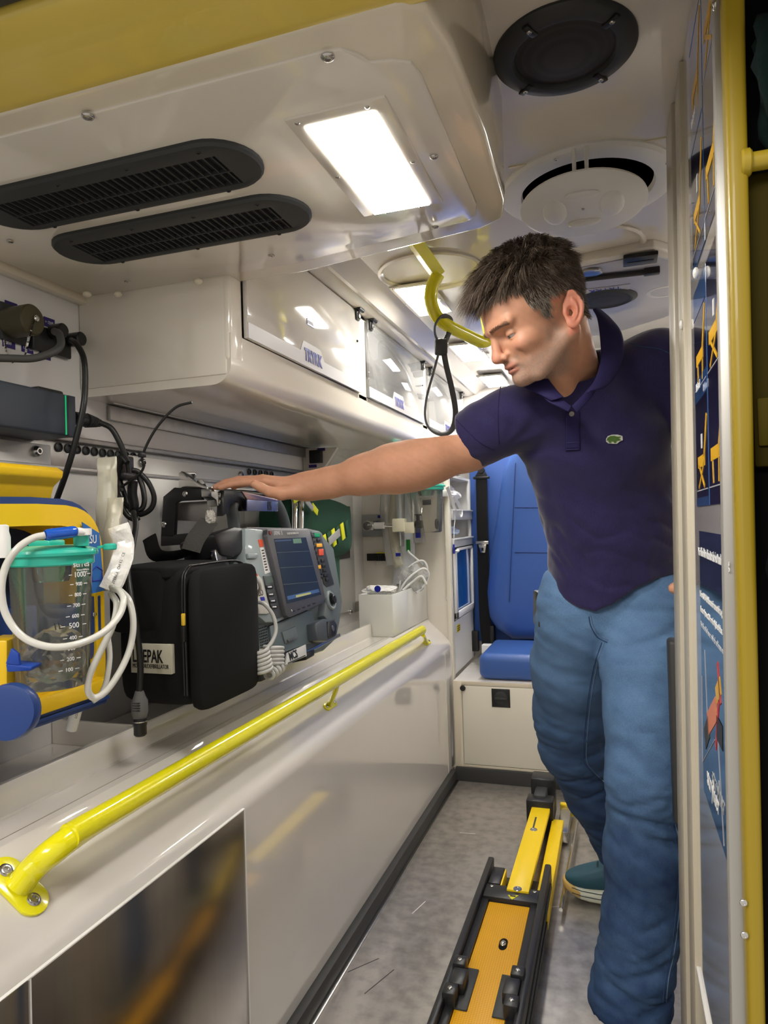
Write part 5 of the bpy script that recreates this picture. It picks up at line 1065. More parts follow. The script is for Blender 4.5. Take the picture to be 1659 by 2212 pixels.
# second canister on end wall
c = at(922, 1100, 'y', 3.13); zt_ = at(922, 1050, 'y', 3.13).z; zb_ = at(922, 1150, 'y', 3.13).z
c2n = canister('suction_canister', 'smaller clear jar with turquoise lid hanging on the far end wall', c.x, 3.13, zb_, zt_, .080)
g = MB(); a, b_ = at(913, 1040, 'y', 3.08), at(942, 1036, 'y', 3.08); g.tube([a, b_], [.013, .012], 14); g.build('blue_connector', bpy.data.materials['clear_blue'], c2n); g = MB(); g.tube([b_, at(953, 1036, 'y', 3.08)], [.009, .008], 12); g.build('white_elbow', WHT, c2n)
g = MB(); g.box((c.x-.08, 3.2, zt_-.05), (c.x+.08, 3.249, zt_-.02), .004); g.build('wall_holder', WHT, c2n)
g = MB(); a = at(922, 1085, 'y', 3.05); g.box(a-V((.02, .0015, .012)), a+V((.02, 0, .012)), .001); g.build('dark_print', SKT, c2n)
o = pouch('tape_loop', 'white tape loop dangling from the far jar in front of the shelf column', [X_(966, 1052, -.745), X_(976, 1080, -.745), X_(986, 1108, -.742), X_(996, 1114, -.742), X_(994, 1096, -.744), X_(980, 1072, -.744)], .016, WHT, .003, cat='strap')
cl = thing('pull_cord', 'thin white cord with blue and white toggle by the shelf column', 'cord', X_(985, 1180, -.745))
g = MB(); g.tube(bez([X_(968, 1050, -.750), X_(982, 1112, -.744), X_(981, 1140, -.742), X_(980, 1178, -.740)], 5), .0016, 6); g.build('cord', WHT, cl); g = MB(); a = X_(980, 1176, -.740); g.cyl(a, a-V((0, 0, .045)), .005, 12); g.build('blue_toggle', NAVY, cl); g = MB(); a = X_(988, 1190, -.735); g.sphere(a, (.010, .026, .008)); g.build('white_bead', WHT, cl)
# ================= RIGHT PARTITION AND REAR JAMB =================
PP0, PN = V((.131, 0, 1.95)), V((1, 0, -.018))
def px_(z): return .131-.018*(1.95-z)
def pn(px, py, off=0): return onp(px, py, PP0-V((off, 0, 0)), PN)
part = thing('side_partition', 'tall glossy white partition panel with posters at the right edge', 'partition', (.12, 1.15, 0))
def slab(name, y0, y1, z0, z1, t0, t1, m, r=.002, parent=None):
    g = MB(); g.prism([(px_(z0)+t0, y0, z0), (px_(z1)+t0, y0, z1), (px_(z1)+t1, y0, z1), (px_(z0)+t1, y0, z0)], (0, y1-y0, 0), r); return g.build(name, m, parent or part)
YN, YF = .835, 1.47
zb_ = pn(1480, 1930).z
slab('panel_sheet', YN, YF-.01, zb_, 1.945, 0, .030, PAN, 0)
e1, e2, e3 = pn(1477, 1100).y, pn(1481, 1100).y, pn(1492, 1100).y
TRM = mat('trim_beige', (.52, .47, .37), .35)
slab('edge_trim', e1, YF, 0, 1.945, -.010, .034, TRM, .003)
slab('trim_gasket', e2, e1, zb_, 1.945, -.002, .010, BLK, 0)
slab('edge_trim', e3, e2, 0, 1.945, -.006, .010, TRM, .002)
slab('bottom_edging', YN, e3, zb_-.006, zb_, -.004, .03, WHT, .001)
slab('near_trim', YN-.016, YN, .0, 1.945, -.008, .03, mat('silver_trim', (.45, .44, .42), .35, .4), .004)
for p in [(1545, 10)]: screw(pn(*p, .008), (-1, 0, 0), .006, STL, part)
for p in [(1503, 590), (1472, 702)]:
    c = pn(*p, .008); g = MB(); g.sphere(c, (.004, .007, .008)); g.build('screw_cap', WHT, part)
# posters
PD = mat('poster_navy', (.012, .014, .045), .12, coat=1); PB_ = mat('poster_blue', (.04, .14, .40), .15, coat=1); PC = mat('poster_dark_blue', (.010, .022, .05), .12, coat=1, noise_=(3, .3, (.02, .07, .14), (1, 1, 1)))
PY = mat('print_yellow', (.85, .48, .02), .3); PO = mat('print_orange', (.85, .25, .08), .3); PR = mat('print_red', (.6, .04, .03), .3); PG = mat('print_grey', (.45, .45, .5), .3)
ya_, yb_ = YN+.008, pn(1508, 1120).y
def pbox(name, y0, y1, z0, z1, m, off=.001, parent=None):
    g = MB(); g.prism([(px_(z0)-off, y0, z0), (px_(z1)-off, y0, z1), (px_(z1)-off+.0006, y0, z1), (px_(z0)-off+.0006, y0, z0)], (0, y1-y0, 0)); return g.build(name, m, parent or part)
def pline(name, pts, w_, m, parent, off=.0016):   # flat print stroke, pts (u 0..1 from far to near, v 0..1 up)
    g = MB()
    for (u0, v0), (u1, v1) in zip(pts, pts[1:]):
        a = V((0, Yb2-(Yb2-Ya2)*u0, Za+(Zb-Za)*v0)); b_ = V((0, Yb2-(Yb2-Ya2)*u1, Za+(Zb-Za)*v1)); d = (b_-a).normalized(); s_ = V((0, -d.z, d.y))*w_/2
        P = [a-s_, b_-s_, b_+s_, a+s_]
        for p in P: p.x = px_(p.z)-off
        g.prism(P, (.0004, 0, 0))
    return g.build(name, m, parent)
def pictos(posts, zA, zB, cols, base):
    global Ya2, Yb2, Za, Zb
    for i, (y1, y0) in enumerate(cols):
        for j in range(base):
            Ya2, Yb2 = y0+.008, y1-.008; Za, Zb = zA+(zB-zA)*j/base+.006, zA+(zB-zA)*(j+1)/base-.006
            pline('ground_line', [(0, .12), (1, .12)], .0015, PG, posts)
            pline('stretcher_picto', [(.15, .42), (.75, .42)], .016, PY, posts); pline('stretcher_picto', [(.7, .45), (.95, .85)], .008, PY, posts); pline('stretcher_picto', [(.25, .40), (.3, .15)] if (i+j) % 2 else [(.2, .4), (.7, .15)], .005, PY, posts); pline('stretcher_picto', [(.7, .40), (.68, .15)] if (i+j) % 2 else [(.7, .4), (.2, .15)], .005, PY, posts)
            if (i+j) % 2 == 0: pline('figure_picto', [(.5, .55), (.5, .70)], .010, WPR, posts); 
            if i == 1: pline('figure_picto', [(.88, .35), (.88, .62)], .012, PR if j % 2 else PG, posts)
ym_ = (ya_+yb_)/2-.0
for (z0, z1, nm) in ((1.555, 1.925, 'upper'), (1.212, 1.525, 'lower')):
    po_ = pbox('poster', ya_, yb_, z0, z1, PD); po_['label'] = nm+' dark poster of yellow stretcher pictograms'
    pbox('poster_divider', ym_-.003, ym_+.003, z0, z1, PB_, .0014, po_)
    pbox('blue_band', ym_+.003, yb_, z0+(z1-z0)*.48, z0+(z1-z0)*.58, PB_, .0014, po_); pbox('blue_band', ym_+.003, yb_, z0, z0+.012, PB_, .0014, po_); pbox('blue_band', ym_+.003, yb_, z1-.04, z1, PB_, .0014, po_)
    text('lettering', 'Unload', .016, (px_(z0)-.0024, yb_-.06, z0+(z1-z0)*.51), (0, -1, 0), (0, 0, 1), WPR, po_)
    pictos(po_, z0, z1-.02, [(yb_, ym_), (ym_, ya_)], 2)
z0, z1 = .80, pn(1508, 1146).z
pc_ = pbox('poster', ya_, pn(1518, 1500).y+.0, z0, z1, PC); pc_['label'] = 'dark blue poster with white text and orange loading arm'
yt = yb_-.02
text('lettering', 'Når båren blir sittende fast ved lasting/lossing', .0165, (px_(z1)-.0026, yt, z1-.035), (0, -1, -.0), (0, 0, 1), WPR, pc_, sx=.95)
for k, s_ in enumerate(['Power-LOAD skal løse ut når man senker, og kan', 'deretter flyttes ut 200 mm før hjulene løftes.', 'Hvis båren ikke løsner, trykk på rød knapp og', 'trekk ut manuelt til Power-LOAD slipper.']):
    text('lettering', s_, .0125, (px_(z1)-.0026, yt, z1-.095-k*.022), (0, -1, 0), (0, 0, 1), WPR, pc_, sx=.95)
Ya2, Yb2, Za, Zb = ya_, yb_, z0, z1
pline('loading_arm_print', [(.30, .30), (.62, .42)], .030, PO, pc_); pline('loading_arm_print', [(.58, .28), (.70, .46)], .010, PR, pc_); pline('loading_arm_print', [(.62, .46), (.76, .52)], .022, PY, pc_); pline('loading_arm_print', [(.68, .58), (.76, .46)], .012, PR, pc_); pline('loading_arm_print', [(.18, .22), (.34, .30)], .03, GRYK, pc_); pline('loading_arm_print', [(.62, .36), (.8, .36)], .03, BLK, pc_)
for P in ([(.22, .56), (.30, .26)], [(.08, .44), (.05, .10)], [(.05, .10), (.55, .30)], [(.62, .40), (.78, .02)]): pline('callout_line', P, .0010, PG, pc_)
text('lettering', 'stryker', .040, (px_(z0)-.0026, ya_+.19, z0+.035), (0, -1, 0), (0, 0, 1), WPR, pc_, sx=1.0)
# black pull handle behind the panel edge
hp_ = thing('panel_pull_handle', 'long black pull handle behind the edge of the partition panel', 'handle', (.10, 1.51, .65))
a, b_ = at(1441, 1380, 'y', 1.50), at(1470, 1775, 'y', 1.50)
g = MB(); g.box((a.x, 1.478, b_.z), (px_(.9)+.01, 1.53, a.z), .008, seg=3); g.build('grip', SKT, hp_)
g = MB(); g.box((px_(.9), 1.47, b_.z+.04), (px_(.9)+.03, 1.50, b_.z+.08), .003); g.build('mount', BLK, hp_)
# yellow rear post, outside
g = MB(); yj = .80
xa_ = [at(1556, 0, 'y', yj), at(1612, 2212, 'y', yj)]; xb__ = [at(1603, 0, 'y', yj), at(1648, 2212, 'y', yj)]
def lx(a, b_, z): return a.x+(b_.x-a.x)*(z-a.z)/(b_.z-a.z)
tops, bots = 2.0, -.04
g.prism([(lx(*xa_, tops), yj-.02, tops), (lx(*xb__, tops), yj-.02, tops), (lx(*xb__, bots), yj-.02, bots), (lx(*xa_, bots), yj-.02, bots)], (0, .03, 0), .006, 3); post = struct(g.build('trim_7', mat('yellow_post_paint', (.34, .24, .014), .42, coat=.15)))  # same yellow paint, its dimmer light put into a darker, browner colour
for p in [(1606, 1950), (1608, 2020)]: c = at(*p, 'y', yj-.021); screw(c, (0, -1, 0), .0038, CHR, post)
DKW = mat('outer_black', (.003, .003, .003), .9, spec=.1)
g = MB(); g.prism([(px_(-.3)+.010, .812, -.3), (px_(2.3)+.010, .812, 2.3), (1.8, .812, 2.3), (1.8, .812, -.3)], (0, .006, 0)); struct(g.build('wall_outer', DKW))
OLD = mat('olive_panel', (.035, .026, .002), .7, spec=.1)
c0, c1 = at(1611, 385, 'y', .81), at(1659, 1010, 'y', .81)
dp_ = thing('door_inner_panel', 'dark yellow door panel beyond the yellow post at the right edge', 'door panel', (.3, .81, 1.3))
g = MB(); g.box((c0.x-.004, .800, c1.z), (.8, .811, c0.z), .004); g.build('panel_face', OLD, dp_); g = MB(); zz_ = at(1620, 862, 'y', .80).z; g.box((c0.x, .796, zz_-.05), (.8, .800, zz_), .002); g.build('pocket_edge', mat('olive_light', (.06, .045, .003), .7, spec=.1), dp_)
yb2_ = thing('door_grab_bar', 'short horizontal yellow grab bar beside the hanging dark green jacket', 'grab bar', at(1620, 352, 'y', .785))
a = at(1613, 352, 'y', .785); g = MB(); g.tube([a, a+V((.45, 0, .0))], .0095, 18); g.build('bar', YELD, yb2_); g = MB(); g.cyl(a-V((.006, 0, 0)), a+V((.004, 0, 0)), .014, 20, bev=.002); g.build('end_flange', YELD, yb2_)
JK = mat('dark_green_cloth', (.002, .010, .0085), .95, bump=(40, .5, .01), spec=.2)
c = at(1672, 180, 'y', .78); crumple('hanging_jacket', (c.x+.045, .775, c.z), (.060, .03, .085), JK, 51, 'dark green jacket hanging above the yellow bar at the right edge', 'jacket')
c = at(1680, 1150, 'y', .76); crumple('hanging_jacket', (c.x+.060, .765, c.z), (.060, .035, .12), mat('near_black_cloth', (.0015, .003, .0035), .95, spec=.1), 57, 'almost black garment hanging below the dark yellow panel at the right edge', 'jacket')

for _o in C.objects:
    if _o.name.startswith('hanging_jacket') and 'sharp_edge' in _o.data.attributes: _o.data.attributes.remove(_o.data.attributes['sharp_edge'])
# ================= PERSON =================
# modelling frame aligned with the photographer's view direction: (right, up, forward) metres
def cq(px, py, d): return np.array([(px-829.5)/FPX*d, (1106-py)/FPX*d, d])
def w2c(p): p = V(p)-CAM; return np.array([p.dot(CR), p.dot(CU), p.dot(CF)])
BASIS = np.array([list(CR), list(CU), list(CF)])
def nets(f, lo, hi, h):
    lo = np.array(lo, float); n = np.ceil((np.array(hi)-lo)/h).astype(int)+1
    ax = [lo[i]+h*np.arange(n[i]) for i in range(3)]
    D_ = np.empty(n, np.float32)
    step = max(1, int(400000/(n[1]*n[2])))
    for i in range(0, n[0], step):
        X, Y, Z = np.meshgrid(ax[0][i:i+step], ax[1], ax[2], indexing='ij')
        D_[i:i+step] = f(X, Y, Z)
    neg = D_ < 0
    c = np.zeros(n-1, int)
    for a in (0, 1):
        for b_ in (0, 1):
            for e in (0, 1): c += neg[a:n[0]-1+a, b_:n[1]-1+b_, e:n[2]-1+e]
    act = (c > 0) & (c < 8); idx = -np.ones(n-1, int); I = np.argwhere(act); idx[act] = np.arange(len(I))
    acc = np.zeros((len(I), 3)); cnt = np.zeros(len(I))
    offs = [(0, 0, 0), (1, 0, 0), (0, 1, 0), (0, 0, 1), (1, 1, 0), (1, 0, 1), (0, 1, 1), (1, 1, 1)]
    val = {o: D_[I[:, 0]+o[0], I[:, 1]+o[1], I[:, 2]+o[2]] for o in offs}
    for o in offs:
        for k in range(3):
            if o[k] == 0:
                o2 = list(o); o2[k] = 1; o2 = tuple(o2); a, b_ = val[o], val[o2]; m_ = (a < 0) != (b_ < 0); t = np.where(m_, a/np.where(m_, a-b_, 1), 0)
                p = np.tile(np.array(o, float), (len(I), 1)); p[:, k] = t; acc[m_] += p[m_]; cnt[m_] += 1
    vt = lo+h*(I+acc/cnt[:, None]); Q = []
    for k in range(3):
        sl = [slice(None)]*3; s0 = list(sl); s1 = list(sl); s0[k] = slice(0, -1); s1[k] = slice(1, None)
        ch = neg[tuple(s0)] != neg[tuple(s1)]; E = np.argwhere(ch); u, v_ = [(1, 2), (2, 0), (0, 1)][k]
        ok = (E[:, u] > 0) & (E[:, v_] > 0) & (E[:, u] < n[u]-1) & (E[:, v_] < n[v_]-1); E = E[ok]
        sg_ = neg[E[:, 0], E[:, 1], E[:, 2]]
        def ix(du, dv): P = E.copy(); P[:, u] -= du; P[:, v_] -= dv; return idx[P[:, 0], P[:, 1], P[:, 2]]
        q4 = np.stack([ix(1, 1), ix(0, 1), ix(0, 0), ix(1, 0)], 1); q4[~sg_] = q4[~sg_][:, ::-1]; Q.append(q4)
    return vt, np.concatenate(Q)
def ell(P, c, r, A=None):
    p = [P[i]-c[i] for i in range(3)]
    if A is not None: p = [A[0][j]*p[0]+A[1][j]*p[1]+A[2][j]*p[2] for j in range(3)]
    k0 = np.sqrt((p[0]/r[0])**2+(p[1]/r[1])**2+(p[2]/r[2])**2); k1 = np.sqrt((p[0]/r[0]**2)**2+(p[1]/r[1]**2)**2+(p[2]/r[2]**2)**2)+1e-9
    return k0*(k0-1)/k1
def cap(P, a, b_, ra, rb, dz=1.0):       # tapered capsule; dz < 1 flattens along the third axis
    a = np.array(a, float); b_ = np.array(b_, float); s = np.array([1, 1, 1/dz]); ab = (b_-a)*s; L = (ab**2).sum()
    q_ = [(P[i]-a[i])*s[i] for i in range(3)]; t = np.clip((q_[0]*ab[0]+q_[1]*ab[1]+q_[2]*ab[2])/L, 0, 1)
    return np.sqrt(sum((q_[i]-t*ab[i])**2 for i in range(3)))-(ra+(rb-ra)*t)
def smin(a, b_, k): h = np.clip(.5+.5*(b_-a)/k, 0, 1); return b_*(1-h)+a*h-k*h*(1-h)
def smax(a, b_, k): return -smin(-a, -b_, k)
def chainsdf(P, pts, k=.02, dz=1.0):
    d = None
    for (a, ra), (b_, rb) in zip(pts, pts[1:]):
        e = cap(P, a, b_, ra, rb, dz); d = e if d is None else smin(d, e, k)
    return d
def fold(P, f=(1, 1, 1), seed=0):         # smooth pseudo-noise from warped sines
    x, y, z = P[0]*f[0], P[1]*f[1], P[2]*f[2]; s = seed
    w1 = np.sin(1.7*x+2.3*y+s)+np.sin(2.9*z-1.1*x+2*s); w2 = np.sin(2.1*y-1.6*z+3*s)+np.sin(1.3*x+1.9*z+s)
    return (np.sin(3.1*y+1.8*w1+s)+np.sin(2.3*x+3.7*y+1.5*w2+2*s)+.5*np.sin(5.3*x-4.9*y+w1*2))/2.5
def wmesh(name, parts, mats, parent, cols=None, ang=0):
    vs, fs, o = [], [], 0
    for vt, q_ in parts: vs.append(vt); fs.append(q_+o); o += len(vt)
    vt = np.concatenate(vs); q_ = np.concatenate(fs); W_ = vt @ BASIS + np.array(CAM)
    me = bpy.data.meshes.new(name); me.vertices.add(len(W_)); me.vertices.foreach_set('co', W_.ravel()); me.loops.add(len(q_)*4); me.loops.foreach_set('vertex_index', q_.ravel())
    me.polygons.add(len(q_)); me.polygons.foreach_set('loop_start', np.arange(len(q_))*4); me.polygons.foreach_set('loop_total', np.full(len(q_), 4)); me.update(calc_edges=True); me.validate()
    if cols is not None:
        at_ = me.color_attributes.new('col', 'FLOAT_COLOR', 'POINT'); at_.data.foreach_set('color', np.concatenate([cols(vt), np.ones((len(vt), 1))], 1).ravel())
    o_ = link(name, me, mats, parent, ang=ang); o_['_flip'] = 0; del o_['_flip']; return o_
def vcol_mat(name, rough, sub=0, bump=None, spec=None, sheen=0, weave=0):
    m = mat(name, (.5, .5, .5), rough, sub=sub, bump=bump, spec=spec); nt = m.node_tree; b = nt.nodes['Principled BSDF']; a = nt.nodes.new('ShaderNodeVertexColor'); a.layer_name = 'col'
    out = a.outputs[0]
    if weave:
        tc = nt.nodes.new('ShaderNodeTexCoord'); mp = nt.nodes.new('ShaderNodeMapping'); mp.inputs['Scale'].default_value = (1, 1, .25); nt.links.new(tc.outputs['Object'], mp.inputs[0])
        n = nt.nodes.new('ShaderNodeTexNoise'); n.inputs['Scale'].default_value = weave; n.inputs['Detail'].default_value = 3; nt.links.new(mp.outputs[0], n.inputs['Vector'])
        r = nt.nodes.new('ShaderNodeMapRange'); r.inputs['From Min'].default_value = .3; r.inputs['From Max'].default_value = .7; r.inputs['To Min'].default_value = .84; r.inputs['To Max'].default_value = 1.17; nt.links.new(n.outputs[0], r.inputs[0])
        mx = nt.nodes.new('ShaderNodeVectorMath'); mx.operation = 'SCALE'; nt.links.new(out, mx.inputs[0]); nt.links.new(r.outputs[0], mx.inputs['Scale']); out = mx.outputs[0]
    nt.links.new(out, b.inputs['Base Color'])
    if sheen: b.inputs['Sheen Weight'].default_value = sheen
    return m
man = thing('person', 'man in navy polo shirt and blue jeans reaching out with his right arm', 'person', (.0, 1.62, 0))
# ---- head frame ----
dl, pt = math.radians(12), math.radians(28)
Lc = np.array([math.sin(dl), 0, -math.cos(dl)]); F0 = np.array([-math.cos(dl), 0, -math.sin(dl)])
Fc = F0*math.cos(pt)+np.array([0, -1, 0])*math.sin(pt); Uc = np.cross(Fc, Lc); 
if Uc[1] < 0: Uc = -Uc
HA = np.array([Fc, Lc, Uc])                       # rows: head axes in the modelling frame
HO = cq(1225, 686, 1.335)-Lc*.073
def h2c(p): return HO+np.array(p)@HA
NECK_B = cq(1252, 850, 1.535); nb = (NECK_B-HO)@HA.T
def head_sdf(X, Y, Z):
    P0 = (X-HO[0], Y-HO[1], Z-HO[2]); P = [sum(P0[j]*HA[i][j] for j in range(3)) for i in range(3)]; S = (P[0], np.abs(P[1]), P[2])
    d = ell(P, (.004, 0, .082), (.104, .077, .092))
    d = smin(d, ell(P, (.052, 0, .058), (.072, .064, .062)), .02)
    d = smin(d, ell(P, (.056, 0, -.002), (.060, .057, .070)), .02)
    d = smin(d, ell(P, (.052, 0, -.048), (.058, .047, .036)), .02)
    d = smin(d, ell(P, (.101, 0, -.064), (.021, .024, .018)), .014)
    d = smin(d, cap(S, (.002, .050, -.030), (.080, .028, -.070), .017, .014), .016)
    d = smin(d, ell(S, (.080, .040, -.002), (.026, .020, .018)), .014)
    d = smin(d, cap(S, (.1185, .006, .0455), (.098, .048, .048), .0125, .0095), .009)
    d = smax(d, -ell(S, (.121, .034, .0235), (.024, .020, .0125)), .010)
    n_ = cap(P, (.117, 0, .038), (.131, 0, -.001), .0075, .0095); n_ = smin(n_, ell(P, (.1325, 0, -.008), (.0125, .0115, .0105)), .007)
    n_ = smin(n_, ell(S, (.118, .0125, -.012), (.0125, .0075, .0085)), .005); n_ = smax(n_, -ell(S, (.124, .0068, -.021), (.006, .0035, .006)), .002)
    d = smin(d, n_, .007)
    d = smin(d, ell(P, (.103, 0, -.030), (.020, .026, .016)), .008)
    lp_ = smin(ell(P, (.1135, 0, -.0325), (.0115, .022, .0055)), ell(P, (.1115, 0, -.0435), (.0115, .019, .0065)), .0015); d = smin(d, lp_, .004)
    d = smax(d, -ell(P, (.124, 0, -.0382), (.012, .026, .0011)), .0015)
    d = smax(d, -ell(S, (.108, .040, -.028), (.012, .003, .016)), .006)
    # upper and lower lids around the eyeball
    e_ = np.sqrt((S[0]-.0945)**2+(S[1]-.032)**2+(S[2]-.0235)**2)-.0146
    lid = smax(e_, -(S[2]-.0207), .001); lid2 = smax(e_, (S[2]-.0162), .001); d = smin(d, smin(lid, lid2, .001), .003)
    d = smax(d, -cap(S, (.118, .020, -.016), (.106, .034, -.034), .0028, .0018), .006);
    # neck
    d = smin(d, cap(P, (-.020, 0, .0), nb, .056, .056), .022); ch_ = (cq(1237, 872, 1.485)-HO)@HA.T; d = smin(d, cap(P, (.025, 0, -.06), ch_, .028, .030), .025)
    d = smin(d, cap(S, (-.012, .058, -.025), nb+np.array([.035, .015, .02]), .012, .014), .012)
    # ears
    et = math.radians(22); ot = math.radians(24); c_ = (-.016, .078, .010)
    q_ = [S[0]-c_[0], S[1]-c_[1], S[2]-c_[2]]; a = q_[0]*math.cos(et)+q_[2]*math.sin(et); cc = -q_[0]*math.sin(et)+q_[2]*math.cos(et); b_ = q_[1]
    a2 = a*math.cos(ot)-b_*math.sin(ot); b2 = a*math.sin(ot)+b_*math.cos(ot)
    wA = .0180+.12*np.clip(cc, -.03, .03)
    e0 = np.sqrt((a2/wA)**2+(cc/.0315)**2); rim = np.sqrt(((e0-1)*.020)**2+b2**2)-.0038; rim = smax(rim, a2-.011+np.abs(cc-.004)*.1, .004)
    ear = smin(rim, ell((a2, b2, cc), (0, -.003, 0), (.019, .0045, .033)), .003)
    e1 = np.sqrt(((a2-.002)/(.010))**2+((cc+.001)/.019)**2); ear = smin(ear, smax(np.sqrt(((e1-1)*.012)**2+(b2-.002)**2)-.0022, a2-.001, .003), .003)
    ear = smax(ear, -ell((a2, b2, cc), (.004, .004, -.005), (.0095, .0105, .0125)), .002)
    ear = smin(ear, ell((a2, b2, cc), (.005, -.001, -.027), (.0085, .0045, .009)), .004); ear = smin(ear, ell((a2, b2, cc), (.014, -.004, -.004), (.005, .006, .006)), .003)
    d = smin(d, ear, .0035); return d
vh = nets(head_sdf, HO-np.array([.16, .22, .135]), HO+np.array([.125, .20, .21]), .0023)
# ---- right arm and hand ----
AR = [((1120, 905, 1.54), .060), ((1010, 957, 1.585), .056), ((930, 992, 1.64), .050), ((885, 1008, 1.665), .050), ((840, 1014, 1.685), .049), ((780, 1027, 1.71), .040), ((710, 1043, 1.74), .030), ((662, 1051, 1.755), .0265), ((640, 1052, 1.76), .0265)]
AR = [(cq(*p), r_) for p, r_ in AR]
fing = {'index': [(572, 1040, 1.735), (524, 1042, 1.735), (497, 1046, 1.735), (476, 1053, 1.736)], 'middle': [(568, 1036, 1.757), (515, 1037, 1.757), (487, 1043, 1.757), (466, 1052, 1.758)],
        'ring': [(572, 1037, 1.779), (522, 1038, 1.779), (496, 1044, 1.78), (477, 1052, 1.781)], 'little': [(580, 1041, 1.799), (542, 1043, 1.80), (520, 1047, 1.80), (504, 1053, 1.80)]}
def arm_sdf(X, Y, Z):
    P = (X, Y, Z); d = chainsdf(P, AR, .045)
    d = smin(d, cap(P, cq(900, 1020, 1.66), cq(820, 1030, 1.69), .030, .022), .02)
    for k, (nm, f_) in enumerate(fing.items()):
        f_ = [cq(*p) for p in f_]; s = [1, 1.05, 1, .86][k]
        m_ = cap(P, cq(645, 1050+k*0, 1.745+k*.009), f_[0], .017, .0125*s); d = smin(d, m_, .014)
        fd = smin(cap(P, f_[0], f_[1], .0112*s, .0100*s), cap(P, f_[1], f_[2], .0097*s, .0090*s), .003); fd = smin(fd, cap(P, f_[2], f_[3], .0090*s, .0076*s), .003); d = smin(d, fd, .005)
    d = smin(d, ell(P, cq(612, 1066, 1.75), (.040, .013, .030)), .014)
    t0 = cap(P, cq(645, 1060, 1.735), cq(607, 1066, 1.718), .017, .0175); d = smin(d, t0, .012)
    t = chainsdf(P, [(cq(607, 1066, 1.718), .0165), (cq(582, 1062, 1.702), .0125), (cq(564, 1053, 1.694), .0112), (cq(550, 1046, 1.692), .0105)], .006); d = smin(d, t, .0035)
    return d
lo = cq(462, 1090, 1.68); va = nets(arm_sdf, (cq(455, 1100, 1.83)[0], -.01, 1.48), (cq(1120, 900, 1.5)[0], .17, 1.84), .0028)
# ---- left arm and hand holding the panel edge ----
hx = px_(1.07)
LW = lambda x, y, z: w2c((x, y, z))
thz = at(1456, 1271, 'y', 1.505); 
def larm_sdf(X, Y, Z):
    P = (X, Y, Z); d = chainsdf(P, [(cq(1500, 850, 1.56), .055), (LW(.34, 1.62, 1.22), .046), (LW(.27, 1.60, 1.12), .038), (LW(.20, 1.60, 1.075), .027)], .02)
    pal = smin(cap(P, LW(.19, 1.60, 1.075), LW(.165, 1.54, 1.085), .022, .018), cap(P, LW(.19, 1.60, 1.06), LW(.165, 1.54, 1.04), .022, .017), .012); d = smin(d, pal, .012)
    tp_ = (thz.x, thz.y, thz.z); d = smin(d, chainsdf(P, [(LW(.17, 1.585, 1.085), .016), (LW(.135, 1.545, 1.085), .0135), (LW(thz.x+.012, 1.52, thz.z+.002), .0125), (w2c(tp_), .0115)], .008), .010)
    for k in range(4):
        z = 1.11-k*.022; s = [1, 1.05, 1, .85][k]; d = smin(d, chainsdf(P, [(LW(.172, 1.54, z), .012*s), (LW(.176, 1.495, z-.001), .0105*s), (LW(.170, 1.465, z-.002), .0095*s), (LW(.168, 1.442, z-.003), .0085*s)], .004), .006)
    return d
ps = np.array([w2c(p) for p in [(.08, 1.42, .98), (.40, 1.68, 1.5), (.1, 1.68, .98), (.42, 1.42, 1.5)]]); vl = nets(larm_sdf, ps.min(0)-.03, ps.max(0)+.03, .0045)
def skin_cols(vt):
    n = len(vt); c = np.tile(np.array([.56, .285, .18]), (n, 1))
    H = (vt-HO)@HA.T; x, y, z = H[:, 0], np.abs(H[:, 1]), H[:, 2]; hd = (np.linalg.norm(vt-HO, axis=1) < .26) & (vt[:, 2] < 1.62)
    f = fold((vt[:, 0], vt[:, 1], vt[:, 2]), (60, 60, 60), 2); c *= (1+.05*f)[:, None]
    def mixin(w_, col): nonlocal c; w_ = (np.clip(w_, 0, 1)*hd)[:, None]; c = c*(1-w_)+np.array(col)*w_
    sm = lambda v, a, b_: np.clip((v-a)/(b_-a), 0, 1)
    beard = sm(-z, .022, .040)*sm(x, -.02, .02)*sm(.16-x, .0, .02)*sm(z, -.105, -.088); beard = np.maximum(beard, sm(x, .0, .02)*sm(.06-x, 0, .02)*sm(-z, -.02, .01)*sm(z, -.105, -.08)); beard = np.maximum(beard, sm(x, .10, .106)*sm(-z, .016, .022)*sm(.042-y, 0, .01)*sm(z, -.034, -.028)*.8)
    rn = np.random.RandomState(3).rand(n); mixin(beard*(.30+.45*rn), (.30, .235, .20))
    lips = sm(x, .108, .113)*sm(.024-y, 0, .003)*(np.abs(z+.038) < .0115); mixin(lips*.65, (.48, .17, .13))
    mixin(((H[:, 1] > .066) & (x < .012) & (x > -.06) & (z > -.035) & (z < .055))*.6, (.74, .25, .17))
    mixin(np.exp(-((x-.135)**2+y**2+(z+.006)**2)/.016**2)*.5, (.68, .25, .18)); mixin(np.exp(-((x-.098)**2+(y-.042)**2+(z+.002)**2)/.018**2)*.3, (.66, .26, .19))
    hr_ = hairline(x, z)*1.0; mixin(hr_*.92, (.035, .024, .017))
    return c
def hairline(x, z):
    th = np.interp(x, [-.2, -.055, -.050, -.036, -.030, .016, .022, .036, .040, .058, .062, .075, .13], [-.018, -.012, .0, .006, .050, .050, .022, .018, .040, .050, .078, .088, .100])
    return np.clip((z-th)/.004, 0, 1)
SK = vcol_mat('skin', .52, sub=.25, bump=(260, .10, .002))
body = wmesh('body', [vh, va, vl], SK, man, skin_cols)
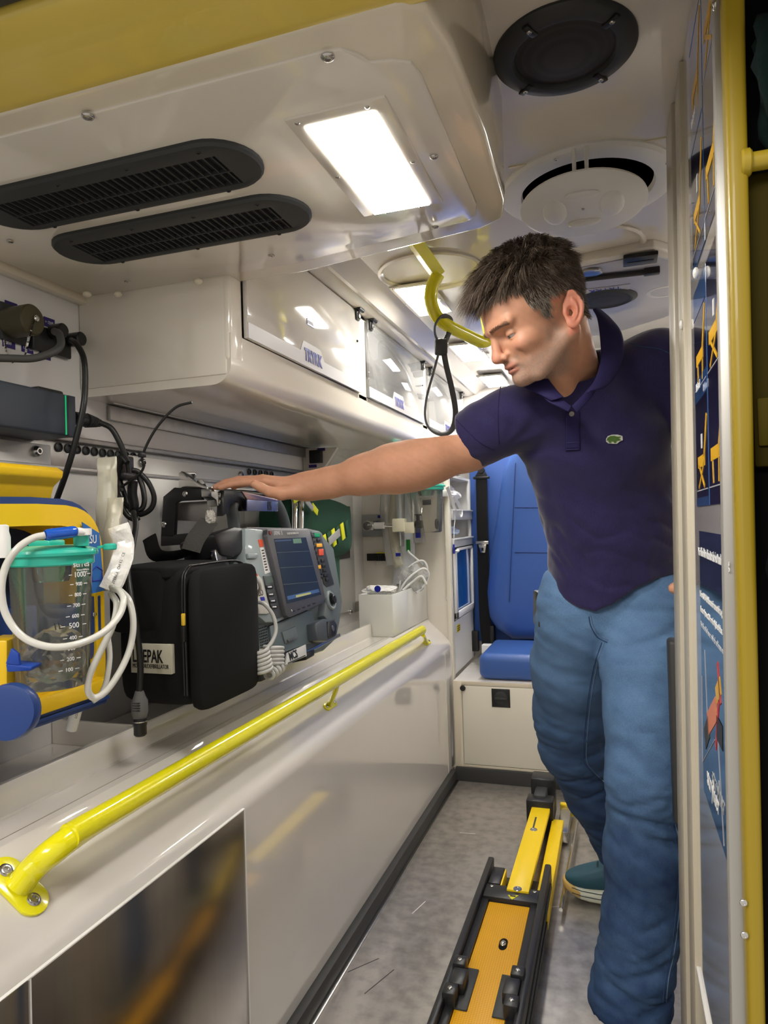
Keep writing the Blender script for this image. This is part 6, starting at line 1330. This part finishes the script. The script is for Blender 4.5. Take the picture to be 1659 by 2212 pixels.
# ---- eyes, brows ----
def h2w(p): return V((h2c(p) @ BASIS + np.array(CAM)).tolist())
for s_ in (1, -1):
    g = MB(); g.sphere(h2w((.0948, .032*s_, .0235)), .0128, u=24, v=16); e = g.build('eye', mat('eye_white', (.44, .39, .36), .2), man, ang=0)
    g = MB(); d_ = (h2w((.1060, .031*s_, .0185))-h2w((.0948, .032*s_, .0235))).normalized(); c = h2w((.0948, .032*s_, .0235)); g.lathe([(.0058, .0112), (.0045, .0124), (0, .0132)], c, d_, 18, cap=False); g.build('iris', mat('iris', (.06, .09, .10), .1, coat=1), e)
def strands(name, roots, m, parent, seg=4):
    vs, fs, cs = [], [], []
    for root, dr, L, wd, col, bend in roots:
        dr = dr/np.linalg.norm(dr); s = np.cross(dr, [.3, .5, .8]); s /= np.linalg.norm(s)+1e-9; t_ = np.cross(dr, s); o = len(vs)
        for k in range(seg+1):
            u = k/seg; c = root+dr*L*u+bend*L*u*u; w_ = wd*(1-u*.92)
            for j in range(3): a = 2*PI*j/3; vs.append(c+s*w_*math.cos(a)+t_*w_*math.sin(a)); cs.append(col)
            if k:
                for j in range(3): a0, b0 = o+(k-1)*3+j, o+(k-1)*3+(j+1) % 3; fs.append((a0, b0, b0+3, a0+3))
    vs = np.array(vs)@BASIS+np.array(CAM); me = bpy.data.meshes.new(name); me.from_pydata(vs.tolist(), [], fs)
    at_ = me.color_attributes.new('col', 'FLOAT_COLOR', 'POINT'); at_.data.foreach_set('color', np.concatenate([np.array(cs), np.ones((len(cs), 1))], 1).ravel())
    return link(name, me, m, parent, ang=0)
HM = vcol_mat('hair', .55, spec=.35); R_ = np.random.RandomState(5)
Hh_ = (vh[0]-HO)@HA.T; nrm = np.zeros_like(Hh_)
# outward normals from the SDF gradient
e_ = .002; G = np.stack([(head_sdf(*(vh[0]+np.eye(3)[i]*e_).T)-head_sdf(*(vh[0]-np.eye(3)[i]*e_).T)) for i in range(3)], 1); G /= np.linalg.norm(G, axis=1)[:, None]+1e-9; GH = G@HA.T
sel = np.where((hairline(Hh_[:, 0], Hh_[:, 2]) > .3) & ~((np.abs(Hh_[:, 1]) > .064) & (Hh_[:, 0] < .012) & (Hh_[:, 0] > -.05) & (Hh_[:, 2] < .050)) & (Hh_[:, 2] > -.02))[0]
pick = sel[R_.randint(0, len(sel), 16000)]; roots = []
cl_ = sel[R_.randint(0, len(sel), 520)]; clp = Hh_[cl_]; cldir = R_.normal(0, 1, (520, 3))
for i in pick:
    x, y, z = Hh_[i]; nh = GH[i]; top = np.clip((z-.095)/.045, 0, 1); front = np.clip((x-.01)/.08, 0, 1); tmp = np.clip(1-(z-.02)/.09, 0, 1)
    dh = nh*(.55+.35*top)+np.array([.55*top*(.4+front), 0, .10*top])+(1-top)*np.array([-.12 if x < .03 else .15, 0, -.95])
    cl = fold((np.array([x]), np.array([y]), np.array([z])), (95, 95, 95), 1)[0]; cl2 = fold((np.array([x]), np.array([y]), np.array([z])), (80, 120, 90), 4)[0]
    ci = np.argmin(((clp-Hh_[i])**2).sum(1)); dh = dh/np.linalg.norm(dh)+np.array([cl*.2, cl2*.22, cl2*.15])*(.35+top)+cldir[ci]*(.10+.24*top)+R_.normal(0, .10, 3)
    L = (.013+.033*top+.014*top*front)*(.75+.5*R_.rand()); bd = np.array([.25*top, 0, -.45*top-.2])
    dh = dh+(clp[ci]-Hh_[i])*(26*top+8)
    if x > .095: L *= 1.25; dh += np.array([.45, 0, -.05])
    g_ = R_.rand(); gp = .10+.55*tmp*(x > .0)+.22*tmp; col = np.array([.135, .096, .070])*(.45+1.1*R_.rand()) if g_ > gp else np.array([.34, .30, .25])*(.7+.5*R_.rand())
    roots.append((h2c(Hh_[i])-G[i]*.001, dh@HA, L, .00075+.0004*top, col, bd@HA))
strands('hair', roots, HM, man)
roots = []
for s_ in (1, -1):
    for k in range(420):
        u = R_.rand(); p = np.array([.1255-.020*u*u-.004*u, s_*(.010+.040*u), .0435+.007*u-.006*u*u+R_.normal(0, .0019)])
        for _ in range(4):
            dv_ = head_sdf(*h2c(p)[:, None])[0]; gg = np.array([head_sdf(*(h2c(p)+np.eye(3)[i]*e_)[:, None])[0]-head_sdf(*(h2c(p)-np.eye(3)[i]*e_)[:, None])[0] for i in range(3)]); gg /= np.linalg.norm(gg)+1e-9; p = p-(gg*dv_)@HA.T
        roots.append((h2c(p), (np.array([.15-.35*u, s_*.9, .15-.3*u])+R_.normal(0, .12, 3))@HA+gg*.12, .0065, .00022, np.array([.25, .17, .12])*(.7+.6*R_.rand()), np.zeros(3)))
strands('eyebrows', roots, HM, man, 2)
# stubble
sel = np.where((Hh_[:, 2] < -.016) & (Hh_[:, 2] > -.095) & (Hh_[:, 0] > .02) & (Hh_[:, 1] > -.03) & ~((np.abs(Hh_[:, 2]+.038) < .011) & (np.abs(Hh_[:, 1]) < .024)) & ((Hh_[:, 2] < -.05) | (Hh_[:, 0] < .075) | ((Hh_[:, 0] > .104))) & (Hh_[:, 0] < .127))[0]
pick = sel[R_.randint(0, len(sel), 3200)]; strands('stubble', [(h2c(Hh_[i]), G[i]*.6+np.array([0, -1., 0])+R_.normal(0, .3, 3), .0016, .00016, np.array([.25, .21, .18])*(.5+R_.rand()), np.zeros(3)) for i in pick], HM, man, 1)
# ---- polo shirt ----
SRc, SLc, NB = cq(1108, 905, 1.54), cq(1425, 792, 1.52), cq(1250, 862, 1.52)
armdir = cq(1000, 962, 1.60)-SRc; armdir /= np.linalg.norm(armdir); sle = cq(1013, 950, 1.585)
HEMX = [1100, 1180, 1215, 1250, 1285, 1320, 1370, 1420, 1470, 1560]; HEMY = [1260, 1290, 1305, 1320, 1326, 1310, 1275, 1252, 1240, 1235]
hx_ = [(v-829.5)/FPX*1.5 for v in HEMX]; hy_ = [(1106-v)/FPX*1.5 for v in HEMY]
def shirt_sdf(X, Y, Z):
    P = (X, Y, Z); fo = fold(P, (9, 12, 9), 1.3); fo2 = fold(P, (22, 14, 16), .4)
    d = cap(P, cq(1283, 950, 1.57), cq(1322, 1110, 1.60), .166, .150, .68); d = smin(d, cap(P, cq(1322, 1110, 1.60), cq(1333, 1320, 1.625), .150, .158, .72), .05)
    d = smin(d, cap(P, SLc, NB, .080, .080), .05); d = smin(d, cap(P, SRc, NB, .066, .085), .05)
    d = smin(d, ell(P, cq(1330, 955, 1.50), (.11, .10, .07)), .05)
    sl = chainsdf(P, [(SRc, .067), (cq(1055, 930, 1.56), .065), (cq(990, 966, 1.60), .0680)], .03)
    along = (X-sle[0])*armdir[0]+(Y-sle[1])*armdir[1]+(Z-sle[2])*armdir[2]
    sl = smax(sl, along, .004)
    ld_ = w2c((.34, 1.62, 1.22))-SLc; sl2 = cap(P, SLc, SLc+ld_*.52, .072, .068); sl2 = smax(sl2, ((X-SLc[0])*ld_[0]+(Y-SLc[1])*ld_[1]+(Z-SLc[2])*ld_[2])/np.linalg.norm(ld_)-np.linalg.norm(ld_)*.55, .004)
    d = smin(d, sl2, .03); d = smin(d, smax(sl, along, .003), .028)
    d = d+.0030*fo*np.clip((X-.20)/.08, .15, 1)+.0022*fo2*np.clip((.05-Y)/.1+.6, 0, 1.4)
    d = d+.0060*np.clip((.12-Y)/.16, 0, 1)*(1-np.abs(fold((X+Y*.5, Y, Z), (13, 9, 11), .9)))**3
    # creases that radiate from the right armpit
    r_ = np.arctan2(Y-(1106-975)/FPX*1.5, X-(1080-829.5)/FPX*1.5); rr = np.hypot(Y-(1106-975)/FPX*1.5, X-(1080-829.5)/FPX*1.5); d = d+.0030*np.sin(r_*11+1.5*fo)*np.exp(-(rr/.14)**2)*np.clip((rr-.02)/.06, 0, 1)*np.clip((X-.17)/.05, 0, 1)
    hem = np.interp(X/Z*1.5, hx_, hy_); hd_ = (hem-Y); 
    d = smax(d, hd_, .006)
    nk = cap(P, cq(1236, 750, 1.43), cq(1248, 806, 1.50), .068, .050); d = smax(d, -nk, .006)
    v_ = cap(P, cq(1234, 790, 1.36), cq(1234, 870, 1.39), .034, .001, 3.0); d = smax(d, -v_, .004); return d
lo = np.array([.13, -.27, 1.36]); vs_ = nets(shirt_sdf, (.12, -.26, 1.37), (.76, .46, 1.78), .0052)
def shirt_cols(vt): n = len(vt); f = fold((vt[:, 0], vt[:, 1], vt[:, 2]), (30, 30, 30), 5); c = np.tile(np.array([.0170, .0125, .066]), (n, 1))*(1+.07*f)[:, None]; return c
PQ = vcol_mat('polo_pique', .78, bump=(900, .25, .001), spec=.3, sheen=.25, weave=500)
shirt = wmesh('polo_shirt', [vs_], PQ, man, shirt_cols)
# ---- jeans ----
def jeans_sdf(X, Y, Z):
    P = (X, Y, Z)
    d = cap(P, cq(1270, 1290, 1.64), cq(1400, 1285, 1.62), .118, .118, .85)
    rl = chainsdf(P, [(cq(1252, 1340, 1.67), .105), (cq(1236, 1440, 1.75), .098), (cq(1232, 1540, 1.84), .094), (cq(1236, 1608, 1.90), .088), (cq(1283, 1712, 2.0), .080), (cq(1345, 1845, 2.12), .070)], .03)
    ll = chainsdf(P, [(cq(1392, 1335, 1.60), .104), (cq(1392, 1440, 1.55), .090), (cq(1393, 1540, 1.52), .083), (cq(1392, 1690, 1.48), .080), (cq(1392, 1840, 1.49), .079), (cq(1384, 2000, 1.50), .078), (cq(1368, 2100, 1.5), .080), (cq(1358, 2172, 1.5), .080), (cq(1352, 2260, 1.5), .078)], .03)
    # creases
    def crease(cx, cy, w_, ang_, dd, L, amp, dz=1.5):
        x0, y0 = (cx-829.5)/FPX*dz, (1106-cy)/FPX*dz; ca, sa = math.cos(ang_), math.sin(ang_); u = (X-x0)*ca+(Y-y0)*sa; v_ = -(X-x0)*sa+(Y-y0)*ca+u*u*dd
        return amp*np.exp(-(v_/w_)**2)*np.exp(-(u/L)**2)
    ll = ll+crease(1390, 1740, .007, -.25, 1.5, .07, .010)+crease(1350, 1700, .008, .3, 0, .04, .006)+crease(1420, 1780, .007, -.3, 1, .05, .007)-crease(1400, 1765, .010, -.3, 1, .07, .005)+crease(1400, 1385, .010, .35, -1, .07, .010)+crease(1370, 1410, .007, .2, 0, .05, .008)-crease(1390, 1400, .010, .3, 0, .06, .005)+crease(1400, 1560, .004, .05, .5, .08, .003)+crease(1360, 1430, .005, .1, 0, .05, .004)
    ll = ll+crease(1360, 2060, .009, .35, 1, .06, .010)+crease(1400, 2010, .010, .5, 0, .05, .008)+crease(1330, 2110, .010, -.6, 1, .05, .010)+crease(1400, 2125, .010, .3, 1, .06, .010)-crease(1370, 2085, .014, .4, 0, .06, .006)+crease(1380, 1960, .008, .5, 0, .05, .005)+crease(1440, 1620, .006, .3, 0, .04, .005)+crease(1430, 1650, .006, .5, 0, .04, .004)
    rl = rl+crease(1240, 1660, .008, .35, 0, .06, .008, 1.93)+crease(1270, 1640, .007, -.6, 0, .05, .007, 1.93)+crease(1270, 1700, .008, .6, 0, .05, .008, 1.95)+crease(1220, 1700, .006, -.3, 0, .05, .005, 1.95)+crease(1220, 1340, .006, -.25, 0, .06, .004, 1.7)+crease(1270, 1400, .006, -.9, 0, .05, .005, 1.7)
    d = smin(d, smin(rl, ll, .012), .03); f = fold(P, (10, 16, 10), 3.1); d = d+.0026*f+.0010*fold(P, (26, 34, 26), 1.1)
    mk_ = np.exp(-((Y+.60)/.07)**2)+1.2*np.exp(-((Y+.99)/.10)**2)+.7*np.exp(-((Y+.20)/.07)**2)+.8*np.exp(-((Y+.72)/.10)**2)*(Z > 1.8); d = d+.0055*mk_*(1-np.abs(fold(P, (7, 19, 7), 2.2)))**3
    hem = (1106-2188)/FPX*1.5; out = smax(d, hem+.010*np.sin(X*30)-Y, .004)
    hemr = smax(d, -1.075-Y, .004); out = np.where(Z > 1.8, hemr, out)
    inr = chainsdf(P, [(cq(1362, 2150, 1.5), .060), (cq(1352, 2260, 1.5), .066)], .02); out = smax(out, -inr, .004)
    return smax(out, Y-(1106-1262)/FPX*1.6-.03, .01)
vj = nets(jeans_sdf, (.32, -1.14, 1.36), (.83, -.06, 2.24), .0062)
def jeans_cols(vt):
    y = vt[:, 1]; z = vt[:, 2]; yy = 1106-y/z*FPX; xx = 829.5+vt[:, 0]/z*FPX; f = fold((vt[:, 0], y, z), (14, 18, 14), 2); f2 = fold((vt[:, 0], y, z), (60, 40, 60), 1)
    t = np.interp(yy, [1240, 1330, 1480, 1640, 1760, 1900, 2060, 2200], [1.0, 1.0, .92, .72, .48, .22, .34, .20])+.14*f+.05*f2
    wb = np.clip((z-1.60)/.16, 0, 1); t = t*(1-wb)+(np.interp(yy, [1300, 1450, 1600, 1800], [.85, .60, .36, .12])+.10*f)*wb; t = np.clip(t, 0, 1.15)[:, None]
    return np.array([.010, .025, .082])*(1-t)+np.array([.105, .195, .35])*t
DN_ = vcol_mat('denim', .85, bump=(900, .35, .0006), spec=.2, weave=1000)
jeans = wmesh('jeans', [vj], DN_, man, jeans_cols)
# surface decals by ray casting
from mathutils.bvhtree import BVHTree
def bvh(o): return BVHTree.FromPolygons([tuple(v.co) for v in o.data.vertices], [tuple(p.vertices) for p in o.data.polygons])
BJ, BS, BH = bvh(jeans), bvh(shirt), bvh(body)
def hit(B, px, py, off=.001, d0=1.5):
    d = ray(px, py).normalized(); r = B.ray_cast(CAM+d*.9, d)
    return (r[0]-d*off, r[1]) if r[0] is not None else (q(px, py, d0), -d)
def seam(name, B, pts, r, m, parent, off=.0005, n=6, flat=None):
    P = bez([V((x, y, 0)) for x, y in pts], n); W_ = [hit(B, p.x, p.y, off)[0] for p in P]; g = MB(); g.tube(W_, r, 6); return g.build(name, m, parent, ang=60)
THR = mat('denim_thread', (.10, .16, .26), .9); DKS = mat('denim_seam', (.02, .05, .13), .9)
for off_ in (0, 6): seam('inner_seam', BJ, [(1300+off_, 1388), (1283+off_, 1440), (1272+off_, 1500), (1264+off_, 1570), (1261+off_, 1640), (1275+off_, 1665), (1300+off_, 1690)], .0011, THR if off_ else DKS, jeans)
for off_ in (0, 7): seam('outer_seam', BJ, [(1452+off_, 1780), (1462+off_, 1830), (1466+off_, 1900), (1458+off_, 1990), (1449+off_, 2060), (1438+off_, 2110), (1432+off_, 2165)], .0011, THR if off_ else DKS, jeans)
seam('fly_seam', BJ, [(1272, 1332), (1276, 1352), (1290, 1376), (1312, 1388)], .0012, DKS, jeans); seam('fly_seam', BJ, [(1276, 1330), (1281, 1350), (1294, 1371), (1314, 1383)], .0009, THR, jeans)
# polo details
NVY = vcol_mat('polo_flat', .8, spec=.3); NV2 = mat('polo_rib', (.0170, .0130, .068), .8, bump=(900, .3, .001), spec=.3)
def leaf(name, inner, outer, th, off, m, parent, n=14, B=BS, lift=.010):
    A = bez([V((x, y, z)) for x, y, z in inner], n); O = bez([V((x, y, z)) for x, y, z in outer], n); k = min(len(A), len(O)); rows = []
    for i in range(k):
        a, o = A[int(i*(len(A)-1)/(k-1))], O[int(i*(len(O)-1)/(k-1))]; rows.append([q(a.x+(o.x-a.x)*t, a.y+(o.y-a.y)*t, a.z+(o.z-a.z)*t-lift*math.sin(PI*t)*.6) for t in [j/6 for j in range(7)]])
    g = MB(); g.grid(rows); o = g.build(name, m, parent, ang=0, recalc=False); sd = o.modifiers.new('s', 'SOLIDIFY'); sd.thickness = th; sd.offset = 0; ss = o.modifiers.new('sub', 'SUBSURF'); ss.levels = ss.render_levels = 1; return o
def dd(B, x, y, off): p, _ = hit(B, x, y, off); return (p-CAM).dot(CF)
ins = [(1280, 668), (1290, 690), (1296, 735), (1297, 775), (1288, 812), (1275, 836), (1266, 850)]; outs = [(1292, 664), (1320, 688), (1343, 718), (1348, 763), (1332, 810), (1306, 838), (1276, 842)]
iz = [1.50, 1.47, 1.425, 1.395, 1.375, 1.365, 1.36]; oz = [1.52, 1.48, 1.44, 1.415, 1.39, 1.37, 1.362]
leaf('collar', [(x, y, z) for (x, y), z in zip(ins, iz)], [(x, y, z) for (x, y), z in zip(outs, oz)], .003, 0, NV2, shirt)
ins = [(1150, 800, 1.45), (1178, 812, 1.42), (1192, 828, 1.40), (1206, 846, 1.385), (1218, 858, 1.375)]; outs = [(1120, 822, 1.455), (1134, 838, 1.425), (1155, 848, 1.405), (1172, 856, 1.39), (1190, 866, 1.38)]
leaf('collar', ins, outs, .003, 0, NV2, shirt)
leaf('collar_stand', [(1186, 824, 1.41), (1205, 850, 1.39), (1222, 868, 1.375), (1234, 877, 1.37)], [(1166, 850, 1.40), (1184, 868, 1.385), (1204, 878, 1.375), (1228, 890, 1.37)], .002, 0, NV2, shirt, lift=.003)
leaf('collar_stand', [(1286, 822, 1.385), (1268, 842, 1.375), (1250, 862, 1.37), (1235, 877, 1.368)], [(1290, 840, 1.385), (1278, 858, 1.375), (1262, 876, 1.368), (1246, 892, 1.366)], .002, 0, NV2, shirt, lift=.003)
def decal(name, B, pp, th, m, parent, off=.0015, n=5, seg=10):  # quad patch draped on a surface
    (a, b_, c, d) = [V((x, y, 0)) for x, y in pp]; rows = []
    for i in range(seg+1):
        l, r = a.lerp(d, i/seg), b_.lerp(c, i/seg); rows.append([hit(B, l.lerp(r, j/n).x, l.lerp(r, j/n).y, off)[0] for j in range(n+1)])
    g = MB(); g.grid(rows); o = g.build(name, m, parent, ang=0, recalc=False); sd = o.modifiers.new('s', 'SOLIDIFY'); sd.thickness = th; sd.offset = 0; return o
pk = decal('placket', BS, [(1221, 890), (1252, 888), (1253, 972), (1222, 974)], .002, NV2, shirt, .002)
seam('stitch', BS, [(1223, 957), (1252, 955)], .0007, mat('navy_thread', (.035, .03, .12), .8), shirt, .0035); seam('stitch', BS, [(1223, 972), (1252, 970)], .0007, bpy.data.materials['navy_thread'], shirt, .0035); seam('stitch', BS, [(1224, 900), (1224, 970)], .0006, bpy.data.materials['navy_thread'], shirt, .0035)
p, n_ = hit(BS, 1235, 894, .003); g = MB(); nb_ = -ray(1235, 894).normalized(); g.lathe([(.0055, 0), (.0055, .0012), (.0045, .0018), (.0040, .0010), (0, .0010)], p, nb_, 22); bt_ = g.build('button', mat('pearl_button', (.22, .20, .18), .2, coat=1), shirt)
for sx_, sy_ in ((-1, -1), (1, 1), (-1, 1), (1, -1)): g = MB(); g.sphere(p+CR*sx_*.0013+CU*sy_*.0013+nb_*.001, .0005, u=8, v=6); g.build('button_hole', BLK, bt_)
seam('shoulder_seam', BS, [(1362, 742), (1390, 749), (1425, 754), (1456, 768)], .0010, DKS, shirt); seam('armhole_seam', BS, [(1084, 822), (1078, 860), (1076, 910), (1078, 960)], .0010, mat('navy_dark', (.010, .008, .045), .9), shirt); seam('cuff_stitch', BS, [(985, 906), (1010, 932), (1040, 958), (1068, 972)], .0008, bpy.data.materials['navy_dark'], shirt)
# crocodile-like embroidered badge
GRP = [(1312, 952), (1315, 946), (1322, 942), (1332, 941), (1338, 945), (1343, 949), (1340, 943), (1334, 944), (1341, 953), (1334, 957), (1328, 956), (1322, 954), (1316, 956)]
def badge(name, pts, m, off, th=.0012):
    W_ = [hit(BS, x, y, off)[0] for x, y in pts]; g = MB(); g.prism(W_, -CF*th); return g.build(name, m, shirt)
badge('badge_backing', [(1309, 948), (1313, 942), (1322, 939), (1334, 939), (1344, 942), (1345, 951), (1338, 954), (1332, 959), (1314, 958), (1309, 954)], mat('badge_white', (.55, .58, .52), .8), .0015)
badge('embroidered_badge', [(1310, 952), (1312, 946), (1318, 942), (1327, 941.5), (1333, 943.5), (1342, 943), (1336, 947.5), (1342, 951), (1335, 952), (1331, 953), (1331, 957), (1327, 957), (1325, 953.5), (1320, 953), (1320, 956.5), (1315, 956), (1314, 951)], mat('badge_green', (.07, .14, .025), .8), .0030)
# phone holster on the hip
p = hit(BJ, 1178, 1305, .0)[0]; g = MB(); M_ = frame(CR, CF, CU, q(1170, 1306, 1.66)); g.box((-.010, -.02, -.055), (.012, .05, .030), .005, M_); g.build('phone_holster', BLK, man)
# ---- shoes ----
UP = mat('shoe_teal', (.012, .065, .095), .6, bump=(90, .4, .002)); SOLE = mat('shoe_sole', (.58, .60, .50), .5); GUM = mat('shoe_gum', (.50, .33, .10), .5); LACE = mat('shoe_lace', (.012, .03, .04), .8)
def shoe(toe, h, k_=1.0, kz=1.0):
    h = V((h[0], h[1], 0)).normalized()*k_; lat = V((-h.y, h.x, 0)); O = V(toe)-h*.29
    def gen(prof, m, name):   # prof: list of (x, halfwidth, z0, z1, roundness)
        t = []
        for x, hw, z0, z1, off in prof:
            row = []
            for k in range(20):
                a = 2*PI*k/20; ca, sa = math.cos(a), math.sin(a); yy = hw*math.copysign(abs(ca)**.6, ca)+off; zz = kz*((z0+z1)/2+(z1-z0)/2*math.copysign(abs(sa)**.75, sa)); row.append(O+h*x+lat*yy+V((0, 0, zz)))
            t.append(row)
        g = MB(); R = [[g.bm.verts.new(p) for p in r] for r in t]
        for A, B in zip(R, R[1:]):
            for k in range(20): g.bm.faces.new((A[k], A[(k+1) % 20], B[(k+1) % 20], B[k]))
        g.bm.faces.new(R[0][::-1]); g.bm.faces.new(R[-1]); o = g.build(name, m, man, ang=0); s_ = o.modifiers.new('s', 'SUBSURF'); s_.levels = s_.render_levels = 1; return o
    o = gen([(-.012, .018, .02, .05, 0), (.0, .036, .010, .055, 0), (.04, .044, .0, .052, 0), (.12, .043, .0, .048, 0), (.20, .054, .0, .042, 0), (.25, .050, .004, .042, 0), (.28, .036, .014, .042, 0), (.298, .016, .024, .042, 0)], SOLE, 'sole')
    for zz in (.016, .028):
        g = MB(); pr_ = [(.02, .0455), (.08, .0445), (.14, .0465), (.20, .0548), (.245, .0515), (.272, .041)]; g.tube([O+h*x-lat*w_*1.0+V((0, 0, (zz+x*.03)*kz)) for x, w_ in pr_], .0012, 6); g.build('sole_groove', LACE, o)
        g = MB(); g.tube([O+h*x+lat*w_*1.0+V((0, 0, (zz+x*.03)*kz)) for x, w_ in pr_], .0012, 6); g.build('sole_groove', LACE, o)
    gen([(.235, .0535, .006, .036, 0), (.262, .0470, .010, .040, 0), (.285, .034, .018, .046, 0), (.301, .016, .026, .046, 0)], GUM, 'toe_bumper')
    up = gen([(-.004, .022, .03, .095, 0), (.02, .036, .03, .105, 0), (.06, .040, .03, .108, 0), (.10, .041, .03, .112, 0), (.14, .043, .03, .105, 0), (.18, .047, .03, .090, 0), (.22, .049, .03, .076, 0), (.255, .044, .03, .066, 0), (.280, .031, .034, .058, 0), (.294, .014, .038, .050, 0)], UP, 'shoe_upper')
    for k in range(5):
        x = .115+.020*k; z = (.118-.0085*k)*kz; g = MB(); g.tube(bez([O+h*x+lat*.028+V((0, 0, z-.018)), O+h*(x+.006)+lat*.012+V((0, 0, z-.001)), O+h*(x+.006)-lat*.012+V((0, 0, z-.001)), O+h*x-lat*.028+V((0, 0, z-.018))], 3), .0028, 8); g.build('lace', LACE, up)
    g = MB(); c = O+h*.128+V((0, 0, .122*kz)); g.tube(bez([c, c+lat*.03+V((0, 0, .012)), c+lat*.045+h*.02-V((0, 0, .015)), c+lat*.02+h*.01-V((0, 0, .004)), c], 4), .0024, 8); g.tube(bez([c, c-lat*.03+V((0, 0, .010)), c-lat*.045+h*.02-V((0, 0, .018)), c-lat*.02+h*.01-V((0, 0, .004)), c], 4), .0024, 8); g.build('lace_bow', LACE, up)
hh = CR*-.93+CF*.30
shoe(at(1224, 1932, 'z', .0), (hh.x, hh.y), 1.10, 1.30)
an = q(1356, 2180, 1.5); hh = CR*-.30-CF*.95; hv = V((hh.x, hh.y, 0)).normalized(); shoe(V((an.x, an.y, 0))+hv*.215, (hh.x, hh.y))
g = MB(); g.tube([q(1362, 2060, 1.5), V((an.x, an.y, .06))], .042, 16); g.build('sock', LACE, man)
g = MB(); g.tube([q(1330, 1810, 2.12), q(1352, 1890, 2.14)], .040, 16); g.build('sock', LACE, man)
